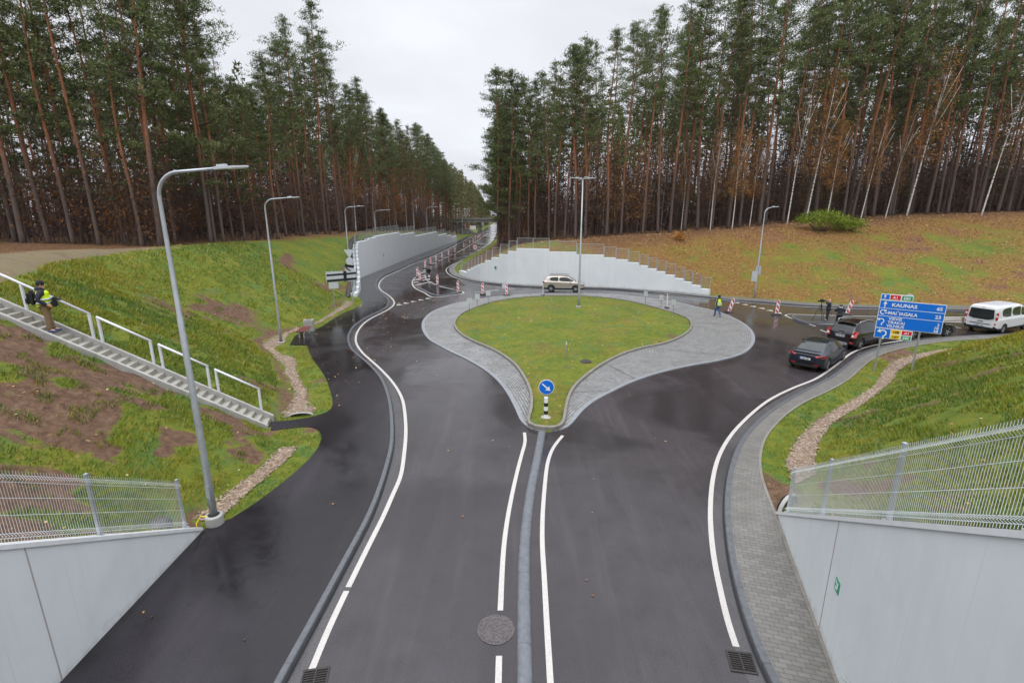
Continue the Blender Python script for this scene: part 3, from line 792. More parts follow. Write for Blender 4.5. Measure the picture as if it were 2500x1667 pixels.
def kerb(P, closed=False, h=.145, w=.15, mat='kerbd', side=1, name='kerb', z0=-.08):
    o = sweep(name, P, [(side * -.01, z0), (side * 0, h - .02), (side * .02, h), (side * w, h), (side * w, z0)], MAT[mat], closed)
    return S(o)
kerb(kerbL[kerbL[:, 1] < 178], side=1, w=.13)
kerb(kerbR[3:], side=1, w=.16)
kerb(kerbN, side=-1, w=.16)
gut = mat_asphalt('dry_gutter_asphalt', (.042, .039, .040), (.070, .065, .066), .12, .35, 5.0)
for K_, sg in ((kerbL[kerbL[:, 1] < 100], -1), (kerbN[kerbN[:, 1] < 34], 1)):
    S(sweep('kerbside_strip', K_, [(sg * .03, .004), (sg * .36, .004)], gut))
    S(sweep('kerbside_strip', K_, [(sg * .0, .0055), (sg * .045, .0055)], MAT['black']))  # narrow black line along the kerb base
# right near pavement of small blocks
def strip_between(name, a, b, z, mat, n=200):
    P, Q = resample(a, n), resample(b, n)
    V = np.vstack([np.c_[P, np.full(n, z)], np.c_[Q, np.full(n, z)]])
    F = [(i, i + 1, n + i + 1, n + i) for i in range(n - 1)]
    o = npmesh(name, V, F, mat)
    d = np.r_[0, np.cumsum(np.linalg.norm(np.diff(P, axis=0), axis=1))]
    w = np.linalg.norm(P - Q, axis=1)
    uv = o.data.uv_layers.new(name='UVMap'); U = []
    for i in range(n - 1): U += [(0, d[i]), (0, d[i + 1]), (w[i + 1], d[i + 1]), (w[i], d[i])]
    uv.data.foreach_set('uv', np.array(U, dtype=np.float32).ravel())
    bm = bmesh.new(); bm.from_mesh(o.data); bm.normal_update()
    for f in bm.faces:
        if f.normal.z < 0: f.normal_flip()
    bm.to_mesh(o.data); bm.free()
    return S(o)
def off_line(P, d): return P + normals2(P) * d
def match_strip(name, K, O, z, mat):
    """inner line K; outer line O: nearest-point matching so bricks stay square"""
    Q = []
    Od = resample(O, 900)
    for p in K:
        i = np.argmin(np.hypot(Od[:, 0] - p[0], Od[:, 1] - p[1])); Q.append(Od[i])
    return strip_between2(name, K, smooth_line(np.array(Q), 2), z, mat)
def strip_between2(name, P, Q, z, mat):
    n = len(P)
    V = np.vstack([np.c_[P, np.full(n, z)], np.c_[Q, np.full(n, z)]])
    F = [(i, i + 1, n + i + 1, n + i) for i in range(n - 1)]
    o = npmesh(name, V, F, mat)
    d = np.r_[0, np.cumsum(np.linalg.norm(np.diff(P, axis=0), axis=1))]
    w = np.linalg.norm(P - Q, axis=1)
    uv = o.data.uv_layers.new(name='UVMap'); U = []
    for i in range(n - 1): U += [(0, d[i]), (0, d[i + 1]), (w[i + 1], d[i + 1]), (w[i], d[i])]
    uv.data.foreach_set('uv', np.array(U, dtype=np.float32).ravel())
    bm = bmesh.new(); bm.from_mesh(o.data); bm.normal_update()
    for f in bm.faces:
        if f.normal.z < 0: f.normal_flip()
    bm.to_mesh(o.data); bm.free()
    return S(o)
match_strip('pavement', off_line(kerbN, -.10), paveNo, .127, MAT['pave'])
sweep('kerb', paveNo, [(.03, .02), (.03, .138), (-.05, .138), (-.05, .02)], MAT['kerbc'])['kind'] = 'structure'
kRs = kerbR[3:]
match_strip('pavement', off_line(kRs, .10), paveRo, .127, MAT['pave'])
# white lines
def line(P, w=.14, z=.007, closed=False, sm=3):
    P = smooth_line(catmull(P, .3, closed), sm) if len(P) > 2 else np.array(P, float)[:, :2]
    return S(ribbon('road_marking', P, w, z, MAT['line'], closed))
lL = A('lineL')
line(lL[:3] - np.array([[0, 0]] * 3) , .13); 
line(np.vstack([[lL[2] + (0, .12)], lL[3:]]), .13)
line(A('lineR'), .13); line(A('lineN'), .13)
line(A('cl'), .12); line(A('cl2'), .12); line(A('cr'), .12)
lc = smooth_line(catmull(A('lineC'), .5), 3)
cum = np.r_[0, np.cumsum(np.linalg.norm(np.diff(lc, axis=0), axis=1))]
seg = 0
for a, b in ((0, 19), (21, 52), (54, 84), (86, 120)):
    s = (cum >= a) & (cum <= b)
    if s.sum() > 2: S(ribbon('road_marking', lc[s], .16, .007, MAT['line']))
line(np.vstack([A('edgeR')[1:5] + (-.45, 0)]), .13)
line(A('splL_line')[1:-1], .16, sm=1)
line(A('splR_line'), .14, sm=1)
for a, b in DATA['hatchL']: line([a[:2], b[:2]], .28)
for a, b in DATA['hatchR']: line([a[:2], b[:2]], .25)
for a, b in DATA['dash']: line([a[:2], b[:2]], .12)
def tris(pts, ang):
    for p in pts:
        c, s = math.cos(ang), math.sin(ang)
        q = [(-.33, -.24), (.33, -.24), (0, .30)]
        S(flat_poly('road_marking', [(p[0] + x * c - y * s, p[1] + x * s + y * c) for x, y in q], .007, MAT['line']))
tris(DATA['triL'], R(62) + R(90)); tris(DATA['triR'], R(-75) + R(-90))
# splitter islands
for k in ('splL', 'splR'):
    P = catmull(A(k), .3, True)
    area = .5 * np.sum(P[:, 0] * np.roll(P[:, 1], -1) - P[:, 1] * np.roll(P[:, 0], -1))
    if area < 0: P = P[::-1]
    S(flat_poly('traffic_island', P, .13, MAT['path'] if k == 'splL' else MAT['conc_dark'] if 'conc_dark' in MAT else MAT['pave'], skirt=.1))
    S(sweep('kerb', P, [(-.02, -.05), (-.02, .14), (.12, .145), (.12, .1)], MAT['kerb'], True))
# median kerb (rounded strip between the carriageways)
md = smooth_line(catmull(A('median'), .3), 3)
S(sweep('kerb', md, [(-.15, -.02), (-.145, .03), (-.11, .058), (-.05, .072), (.05, .072), (.11, .058), (.145, .03), (.15, -.02)], MAT['kerb'], smooth=True))
# cobbled apron + island kerb
ap = smooth_line(catmull(A('apron'), .4, True), 1)
area = .5 * np.sum(ap[:, 0] * np.roll(ap[:, 1], -1) - ap[:, 1] * np.roll(ap[:, 0], -1))
if area < 0: ap = ap[::-1]
area = .5 * np.sum(ISL[:, 0] * np.roll(ISL[:, 1], -1) - ISL[:, 1] * np.roll(ISL[:, 0], -1))
isl = ISL if area > 0 else ISL[::-1]
def ring(name, outer, inner, z1, z2, mat):
    n = 400
    O = resample(np.vstack([outer, outer[:1]]), n + 1)[:-1]
    Id = resample(np.vstack([inner, inner[:1]]), 1600)
    J = []
    for p in O:
        J.append(np.argmin(np.hypot(Id[:, 0] - p[0], Id[:, 1] - p[1])))
    Q = Id[J]
    Q = .5 * Q + .25 * np.roll(Q, 1, 0) + .25 * np.roll(Q, -1, 0)
    K = 5
    V = []; 
    for k in range(K + 1):
        t = k / K
        V.append(np.c_[O * (1 - t) + Q * t, np.full(n, z1 * (1 - t) + z2 * t)])
    V = np.vstack(V)
    F = []
    U = []
    d = np.r_[0, np.cumsum(np.linalg.norm(np.diff(np.vstack([O, O[:1]]), axis=0), axis=1))]
    w = np.linalg.norm(O - Q, axis=1)
    for k in range(K):
        for i in range(n):
            i2 = (i + 1) % n
            F.append((k * n + i, k * n + i2, (k + 1) * n + i2, (k + 1) * n + i))
            a, b = k / K, (k + 1) / K
            U += [(d[i], w[i] * a), (d[i + 1], w[i2] * a), (d[i + 1], w[i2] * b), (d[i], w[i] * b)]
    o = npmesh(name, V, F, mat)
    uv = o.data.uv_layers.new(name='UVMap')
    uv.data.foreach_set('uv', np.array(U, dtype=np.float32).ravel())
    return S(o)
ring('cobbled_apron', ap, isl, .035, .075, MAT['setts'])
S(sweep('kerb', ap, [(-.04, -.05), (-.03, .045), (.10, .05), (.16, .04)], MAT['sett_edge'], True))
S(sweep('kerb', isl, [(-.06, 0), (-.05, .19), (-.03, .205), (.08, .205), (.09, .05)], MAT['kerbc'], True))
# joints across the apron
def cutline(a, b, z=.09, w=.03):
    S(ribbon('paving_joint', [a, b], w, z, MAT['black']))
for a, b in (((-4.6, 30.6), (-2.3, 31.3)), ((-.35, 22.8), (.72, 22.7)), ((2.72, 22.0), (4.6, 22.3)), ((6.3, 24.0), (5.2, 26.7)), ((12.9, 28.2), (8.5, 30.0)), ((17.5, 36.5), (13.9, 37.2))):
    cutline(a, b)

# gravel ditches
def mat_gravel():
    m = Mt('crushed_gravel')
    v = m.vor(16, 'Color'); s = m.sep(v)
    c = m.ramp(s[0], [(0, (.13, .090, .058)), (.4, (.23, .160, .105)), (.7, (.34, .25, .17)), (1, (.46, .38, .30))])
    d = m.vor(16, 'Distance')
    c = m.mix(m.mr(d, .35, .7, 0, .6), c, (.07, .05, .035))
    c = m.mix(m.mr(m.noise(3, 3), .62, .72, 0, .6), c, (.20, .09, .04))
    m.bump(m.math('SUBTRACT', 1.0, d), 1.0, .03)
    return m.set(c, .7)
MAT['gravel'] = mat_gravel()
def gravel(a, b, closed_end=None):
    P = catmull(a, .3); Q = catmull(b, .3); n = 70
    P, Q = resample(P, n), resample(Q, n)
    rows = 7; V = []
    for k in range(rows):
        t = k / (rows - 1)
        M = P * (1 - t) + Q * t
        j = (fbm(M[:, 0], M[:, 1], .15, 8, 2) - .5)
        if k in (0, rows - 1): M = M + (fbm(M[:, 0], M[:, 1], .4, 3 + k, 2)[:, None] - .5) * .3
        z = np.maximum(TI('z', M[:, 0], M[:, 1]), .1) + .035 + j * .03 - .03 * (k in (0, rows - 1))
        V.append(np.c_[M, z])
    V = np.vstack(V)
    F = [(k * n + i, k * n + i + 1, (k + 1) * n + i + 1, (k + 1) * n + i) for k in range(rows - 1) for i in range(n - 1)]
    return npmesh('gravel', V, F, MAT['gravel'], smooth=False)
for a, b in (('gLo', 'gLi'), ('gUo', 'gUi'), ('gBo', 'gBi'), ('gNo', 'gNi')):
    S(gravel(A(a), A(b)))
# loose pebbles on the gravel
def pebbles():
    rnd = np.random.default_rng(4)
    V = []; F = []
    base = np.array([(1, 0, 0), (0, 1, 0), (-1, 0, 0), (0, -1, 0), (0, 0, .8), (0, 0, -.8)])
    fc = np.array([(0, 1, 4), (1, 2, 4), (2, 3, 4), (3, 0, 4)])
    pts = []
    for a, b, n in (('gLo', 'gLi', 2600), ('gBo', 'gBi', 1500), ('gNo', 'gNi', 3800), ('gUo', 'gUi', 400)):
        P = resample(catmull(A(a), .3), 400); Q = resample(catmull(A(b), .3), 400)
        i = rnd.integers(0, 400, n); t = rnd.random(n)[:, None] * 1.1 - .05
        pts.append(P[i] * (1 - t) + Q[i] * t + rnd.normal(0, .03, (n, 2)))
    pts = np.vstack(pts)
    z = np.maximum(TI('z', pts[:, 0], pts[:, 1]), .1) + .04
    n = len(pts)
    s = rnd.uniform(.02, .055, (n, 1, 1)) * rnd.uniform(.6, 1.2, (n, 1, 3))
    an = rnd.uniform(0, 6.28, n)
    B = base[None] * s
    x = B[..., 0] * np.cos(an)[:, None] - B[..., 1] * np.sin(an)[:, None]
    y = B[..., 0] * np.sin(an)[:, None] + B[..., 1] * np.cos(an)[:, None]
    V = np.stack([x + pts[:, :1], y + pts[:, 1:2], B[..., 2] + z[:, None]], -1).reshape(-1, 3)
    F = (fc[None] + (np.arange(n) * 6)[:, None, None]).reshape(-1, 3)
    m = Mt('pebble_stone')
    w = m.N.new('ShaderNodeTexWhiteNoise'); 
    c = m.ramp(m.noise(9, 2, .5), [(.3, (.16, .11, .07)), (.5, (.28, .20, .14)), (.7, (.44, .36, .28))])
    m.set(c, .7)
    o = npmesh('pebbles', V, F, m.m)
    tag(o, 'loose beige pebbles along the drainage ditches', 'gravel', kind='stuff')
pebbles()

# ------------------------------------------------------------------ retaining walls
def stepped_wall(W, th, side, label, end_low=True):
    """W rows: x0,y0,x1,y1,top ; thickness to the left (side=+1) or right of travel"""
    n = len(W)
    P = np.array([[r[0], r[1]] for r in W] + [[W[-1][2], W[-1][3]]])
    Nn = normals2(P) * side
    Bk = P + Nn * th
    mb = MB(); capm = MB()
    z0 = -.1
    for i, r in enumerate(W):
        f0, f1, b0, b1, t = P[i], P[i + 1], Bk[i], Bk[i + 1], r[4]
        mb.add([(f0[0], f0[1], z0), (f1[0], f1[1], z0), (f1[0], f1[1], t), (f0[0], f0[1], t)], [(0, 1, 2, 3)])
        mb.add([(b0[0], b0[1], z0), (b1[0], b1[1], z0), (b1[0], b1[1], t), (b0[0], b0[1], t)], [(3, 2, 1, 0)])
        mb.add([(f0[0], f0[1], t), (f1[0], f1[1], t), (b1[0], b1[1], t), (b0[0], b0[1], t)], [(0, 1, 2, 3)])
        tp = W[i - 1][4] if i else z0
        mb.add([(f0[0], f0[1], tp), (b0[0], b0[1], tp), (b0[0], b0[1], t), (f0[0], f0[1], t)], [(0, 1, 2, 3)])
    t = W[-1][4]
    f, b = P[-1], Bk[-1]
    mb.add([(f[0], f[1], z0), (b[0], b[1], z0), (b[0], b[1], t), (f[0], f[1], t)], [(0, 1, 2, 3)])
    root = empty('retaining_wall', (0, 0, 0), 0, label, 'wall')
    mb.build('wall_face', MAT['wall'], root, normals=False)
    return root, P, Bk
def railing(W, P, Bk, label, H=1.15, inset=.5, wires=3):
    root = empty('wall_railing', (0, 0, 0), 0, label, 'railing')
    for i, r in enumerate(W):
        a = P[i] * (1 - inset) + Bk[i] * inset; b = P[i + 1] * (1 - inset) + Bk[i + 1] * inset
        L = np.linalg.norm(b - a)
        t = r[4]
        k = max(1, int(round(L / 2.1)))
        mb = MB(); mi = MB()
        d = (b - a) / L
        a2 = a + d * .04; b2 = b - d * .04
        for j in range(k + 1):
            q = a2 + (b2 - a2) * j / k
            mb.beam((q[0], q[1], t), (q[0], q[1], t + H), .06)
        mb.beam((a2[0], a2[1], t + H), (b2[0], b2[1], t + H), .05)
        for j in range(1, wires + 3):
            z = t + .06 + (H - .1) * (j - 1) / (wires + 2)
            mi.beam((a2[0], a2[1], z), (b2[0], b2[1], z), .014)
        nv = int(L / .1)
        for j in range(1, nv):
            q = a2 + (b2 - a2) * j / nv
            mi.beam((q[0], q[1], t + .05), (q[0], q[1], t + H - .05), .007)
        fr = mb.build('railing_frame', MAT['galv'], root)
        mi.build('mesh_infill', MAT['galv'], fr)
    return root
rw, P, Bk = stepped_wall(WR, .5, 1, 'white stepped concrete retaining wall curving behind the roundabout, highest in its middle')
railing(WR, P, Bk, 'stepped grey railing along the wall behind the roundabout')
lw, P, Bk = stepped_wall(WL, .6, 1, 'long white concrete retaining wall beside the footpath down to the old bridge')
railing(WL, P, Bk, 'stepped grey railing along the long wall by the far footpath', H=1.15)
def emerg(name, c, ax, w, h, parent=None, label=None, nrm=None, mark=True):
    pass
# gutter behind the foot of the left wall
gp = catmull([(-15.9, 48.3), (-16.55, 51), (-17.3, 54), (-18.2, 57), (-19.1, 60), (-19.8, 63), (-20.1, 67)], .5)
gz = []
def gutter():
    Nn = normals2(gp)
    V = []; F = []
    prof = [(-.25, .08), (-.18, .08), (-.1, -.08), (.1, -.08), (.18, .08), (.25, .08)]
    zt = np.interp(np.arange(len(gp)), np.linspace(0, len(gp) - 1, 7), [.2, .95, 1.9, 2.95, 3.9, 4.75, 5.1])
    for i, p in enumerate(gp):
        for o, z in prof:
            q = p + Nn[i] * (o + .15)
            V.append((q[0], q[1], zt[i] + z + .12))
    k = len(prof)
    F = [(i * k + j, i * k + j + 1, (i + 1) * k + j + 1, (i + 1) * k + j) for i in range(len(gp) - 1) for j in range(k - 1)]
    S(npmesh('drainage_channel', V, F, MAT['kerbc']))
gutter()

# near wing walls
def wing(x0, y0, x1, y1, z0, slope, th, side, label, name='retaining_wall'):
    a, b = Vector((x0, y0, 0)), Vector((x1, y1, 0))
    d = (b - a); L = d.length; d.normalize()
    nrm = Vector((-d.y, d.x, 0)) * side
    root = empty(name, (0, 0, 0), 0, label, 'wall')
    def top(s): return min(z0 + slope * s, 6.3)
    ks = [0, 1.5, 3, 5, 7, 9, (6.3 - z0) / slope, L]
    ks = sorted(set(k for k in ks if k <= L))
    mb = MB()
    for s0, s1 in zip(ks[:-1], ks[1:]):
        p, q = a + d * s0, a + d * s1
        pb, qb = p + nrm * th, q + nrm * th
        A_, B_ = top(s0), top(s1)
        V = [(p.x, p.y, -.1), (q.x, q.y, -.1), (q.x, q.y, B_), (p.x, p.y, A_), (pb.x, pb.y, -.1), (qb.x, qb.y, -.1), (qb.x, qb.y, B_), (pb.x, pb.y, A_)]
        mb.add(V, [(0, 1, 2, 3), (7, 6, 5, 4)])
    for s0, f in ((0, 1), (L, 0)):
        p = a + d * s0; pb = p + nrm * th; t = top(s0)
        mb.add([(p.x, p.y, -.1), (pb.x, pb.y, -.1), (pb.x, pb.y, t), (p.x, p.y, t)], [(0, 1, 2, 3)])
    w = mb.build('wall_face', MAT['wall'], root)
    cap = MB()
    for s0, s1 in zip(ks[:-1], ks[1:]):
        p, q = a + d * s0 - nrm * .03, a + d * s1 - nrm * .03
        pb, qb = p + nrm * (th + .06), q + nrm * (th + .06)
        A_, B_ = top(s0), top(s1)
        cap.add([(p.x, p.y, A_ + .0), (q.x, q.y, B_ + .0), (q.x, q.y, B_ + .09), (p.x, p.y, A_ + .09), (pb.x, pb.y, A_ + .0), (qb.x, qb.y, B_ + .0), (qb.x, qb.y, B_ + .09), (pb.x, pb.y, A_ + .09)],
                [(0, 1, 2, 3), (7, 6, 5, 4), (3, 2, 6, 7), (4, 5, 1, 0)])
    for s0 in (0, L):
        p = a + d * s0 - nrm * .03; pb = p + nrm * (th + .06); t = top(s0)
        cap.add([(p.x, p.y, t), (pb.x, pb.y, t), (pb.x, pb.y, t + .09), (p.x, p.y, t + .09)], [(0, 1, 2, 3)])
    cap.build('coping', MAT['white'], root)
    return root, a, d, nrm, top, L
wl, la, ld, ln, ltop, lL_ = wing(-8.19, 11.5, -8.0, .3, .15, .632, .45, -1, 'smooth white concrete wing wall sloping down beside the dark footpath')
wr, ra, rd, rn, rtop, rL_ = wing(7.45, 12.45, 3.9, .55, .0, .607, .45, 1, 'smooth white concrete wing wall sloping down beside the block pavement, with a small green sign')
plain('joint_brown', (.40, .35, .35), .7)
for (rt, a, d, n_, top, s) in ((wl, la, ld, ln, ltop, 4.33), (wr, ra, rd, rn, rtop, 4.33)):
    p = a + d * s - n_ * .003
    mb = MB(); mb.box((p.x, p.y, top(s) / 2), (.018, .012, top(s) - .02), rz=math.atan2(d.y, d.x))
    mb.build('expansion_joint', MAT['joint_brown'], rt)

# mesh fences standing on the wing walls
def mesh_fence(a, d, n_, top, s0, s1, posts, label, th=.45):
    root = empty('mesh_fence', (0, 0, 0), 0, label, 'fence')
    def P(s, h=0, o=0):
        q = a + d * s + n_ * (th * .55 + o)
        return Vector((q.x, q.y, top(s) + .09 + h))
    for s in posts:
        mb = MB(); mb.beam(P(s), P(s, 1.37), .06, .06); mb.box(P(s, .01), (.14, .12, .02)); mb.box(P(s, 1.38), (.066, .066, .02))
        mb.build('fence_post', MAT['galv'], root)
    prof = [(0.03, 0), (.09, 0), (.13, -.05), (.18, 0), (.42, 0), (.46, -.0), (.78, 0), (1.14, 0), (1.20, -.055), (1.27, 0), (1.35, 0)]
    mb = MB()
    s = s0
    while s <= s1:
        pts = [P(s, h, o - .04) for h, o in prof]
        mb.tube(pts, .0042, 4, cap=False)
        s += .05
    for h, o in ((.09, 0), (.18, 0), (.52, 0), (.84, 0), (1.14, 0), (1.27, 0)):
        ks = np.arange(s0, s1 + .01, .5)
        mb.tube([P(k, h, o - .046) for k in ks], .005, 4, cap=False)
    mb.build('wire_panel', MAT['galvlight'], root, normals=False)
    return root
mesh_fence(la, ld, ln, ltop, .25, 8.9, (.25, 2.65, 5.15, 7.65), 'galvanised welded mesh fence on the wing wall at the lower left')
mesh_fence(ra, rd, rn, rtop, .25, 9.9, (.25, 2.72, 5.5, 8.3), 'galvanised welded mesh fence on the wing wall at the lower right')

# ------------------------------------------------------------------ stairs up the left bank
def stairs():
    root = empty('staircase', (-9.62, 17.95, .1), 0, 'long narrow concrete staircase climbing the left bank, with four white handrails', 'staircase')
    d = Vector((-.974, -.225, 0)).normalized()
    n_ = Vector((d.y, -d.x, 0))          # towards the far side (+y)
    if n_.y < 0: n_ = -n_
    o = Vector((0, 0, 0))
    K = 36; rise = .1685; run = .268
    mb0 = MB()
    for side, off in ((0, 0.0), (1, 1.0)):
        mb = MB()
        w = .13
        a = o + n_ * off - d * .1
        b = o + n_ * off + d * (K * run)
        sl = K * rise / (K * run)
        pts = []
        L = K * run
        V = []
        for s, zt in ((-.12, -.02), (L, L * sl + .02)):
            for oo in (-w / 2, w / 2):
                q = o + n_ * (off + oo) + d * s
                V.append((q.x, q.y, zt + .17)); V.append((q.x, q.y, zt - .32))
        F = [(0, 2, 6, 4), (1, 5, 7, 3), (0, 4, 5, 1), (2, 3, 7, 6), (0, 1, 3, 2), (4, 6, 7, 5)]
        mb.add(V, F)
        mb.build('stringer', MAT['conc'], root, bevel=.01)
    ang = math.atan2(d.y, d.x)
    for k in range(K):
        mb = MB()
        c = o + n_ * .5 + d * (k * run + run * .5 + .02)
        # L shaped step: tread slab with riser
        mb.box((c.x, c.y, (k + 1) * rise - .10 - .03), (run + .03, .868, .06 + .02), rz=ang)
        c2 = o + n_ * .5 + d * (k * run + .02)
        mb.box((c2.x, c2.y, (k + .5) * rise - .10 - .0), (.05, .866, rise - .002), rz=ang)
        mb.build('step', MAT['step'], root)
    # handrails
    white = plain('handrail_white', (.66, .67, .72), .35)
    for s0, s1 in ((.31, 1.75), (2.03, 3.52), (3.80, 5.32), (5.57, 9.3)):
        sl = rise / run
        def P(s, h): 
            q = o + n_ * 1.0 + d * s
            return Vector((q.x, q.y, s * sl + .15 + h))
        hr = MB()
        hr.tube([P(s0 - .04, .98), P(s1 + .04, .98)], .042, 10)
        h = hr.build('handrail', white, root, smooth=True)
        for sp in ([s0, s1] + ([7.4] if s1 > 6 else [])):
            mb = MB(); mb.beam(P(sp, 0), P(sp, .98), .07, .07); mb.build('handrail_post', white, h)
        for f in h.data.polygons: f.use_smooth = len(f.vertices) == 4
stairs()

# ------------------------------------------------------------------ street lamps
def lamp_parts(root, H, arm, heads=1, collar=True, r0=.085, both=False):
    mb = MB()
    pts = [(0, 0, 0), (0, 0, .9), (0, 0, 1.0), (0, 0, H * .62), (0, 0, H * .62 + .02)]
    rr = [r0, r0, r0 * .92, r0 * .72, r0 * .62]
    if heads == 1:
        R0 = .55
        pts.append((0, 0, H - R0)); rr.append(.042)
        for k in range(1, 8):
            a = math.pi / 2 * k / 8
            pts.append((R0 * (1 - math.cos(a)), 0, H - R0 + R0 * math.sin(a))); rr.append(.040)
        pts.append((R0, 0, H + .0)); rr.append(.036)
        pts.append((arm, 0, H + .07)); rr.append(.032)
    else:
        pts.append((0, 0, H)); rr.append(.045)
    mb.tube(pts, rr, 12)
    p = mb.build('pole', MAT['galv'], root, smooth=True)
    if both: return
    def head(x, y, z, ang):
        h = MB()
        # tapered flat LED head
        prof = [(0, -.05), (.12, -.09), (.55, -.12), (.72, -.08), (.78, 0), (.72, .08), (.55, .12), (.12, .09), (0, .05)]
        V = [(a, b, .035 if a < .5 else .012) for a, b in prof] + [(a, b, -.03) for a, b in prof]
        n = len(prof)
        F = [tuple(range(n)), tuple(range(2 * n - 1, n - 1, -1))] + [(i, (i + 1) % n, n + (i + 1) % n, n + i) for i in range(n)]
        h.add(V, F)
        h.box((.18, 0, .055), (.22, .09, .045))
        M = Matrix.Rotation(ang, 3, 'Z') @ Matrix.Rotation(R(-4), 3, 'Y')
        h.v = [tuple(M @ Vector(v) + Vector((x, y, z))) for v in h.v]
        hd = h.build('lamp_head', MAT['signback'], root, bevel=.006)
        g = MB(); g.box((.5, 0, -.036), (.4, .15, .012))
        g.v = [tuple(M @ Vector(v) + Vector((x, y, z))) for v in g.v]
        g.build('led_lens', plain('led_lens', (.75, .76, .72), .2), hd)
    if heads == 1: head(arm - .05, 0, H + .07, 0)
    else:
        for k in range(heads):
            a = 2 * math.pi * k / heads + R(12)
            b = MB(); b.tube([(0, 0, H - .02), (math.cos(a) * .35, math.sin(a) * .35, H + .02)], .03, 8); b.build('bracket', MAT['galv'], root)
            head(math.cos(a) * .32, math.sin(a) * .32, H + .02, a)
    if collar:
        c = MB(); c.lathe([(.225, -.25), (.225, .0), (.21, .022), (.15, .035), (.15, -.1)], n=24); c.build('concrete_collar', MAT['conc'], root)
        f = MB(); f.lathe([(.145, -.1), (.145, .015), (.0, .015)], n=16); f.build('rubber_seal', MAT['rubber'], root)
    hh = MB(); hh.box((0, -r0 * .93, .75), (.10, .02, .35)); hh.build('access_door', MAT['galv'], p)
    st = MB(); st.box((0, -r0 * .80, 1.9), (.05, .012, .04)); st.build('sticker', plain('yellow_sticker', (.75, .55, .03), .5), p)
def lamp(x, y, z, H, arm, label, rz=0, **k):
    r = empty('street_lamp', (x, y, z), rz, label, 'street lamp', 'street lamps along the road')
    lamp_parts(r, H, arm, **k)
    return r
L1 = lamp(-8.05, 11.85, .36, 8.8, 1.40, 'nearest and largest street lamp, at the lower left beside the wing wall', r0=.095)
ty = MB(); ty.tube([(-.1, -.1, .02), (-.28, -.12, .06), (-.36, -.2, -.1), (-.36, -.24, -.25)], .018, 6); ty.build('yellow_strap', plain('yellow_sticker', (.75, .55, .03), .5), L1)
lamp(-14.9, 31.15, .16, 8.85, 1.42, 'street lamp by the bench on the left, second nearest')
lamp(-18.55, 57.2, 3.0, 5.75, 1.4, 'street lamp rising behind the taped sign at the near end of the long wall', collar=False, rz=R(8))
t = lamp(-19.9, 74.5, 5.0, 3.4, 1.7, 'short looking street lamp behind the highest part of the long wall', collar=False)
lamp(-18.1, 109, 3.6, 5.5, 1.8, 'street lamp behind the far third of the long wall', collar=False)
lamp(-20.1, 171, 1.7, 9.0, 2.4, 'distant street lamp left of the old bridge, on the grass bank', collar=False)
lamp(-16.0, 165, .15, 8.9, 2.6, 'distant street lamp at the roadside nearest the old bridge', collar=False)
lampC = lamp(5.66, 41.8, Tz(5.66, 41.8) + .12, 10.3, 0, 'tall central street lamp with four heads on the grass island', heads=4, r0=.1)
# right lamp with sign backs
LR = empty('street_lamp', (23.5, 47.9, .25), 0, 'leaning looking street lamp at the foot of the leaf strewn bank, carrying grey sign backs', 'street lamp', 'street lamps along the road')
lamp_parts(LR, 8.35, .75, collar=False)
for ch in LR.children:
    pass
LR.rotation_euler = (0, 0, R(15))
mb = MB(); mb.box((-.22, .06, 2.0), (.03, .55, .95), rz=R(20)); mb.build('sign_back', MAT['signback'], LR)
mb = MB(); mb.box((.12, .07, 2.55), (.03, .5, .85), rz=R(20)); mb.build('sign_back', MAT['signback'], LR)

# ------------------------------------------------------------------ warning boards
def stripe_mat():
    m = Mt('warning_stripes')
    s = m.N.new('ShaderNodeSeparateXYZ'); m.L.new(m.coord('Object'), s.inputs[0])
    a = m.math('ADD', m.math('MULTIPLY', s.outputs['Z'], 1.0), m.math('MULTIPLY', s.outputs['X'], 1.15))
    f = m.math('FRACT', m.math('MULTIPLY', a, 2.55))
    st = m.mr(f, .49, .51, 0, 1)
    ex = m.math('ABSOLUTE', s.outputs['X'])
    b = m.mr(ex, .098, .102, 0, 1)
    st = m.math('MULTIPLY', st, m.math('SUBTRACT', 1.0, b))
    c = m.mix(st, (.76, .76, .78), (.62, .012, .014))
    m.set(c, .42)
    return m.m
MAT['stripe'] = stripe_mat()
def board_proto():
    r = empty('warning_board')
    mb = MB()
    mb.prism([(-.125, .12), (.125, .12), (.125, 1.14), (.06, 1.2), (-.06, 1.2), (-.125, 1.14)], .05)
    mb.build('striped_panel', MAT['stripe'], r, bevel=.008)
    b = MB(); b.box((0, 0, 1.235), (.06, .045, .08)); b.build('top_lug', MAT['white'], r)
    f = MB()
    f.add([(-.42, -.20, 0), (.42, -.20, 0), (.42, .20, 0), (-.42, .20, 0), (-.30, -.15, .10), (.30, -.15, .10), (.30, .15, .10), (-.30, .15, .10)],
          [(0, 1, 5, 4), (1, 2, 6, 5), (2, 3, 7, 6), (3, 0, 4, 7), (4, 5, 6, 7), (3, 2, 1, 0)])
    f.box((0, 0, .11), (.16, .09, .04))
    f.build('rubber_foot', MAT['rubber'], r, bevel=.015)
    return r
bp = None
def put_board(x, y, z, rz, label, group, tilt=0):
    global bp
    if bp is None: bp = board_proto(); o = bp
    else: o = copy_tree(bp)
    o.location = (x, y, z); o.rotation_euler = (0, tilt, rz)
    tag(o, label, 'warning board', group)
    return o
bl = DATA['boards']
G1 = 'striped warning boards round the left splitter island'
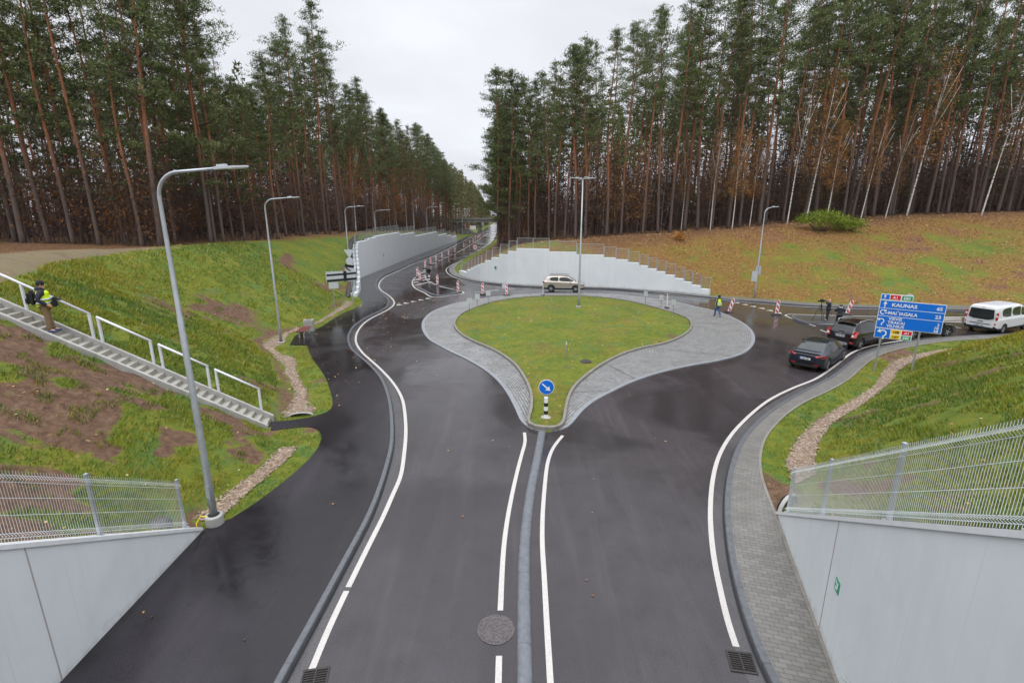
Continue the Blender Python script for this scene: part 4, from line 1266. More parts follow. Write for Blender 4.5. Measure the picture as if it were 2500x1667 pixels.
for p, t_ in zip(bl, ['striped board at the left tip of the hatched area, the taller one',
                      'red and white striped board just in front of the board at the hatched tip',
                      'striped board standing on the raised part of the left splitter island',
                      'striped board at the right corner of the left splitter island',
                      'striped board alone on the carriageway between splitter island and grass island',
                      'striped board standing in front of a round blank sign, left of the beige car']):
    put_board(p[0], p[1], .13 if 'raised' in t_ else .01, R(random.Random(p[0]).uniform(-12, 12)), t_, G1)
ordn = ['first', 'second', 'third', 'fourth', 'fifth', 'sixth', 'seventh', 'eighth', 'ninth', 'tenth', 'eleventh', 'twelfth', 'thirteenth', 'farthest']
for i, p in enumerate(DATA['brow']):
    put_board(p[0], p[1], .01, R(random.Random(i).uniform(-14, 14)), f'{ordn[i]} striped board from the roundabout in the approach road row', 'striped warning boards down the approach road')
for p, t_, tl in zip(DATA['bright'], ['striped board leaning right, next to the person walking in a yellow vest', 'upright striped board between the walking person and the tripod', 'striped board leaning right on the right splitter island behind the two camera people'], (R(14), R(2), R(13))):
    put_board(p[0], p[1], .01 if 'tripod' in t_ or 'walking' in t_ else .13, R(-16), t_, 'striped warning boards by the right splitter island', tl)
for p, t_ in zip(DATA['bedge'], ['striped board seen almost edge on, left of the beige car', 'striped board seen edge on, at the right rear rim of the grass island']):
    put_board(p[0], p[1], .05, R(80), t_, 'striped warning boards seen edge on', R(6) if 'rim' in t_ else 0)
# round blank sign behind board 6
rs = empty('round_sign', (-.75, 50.4, 0), 0, 'round grey sign back behind a striped board, left of the beige car', 'sign')
mb = MB(); mb.lathe([(0, 0), (.30, 0), (.30, .02), (0, .02)], (0, 0, .95), 24, M=Matrix.Rotation(R(90), 3, 'X')); mb.build('sign_disc', MAT['signback'], rs)
mb = MB(); mb.tube([(0, .03, 0), (0, .03, 1.2)], .03, 8); mb.build('post', MAT['galv'], rs)
rs = empty('round_sign', (31.3, 38.9, .0), R(-35), 'round grey sign back rising just behind the big blue direction sign', 'sign')
mb = MB(); mb.lathe([(0, 0), (.30, 0), (.30, .02), (0, .02)], (0, 0, 1.72), 24, M=Matrix.Rotation(R(90), 3, 'X')); mb.build('sign_disc', MAT['signback'], rs)
mb = MB(); mb.tube([(0, .03, 0), (0, .03, 1.95)], .03, 8); mb.build('post', MAT['galv'], rs)

# marker posts on the island (seen from behind)
gpost = plain('green_grey_post', (.20, .26, .24), .5)
def marker(p, label, group, rz):
    r = empty('marker_post', (p[0], p[1], max(.1, Tz(p[0], p[1]))), rz, label, 'marker', group)
    mb = MB(); mb.box((0, 0, .98), (.42, .015, .46)); mb.build('plate', MAT['signback'], r, bevel=.004)
    mb = MB(); mb.tube([(0, .03, -.1), (0, .03, 1.18)], .025, 8); mb.build('post', gpost, r)
for p, w in zip(DATA['markL'], ('nearest', 'middle', 'farthest')): marker(p, f'{w} of three small grey plates on posts at the left rear of the grass island', 'small plates at the left rear of the island', R(12))
for p, w in zip(DATA['markR'], ('farthest', 'middle', 'nearest')): marker(p, f'{w} of three small grey plates on posts at the right rear of the grass island', 'small plates at the right rear of the island', R(-55))
# thin white stake on island
r = empty('stake', (3.06, 27.1, Tz(3.06, 27.1) - .02), 0, 'thin white topped stake in the middle of the grass near the manhole', 'stake')
mb = MB(); mb.tube([(0, 0, 0), (0, 0, .82)], .025, 8); mb.build('post', gpost, r)
mb = MB(); mb.tube([(0, 0, .82), (0, 0, .95), (0, 0, 1.0)], [.032, .032, .01], 8); mb.build('cap', MAT['white'], r)
r = empty('stake', (1.72, 21.3, Tz(1.72, 21.3) - .02), 0, 'thin grey stake just behind the round blue sign', 'stake')
mb = MB(); mb.tube([(0, 0, 0), (0, 0, .8)], .02, 8); mb.build('post', gpost, r)

# ------------------------------------------------------------------ text helper
def text_mesh(s, size, extrude=0.002, align='LEFT', weight=0.0):
    cu = bpy.data.curves.new('t', 'FONT')
    cu.body = s; cu.size = size; cu.extrude = extrude; cu.offset = weight; cu.align_x = align
    cu.resolution_u = 3
    o = bpy.data.objects.new('t', cu); COL.objects.link(o)
    dg = bpy.context.evaluated_depsgraph_get()
    me = bpy.data.meshes.new_from_object(o.evaluated_get(dg))
    bpy.data.objects.remove(o); bpy.data.curves.remove(cu)
    return me
def put_text(s, size, x, z, mat, parent, y=-.03, name='lettering', align='LEFT', weight=.006, sx=1.0):
    me = text_mesh(s, size, .002, align, weight)
    M = Matrix.Rotation(R(90), 4, 'X')
    me.transform(Matrix.Translation((x, y, z)) @ M @ Matrix.Diagonal((sx, 1, 1, 1)))
    me.materials.clear()
    return link(name, me, mat, parent)
MAT['blue'] = plain('sign_blue', (.0, .15, .66), .35, var=.05)
MAT['signwhite'] = plain('sign_white', (.78, .79, .80), .35, var=.04)
MAT['green'] = plain('sign_green', (.0, .30, .14), .35)
MAT['yellow'] = plain('sign_yellow', (.80, .52, .01), .35)
MAT['signred'] = plain('sign_red_bright', (.62, .01, .03), .35)
MAT['signblack'] = plain('sign_black', (.02, .02, .02), .4)

def direction_sign():
    X0, Y0 = 18.93, 25.34
    root = empty('direction_sign', (X0, Y0, 0), R(-38), 'large blue direction sign on two posts listing towns and distances, right of the cars', 'direction sign')
    W = 2.62
    # posts
    for x, z0 in ((.30, .0), (1.82, .1)):
        mb = MB(); mb.tube([(x, .06, z0 - .2), (x, .06, 3.7)], .045, 10); mb.build('post', MAT['galv'], root)
    def panel(x0, x1, z0, z1, mat, name='sign_panel', y=0):
        mb = MB(); mb.box(((x0 + x1) / 2, y, (z0 + z1) / 2), (x1 - x0, .03, z1 - z0)); p = mb.build(name, MAT['signwhite'], root, bevel=.004)
        i = MB(); i.box(((x0 + x1) / 2, y - .017, (z0 + z1) / 2), (x1 - x0 - .05, .006, z1 - z0 - .05)); q = i.build('blue_field', mat, p)
        return p
    B = MAT['blue']; Wh = MAT['signwhite']
    p = panel(0, W, 2.475, 3.915, B)
    def ln(z, par): 
        mb = MB(); mb.box((W / 2, -.022, z), (W - .03, .006, .022)); mb.build('divider', Wh, par)
    ln(3.50, p); ln(3.10, p)
    def arrow_up(cx, cz, s, par, m=Wh):
        mb = MB()
        mb.prism([(-.06, -.5), (.06, -.5), (.06, .05), (.26, .05), (0, .5), (-.26, .05), (-.06, .05)], .006, M=Matrix.Scale(s, 3), c=(cx, -.025, cz)); mb.build('arrow', m, par)
    arrow_up(.23, 3.70, .34, p)
    put_text('KAUNAS', .245, .50, 3.615, Wh, p, sx=1.06); put_text('65', .23, W - .12, 3.62, Wh, p, align='RIGHT')
    def roundel(cx, cz, s, par, a0, a1, head, m=Wh):
        """arc arrow with a tail"""
        mb = MB(); V = []; F = []
        n = 14
        for i in range(n + 1):
            a = R(a0 + (a1 - a0) * i / n)
            for r in (.24, .36):
                V.append((cx + s * r * math.cos(a), -.027, cz + s * r * math.sin(a)))
        for i in range(n): F.append((2 * i, 2 * i + 1, 2 * i + 3, 2 * i + 2))
        mb.add(V, F)
        a = R(a1); ex, ez = .3 * math.cos(a), .3 * math.sin(a)
        t = head
        tip = (ex + .30 * math.cos(R(t)), ez + .30 * math.sin(R(t)))
        l = (ex + .22 * math.cos(R(t + 90)), ez + .22 * math.sin(R(t + 90)))
        r_ = (ex + .22 * math.cos(R(t - 90)), ez + .22 * math.sin(R(t - 90)))
        mb.add([(cx + s * q[0], -.027, cz + s * q[1]) for q in (tip, l, r_)], [(0, 1, 2)])
        return mb
    # u-turn style ring for the second row
    mb = roundel(.20, 3.30, .36, p, -60, -310, -30)
    mb.box((.34, -.027, 3.255), (.10, .004, .04)); mb.build('arrow', Wh, p)
    put_text('MAIŠIAGALA', .225, .41, 3.205, Wh, p, sx=.93); put_text('23', .23, W - .12, 3.21, Wh, p, align='RIGHT')
    def ring_left(cx, cz, s, par):
        mb = roundel(cx, cz, s, par, -60, 130, 200)
        mb.box((cx + .10 * s, -.027, cz - .42 * s), (.12 * s, .004, .34 * s))
        mb.build('arrow', Wh, par)
    ring_left(.19, 2.83, .38, p)
    for i, (t_, n_) in enumerate((('VIEVIS', '3'), ('TRAKAI', '18'), ('VILNIUS', '38'))):
        z = 2.93 - i * .185
        put_text(t_, .195, .48 - .02 * i, z - .01, Wh, p, sx=1.05, weight=.004); put_text(n_, .19, W - .12, 2.85 - i * .165, Wh, p, align='RIGHT', weight=.004)
    # upper panel
    p = panel(0, 1.30, 3.93, 4.23, B)
    arrow_up(.17, 4.08, .24, p)
    def chip(x, z, w, h, m, s, tm, par):
        mb = MB(); mb.box((x + w / 2, -.024, z + h / 2), (w, .008, h)); c = mb.build('route_chip', m, par, bevel=.003)
        put_text(s, h * .82, x + w / 2, z + h * .2, tm, c, y=-.032, align='CENTER', weight=.004)
    def white(x0, x1, z0, z1, par):
        mb = MB(); mb.box(((x0 + x1) / 2, -.0205, (z0 + z1) / 2), (x1 - x0, .004, z1 - z0)); mb.build('white_field', Wh, par)
    white(.36, 1.29, 3.94, 4.22, p)
    chip(.39, 3.965, .42, .23, MAT['signred'], 'A1', Wh, p); chip(.86, 3.965, .42, .23, MAT['green'], 'E85', Wh, p)
    # lower panel
    p = panel(0, 1.55, 1.94, 2.46, B)
    ring_left(.34, 2.20, .50, p)
    white(.66, 1.54, 1.95, 2.45, p)
    chip(.69, 2.22, .38, .21, MAT['yellow'], '108', MAT['signblack'], p); chip(.69, 1.965, .38, .21, MAT['yellow'], '107', MAT['signblack'], p)
    chip(1.12, 2.22, .40, .21, MAT['signred'], 'A1', Wh, p); chip(1.12, 1.965, .40, .21, MAT['green'], 'E85', Wh, p)
direction_sign()

# round blue keep-right sign on the island tip
r = empty('keep_right_sign', (1.38, 18.95, .15), 0, 'round blue sign with a white arrow on a black and white banded bollard', 'traffic sign')
mb = MB(); mb.lathe([(0, 0), (.315, 0), (.315, .02), (0, .02)], (0, -.02, 1.32), 40, M=Matrix.Rotation(R(90), 3, 'X')); d_ = mb.build('sign_rim', MAT['signwhite'], r)
mb = MB(); mb.lathe([(0, 0), (.292, 0), (.292, .006), (0, .006)], (0, -.042, 1.32), 40, M=Matrix.Rotation(R(90), 3, 'X')); mb.build('blue_disc', MAT['blue'], d_)
mb = MB()
mb.prism([(-.03, .22), (-.03, -.06), (-.115, -.06), (0, -.235), (.115, -.06), (.03, -.06), (.03, .22)], .006, M=Matrix.Rotation(R(-48), 3, 'Y'), c=(-.01, -.053, 1.325)); mb.build('arrow', MAT['signwhite'], d_)
mb = MB(); mb.tube([(0, .02, .6), (0, .02, 1.5)], .03, 10); mb.build('post', MAT['galv'], r)
bol = MB(); bol.lathe([(.085, 0), (.085, .86), (.07, .89), (0, .89)], n=20); b_ = bol.build('bollard', MAT['signwhite'], r, smooth=False)
for z in (.16, .50):
    q = MB(); q.lathe([(.087, z), (.087, z + .155)], n=20); q.build('black_band', MAT['signblack'], b_)
q = MB(); q.lathe([(.2, -.02), (.2, .02), (.1, .03), (0, .03)], n=16); q.build('footing', MAT['conc'], r)

# ------------------------------------------------------------------ taped signs on the left
tape = plain('black_tape', (.012, .012, .014), .35)
def taped():
    a, b = Vector((-15.4, 42.75, 0)), Vector((-14.0, 43.4, 0))
    rz = math.atan2(b.y - a.y, b.x - a.x)
    root = empty('taped_sign', (a.x, a.y, .15), rz, 'white sign board on two posts wrapped in black tape, left of the path', 'sign')
    L = (b - a).length
    for x in (0, L):
        mb = MB(); mb.tube([(x, .05, -.1), (x, .05, 3.3)], .038, 8); mb.build('post', MAT['galv'], root)
    mb = MB(); mb.box((L / 2 - .03, 0, 2.72), (2.5, .03, .88)); p = mb.build('sign_panel', MAT['signback'], root)
    for z, t_ in ((2.90, .16), (2.42, .2)):
        mb = MB(); mb.box((L / 2, -.022, z), (2.46, .012, t_), M=Matrix.Rotation(R(-2), 3, 'Y')); mb.build('black_tape', tape, p)
    mb = MB(); mb.box((L / 2 + .28, -.034, 2.72), (.26, .012, .88)); mb.build('black_tape', tape, p)
    mb = MB(); mb.box((.05, 0, 1.98), (.78, .025, .56)); mb.build('lower_panel', MAT['signback'], root)
    mb = MB(); mb.box((L - .07, .0, 3.42), (.78, .025, .55)); q = mb.build('upper_panel', MAT['signback'], root)
    mb = MB(); mb.box((L - .07, -.02, 3.56), (.78, .01, .24), M=Matrix.Rotation(R(10), 3, 'Y')); mb.build('black_tape', tape, q)
    mb = MB(); mb.box((L - .2, -.03, 3.30), (.5, .01, .10), M=Matrix.Rotation(R(38), 3, 'Y')); mb.build('black_tape', tape, q)
    r2 = empty('give_way_sign', (-14.12, 43.75, .1), rz, 'grey backs of a triangular and a round sign on one post above the taped board', 'sign')
    mb = MB(); mb.tube([(0, .04, 0), (0, .04, 5.1)], .035, 8); mb.build('post', MAT['galv'], r2)
    mb = MB(); mb.prism([(-.42, 4.98), (.42, 4.98), (0, 4.25)], .02); mb.build('triangle_panel', MAT['signback'], r2)
    mb = MB(); mb.lathe([(0, 0), (.33, 0), (.33, .02), (0, .02)], (0, 0, 4.0), 24, M=Matrix.Rotation(R(90), 3, 'X')); mb.build('round_panel', MAT['signback'], r2)
taped()
# bagged sign on the banded post in the hatched area
r = empty('covered_sign', (-9.95, 59.9, 0), 0, 'sign wrapped in black plastic on a black and white post in the hatched area', 'sign')
bol = MB(); bol.lathe([(.1, 0), (.1, .85), (0, .87)], n=14); b_ = bol.build('bollard', MAT['signwhite'], r)
for z in (.15, .5):
    q = MB(); q.lathe([(.103, z), (.103, z + .17)], n=14); q.build('black_band', MAT['signblack'], b_)
q = MB(); q.lathe([(.02, -.34), (.22, -.22), (.34, 0), (.3, .2), (.12, .32), (0, .33)], (-.04, 0, 1.42), 10)
rr = random.Random(2)
q.v = [(x + rr.uniform(-.03, .03), y * .35 + rr.uniform(-.02, .02), z + rr.uniform(-.04, .04)) for x, y, z in q.v]; q.build('plastic_bag', plain('black_bag', (.014, .016, .018), .3), r)
# speed limit sign far
r = empty('speed_limit_sign', (-6.3, 86.5, .15), 0, 'round white speed limit sign with red rim reading 50, right of the approach road', 'traffic sign')
mb = MB(); mb.lathe([(0, 0), (.40, 0), (.40, .02), (0, .02)], (0, -.02, 2.2), 32, M=Matrix.Rotation(R(90), 3, 'X')); d_ = mb.build('red_rim', MAT['signred'], r)
mb = MB(); mb.lathe([(0, 0), (.32, 0), (.32, .008), (0, .008)], (0, -.045, 2.2), 32, M=Matrix.Rotation(R(90), 3, 'X')); mb.build('white_disc', MAT['signwhite'], d_)
put_text('50', .42, 0, 2.05, MAT['signblack'], d_, y=-.056, align='CENTER', weight=.012)
mb = MB(); mb.tube([(0, .02, 0), (0, .02, 2.5)], .035, 8); mb.build('post', MAT['galv'], r)

# green emergency sign on right wing wall
sgn = empty('emergency_sign', (ra + rd * 4.78 - rn * .004)[:], math.atan2(rd.y, rd.x) , 'small green emergency telephone sign fixed to the right wing wall', 'sign')
sgn.location.z = 1.53
for ch in (1,):
    mb = MB(); mb.box((0, 0, 0), (.22, .012, .25)); g_ = mb.build('green_plate', MAT['green'], sgn)
    sgn.rotation_euler.z = math.atan2(rd.y, rd.x) + math.pi if False else math.atan2(rd.y, rd.x)
    side = -1 if (Matrix.Rotation(sgn.rotation_euler.z, 3, 'Z') @ Vector((0, 1, 0))).dot(rn) > 0 else 1
    mb = MB(); mb.box((-.03, side * .008, .04), (.13, .005, .022), M=Matrix.Rotation(R(35), 3, 'Y')); mb.box((.03, side * .008, .02), (.03, .005, .1)); mb.box((-.02, side * .008, -.06), (.09, .005, .05))
    mb.build('pictogram', MAT['signwhite'], g_)
for (x, y, z, rz_, wl_) in ((-18.83, 74.0, 2.1, R(90), 'the long wall'), (-1.95, 58.87, 1.9, R(-33), 'the wall behind the roundabout, left part')):
    e = empty('emergency_sign', (x, y, z), rz_, f'tiny green sign fixed to {wl_}', 'sign')
    mb = MB(); mb.box((0, 0, 0), (.25, .03, .3)); mb.build('green_plate', MAT['green'], e)

# ------------------------------------------------------------------ bench, litter bin
def bench():
    root = empty('bench', (-14.1, 32.9, .125), R(96), 'small backless bench with dark red slats and pale legs beside the left path', 'bench')
    w = plain('bench_wood', (.16, .045, .035), .4)
    for i in range(4):
        mb = MB(); mb.box((0, -.24 + i * .16, .46), (1.75, .13, .045)); mb.build('slat', w, root, bevel=.008)
    for x in (-.6, .6):
        for y in (-.15, .15):
            mb = MB(); mb.box((x, y, .21), (.06, .07, .42)); mb.build('leg', MAT['signback'], root, bevel=.008)
        mb = MB(); mb.box((x, 0, .42), (.06, .55, .04)); mb.build('cross_bar', MAT['signback'], root)
bench()
r = empty('litter_bin', (-14.32, 34.35, .12), R(6), 'square grey concrete litter bin behind the bench', 'litter bin')
mb = MB()
o_, i_ = .30, .20
for z0, z1 in ((0, .8),):
    V = [(-o_, -.25, 0), (o_, -.25, 0), (o_, .25, 0), (-o_, .25, 0), (-o_, -.25, .8), (o_, -.25, .8), (o_, .25, .8), (-o_, .25, .8), (-i_, -.16, .8), (i_, -.16, .8), (i_, .16, .8), (-i_, .16, .8), (-i_, -.16, .5), (i_, -.16, .5), (i_, .16, .5), (-i_, .16, .5)]
    F = [(0, 1, 5, 4), (1, 2, 6, 5), (2, 3, 7, 6), (3, 0, 4, 7), (4, 5, 9, 8), (5, 6, 10, 9), (6, 7, 11, 10), (7, 4, 8, 11), (8, 9, 13, 12), (9, 10, 14, 13), (10, 11, 15, 14), (11, 8, 12, 15), (12, 13, 14, 15)]
    mb.add(V, F)
mb.build('bin_body', MAT['conc'], r, bevel=.012)
mb = MB(); mb.box((0, 0, .52), (.37, .29, .03)); mb.build('bin_liner', MAT['black'], r)

# ------------------------------------------------------------------ drains, manholes
iron = Mt('cast_iron'); v_ = iron.vor(28, 'Distance'); iron.bump(v_, .8, .01); iron.set(iron.mix(iron.noise(12, 3), (.030, .026, .025), (.060, .052, .048)), .55, .3); MAT['iron'] = iron.m
iron2 = Mt('worn_iron_lid'); v_ = iron2.vor(22, 'Distance'); iron2.bump(v_, 1.0, .012); iron2.set(iron2.mix(iron2.mr(v_, .2, .6, 0, 1), (.050, .042, .042), (.10, .085, .082)), .5, .1); MAT['iron2'] = iron2.m
hole_shade = plain('drain_hole_shade', (.004, .004, .004), .9)  # near-black colour standing in for the shade inside drains and culverts
def drain(x, y, rz, label):
    r = empty('storm_drain', (x, y, 0), rz, label, 'storm drain', 'road drains')
    mb = MB(); mb.box((0, 0, .002), (.46, .46, .01)); mb.build('pit_shade', hole_shade, r)  # flat black plate, the pit's shade painted at road level
    g = MB()
    for i in range(9): g.box((0, -.20 + i * .05, .013), (.42, .017, .012))
    g.box((0, 0, .0125), (.022, .44, .014))
    g.build('grate_bars', MAT['iron'], r)
    f = MB()
    for a in (-1, 1): f.box((a * .225, 0, .013), (.03, .48, .016)); f.box((0, a * .225, .0125), (.42, .03, .015))
    f.build('frame', MAT['iron'], r)
drain(4.37, 7.65, R(-10), 'black storm drain grate at the end of the white line, lower right')
drain(-3.62, 7.28, R(10), 'black storm drain grate cut off at the bottom edge, lower left')
def manhole(x, y, z, rad, label, m='iron', name='manhole_cover'):
    r = empty(name, (x, y, z), 0, label, 'manhole')
    mb = MB(); mb.lathe([(rad * .84, 0), (rad, 0), (rad, .012), (rad * .84, .012)], n=40); mb.build('frame_ring', MAT[m], r)
    mb = MB(); mb.lathe([(0, .014), (rad * .82, .014), (rad * .82, 0)], n=40); mb.build('lid', MAT[m], r)
manhole(-.33, 8.42, .0, .385, 'round cast iron manhole cover in the road left of the median kerb', 'iron2')
manhole(4.1, 26.7, Tz(4.1, 26.7) + .01, .34, 'dark round manhole cover in the grass of the island')
def culvert(x, y, z, rz, label, flat=1.0):
    r = empty('culvert_grate', (x, y, z), rz, label, 'culvert')
    mb = MB(); V = []; F = []
    n = 14
    for i in range(n + 1):
        a = math.pi * i / n
        for rr_, zz in ((.42, .0), (.5, .0), (.5, -.2), (.42, -.2)):
            V.append((rr_ * math.cos(a), zz * .5, rr_ * math.sin(a) * flat))
    for i in range(n):
        for k in range(4): F.append((i * 4 + k, i * 4 + (k + 1) % 4, (i + 1) * 4 + (k + 1) % 4, (i + 1) * 4 + k))
    mb.add(V, F); mb.build('pipe_rim', MAT['conc'], r)
    g = MB()
    for i in range(-3, 4):
        a = R(90 + i * 24); g.beam((0, 0, .02), (.42 * math.cos(a), 0, .42 * math.sin(a) * flat), .025)
    g.build('grate_bars', MAT['iron'], r)
    h = MB(); h.prism([(.42 * math.cos(math.pi * i / 10), .42 * math.sin(math.pi * i / 10) * flat) for i in range(11)], .02, c=(0, .06, 0)); h.build('opening_shade', hole_shade, r)  # solid black panel painting the shade inside the pipe
culvert(-8.75, 19.25, .12, R(12), 'black half round culvert grate at the end of the left gravel ditch', .28)
culvert(7.9, 12.7, .12, R(35), 'dark half round culvert seen through the fence, beside the right wing wall', .7)
r = empty('boulder', (-8.85, 10.9, .72), 0, 'grey rounded stone behind the mesh fence end at the lower left', 'stone')
mb = MB(); mb.lathe([(0, -.1), (.30, -.1), (.31, .02), (.2, .13), (0, .16)], n=12); mb.build('stone', MAT['kerbc'], r, smooth=True)

# ------------------------------------------------------------------ old bridge
def bridge():
    oc = mat_concrete('old_bridge_concrete', (.13, .125, .115), (.22, .215, .20), .6)
    root = empty('road_bridge', (-10, 186, 0), R(0), 'old grey concrete road bridge crossing the far end of the road', 'bridge')
    mb = MB(); mb.box((2, 4, 4.95), (44, 9, 1.0)); mb.build('deck', oc, root)
    mb = MB(); mb.box((2, -.7, 5.75), (44, .3, .5)); mb.box((2, -.75, 4.62), (44, .5, .35)); mb.build('parapet', oc, root)
    rr_ = MB(); rr_.beam((-20, -.7, 6.55), (24, -.7, 6.55), .1)
    for i in range(23): rr_.beam((-20 + i * 2, -.7, 5.9), (-20 + i * 2, -.7, 6.5), .09)
    rr_.build('guard_rail', plain('rusty_rail', (.28, .12, .10), .7), root)
    for x, w in ((-2.0, 1.0), (11.0, 1.0)):
        mb = MB(); mb.box((x, 3.5, 2.2), (w, 7.5, 4.5)); mb.build('pier', oc, root)
    mb = MB()
    for s in (-1, 1):
        x0 = -3.2 if s < 0 else 13
        mb.add([(x0, 0, 0), (x0 + s * 9.5, 0, 4.6), (x0 + s * 9.5, 8, 4.6), (x0, 8, 0), (x0 + s * 9.5, 8, -.1), (x0 + s * 9.5, 0, -.1)], [(0, 1, 2, 3), (0, 5, 1), (3, 2, 4), (0, 3, 4, 5), (1, 5, 4, 2)])
    mb.build('abutment_slope', oc, root)
bridge()
for x, y, z, w, h, lb in ((-16.4, 215, .8, 2.4, 1.6, 'white information board seen under the old bridge'), (-15.0, 260, 1.6, 1.2, 2.2, 'small white sign beyond the old bridge, by the far guard rail')):
    r = empty('road_sign', (x, y, 0), 0, lb, 'sign')
    mb = MB(); mb.box((0, 0, z + h / 2), (w, .05, h)); mb.build('sign_panel', MAT['signwhite'], r)
    mb = MB(); mb.tube([(0, .06, 0), (0, .06, z + h)], .06, 6); mb.build('post', MAT['galv'], r)
def guard(P, label):
    r = empty('guard_rail', (0, 0, 0), 0, label, 'guard rail')
    m = sweep('rail', catmull(P, 2), [(0, .45), (.05, .5), (0, .58), (.05, .66), (0, .74)], MAT['galv'], parent=r)
    mb = MB()
    for p in resample(catmull(P, 2), 24): mb.beam((p[0], p[1], 0), (p[0], p[1], .65), .08)
    mb.build('posts', MAT['galv'], r)
guard([(-12.2, 176), (-14.6, 215), (-15.8, 270), (-16.5, 330)], 'steel guard rail left of the road beyond the old bridge')
guard([(-5.2, 148), (-4.9, 165), (-5.0, 178)], 'short steel guard rail right of the road before the old bridge')

# ------------------------------------------------------------------ vegetation
def mat_needles(name, lo, mid_, hi):
    m = Mt(name)
    n = m.noise(.55, 3, .6); n2 = m.noise(7, 2, .6)
    c = m.ramp(m.mix(.4, n, n2), [(.32, lo), (.5, mid_), (.68, hi)])
    rnd = m.objrand()
    c = m.mix(m.mr(rnd, 0, 1, 0, .5), c, tuple(x * 1.35 for x in mid_))
    return m.set(c, .6, spec=.25)
MAT['needle'] = mat_needles('pine_needles', (.048, .064, .019), (.090, .115, .033), (.165, .192, .072))
MAT['needle2'] = mat_needles('spruce_needles', (.048, .056, .016), (.090, .098, .026), (.155, .160, .050))
def mat_bark():
    m = Mt('pine_bark')
    s = m.N.new('ShaderNodeSeparateXYZ'); m.L.new(m.coord('Object'), s.inputs[0])
    n = m.noise(1, 4, .7, .3, m.coord('Object', (9, 9, 2.2)))
    z = m.math('ADD', s.outputs['Z'], m.mr(n, .3, .7, -1.6, 1.6))
    low = m.mix(n, (.075, .058, .050), (.16, .125, .11))
    high = m.mix(n, (.22, .082, .038), (.38, .16, .080))
    c = m.mix(m.mr(z, 3.5, 10, 0, 1, True), low, high)
    c = m.mix(m.mr(m.objrand(), 0, 1, 0, .35), c, (.10, .065, .05))
    m.bump(n, .6, .03)
    return m.set(c, .85, spec=.2)
MAT['bark'] = mat_bark()
MAT['limb'] = plain('dead_limb_bark', (.085, .055, .042), .85, var=.35, scale=3)
def mat_birch():
    m = Mt('birch_bark')
    n = m.noise(1, 3, .7, .2, m.coord('Object', (2.5, 2.5, 9)))
    n2 = m.noise(1.3, 3, .6)
    c = m.mix(m.mr(n, .56, .62, 0, 1), (.62, .60, .56), (.05, .045, .04))
    c = m.mix(m.mr(n2, .6, .75, 0, .6), c, (.20, .16, .13))
    return m.set(c, .7)
MAT['birch'] = mat_birch()
def mat_leaf(name, a, b, c3):
    m = Mt(name)
    c = m.ramp(m.noise(2.5, 3, .7), [(.32, a), (.5, b), (.68, c3)])
    return m.set(c, .7, spec=.2)
MAT['brownleaf'] = mat_leaf('dry_brown_leaves', (.060, .026, .012), (.14, .060, .022), (.26, .115, .030))
MAT['orangeleaf'] = mat_leaf('orange_leaves', (.22, .085, .020), (.36, .16, .035), (.50, .27, .06))
MAT['twig'] = plain('brown_twigs', (.070, .045, .036), .85, var=.5, scale=.35)
MAT['greenleaf'] = mat_leaf('yellow_green_leaves', (.08, .125, .012), (.155, .215, .018), (.28, .32, .035))

def tri_cloud(rnd, C, size, elong=3.2, up=.35, nper=1):
    """C (n,3) centres -> slivers (triangles)"""
    n = len(C)
    d = rnd.normal(0, 1, (n, 3)); d[:, 2] += up
    d /= np.linalg.norm(d, axis=1, keepdims=True)
    r = rnd.normal(0, 1, (n, 3))
    s = np.cross(d, r); s /= np.linalg.norm(s, axis=1, keepdims=True) + 1e-9
    L = (size * rnd.uniform(.6, 1.4, n))[:, None]
    w = L / elong
    V = np.stack([C - s * w * .5, C + s * w * .5, C + d * L], 1).reshape(-1, 3)
    F = np.arange(n * 3).reshape(n, 3)
    return V, F

def limb_tubes(paths):
    """paths: list of (pts list, r0, r1); 3-sided tubes -> V,F"""
    V = []; F = []
    for pts, r0, r1 in paths:
        pts = np.asarray(pts); k = len(pts); n0 = len(V)
        for i, p in enumerate(pts):
            t = pts[min(i + 1, k - 1)] - pts[max(i - 1, 0)]
            t = t / (np.linalg.norm(t) + 1e-9)
            a = np.cross(t, (0, 0, 1.0) if abs(t[2]) < .9 else (1.0, 0, 0)); a /= np.linalg.norm(a)
            b = np.cross(t, a)
            r = r0 + (r1 - r0) * i / (k - 1)
            for q in range(3):
                an = 2.094 * q
                V.append(p + (a * math.cos(an) + b * math.sin(an)) * r)
        for i in range(k - 1):
            for q in range(3):
                q2 = (q + 1) % 3
                F.append((n0 + i * 3 + q, n0 + i * 3 + q2, n0 + (i + 1) * 3 + q2, n0 + (i + 1) * 3 + q))
    return np.array(V), np.array(F)

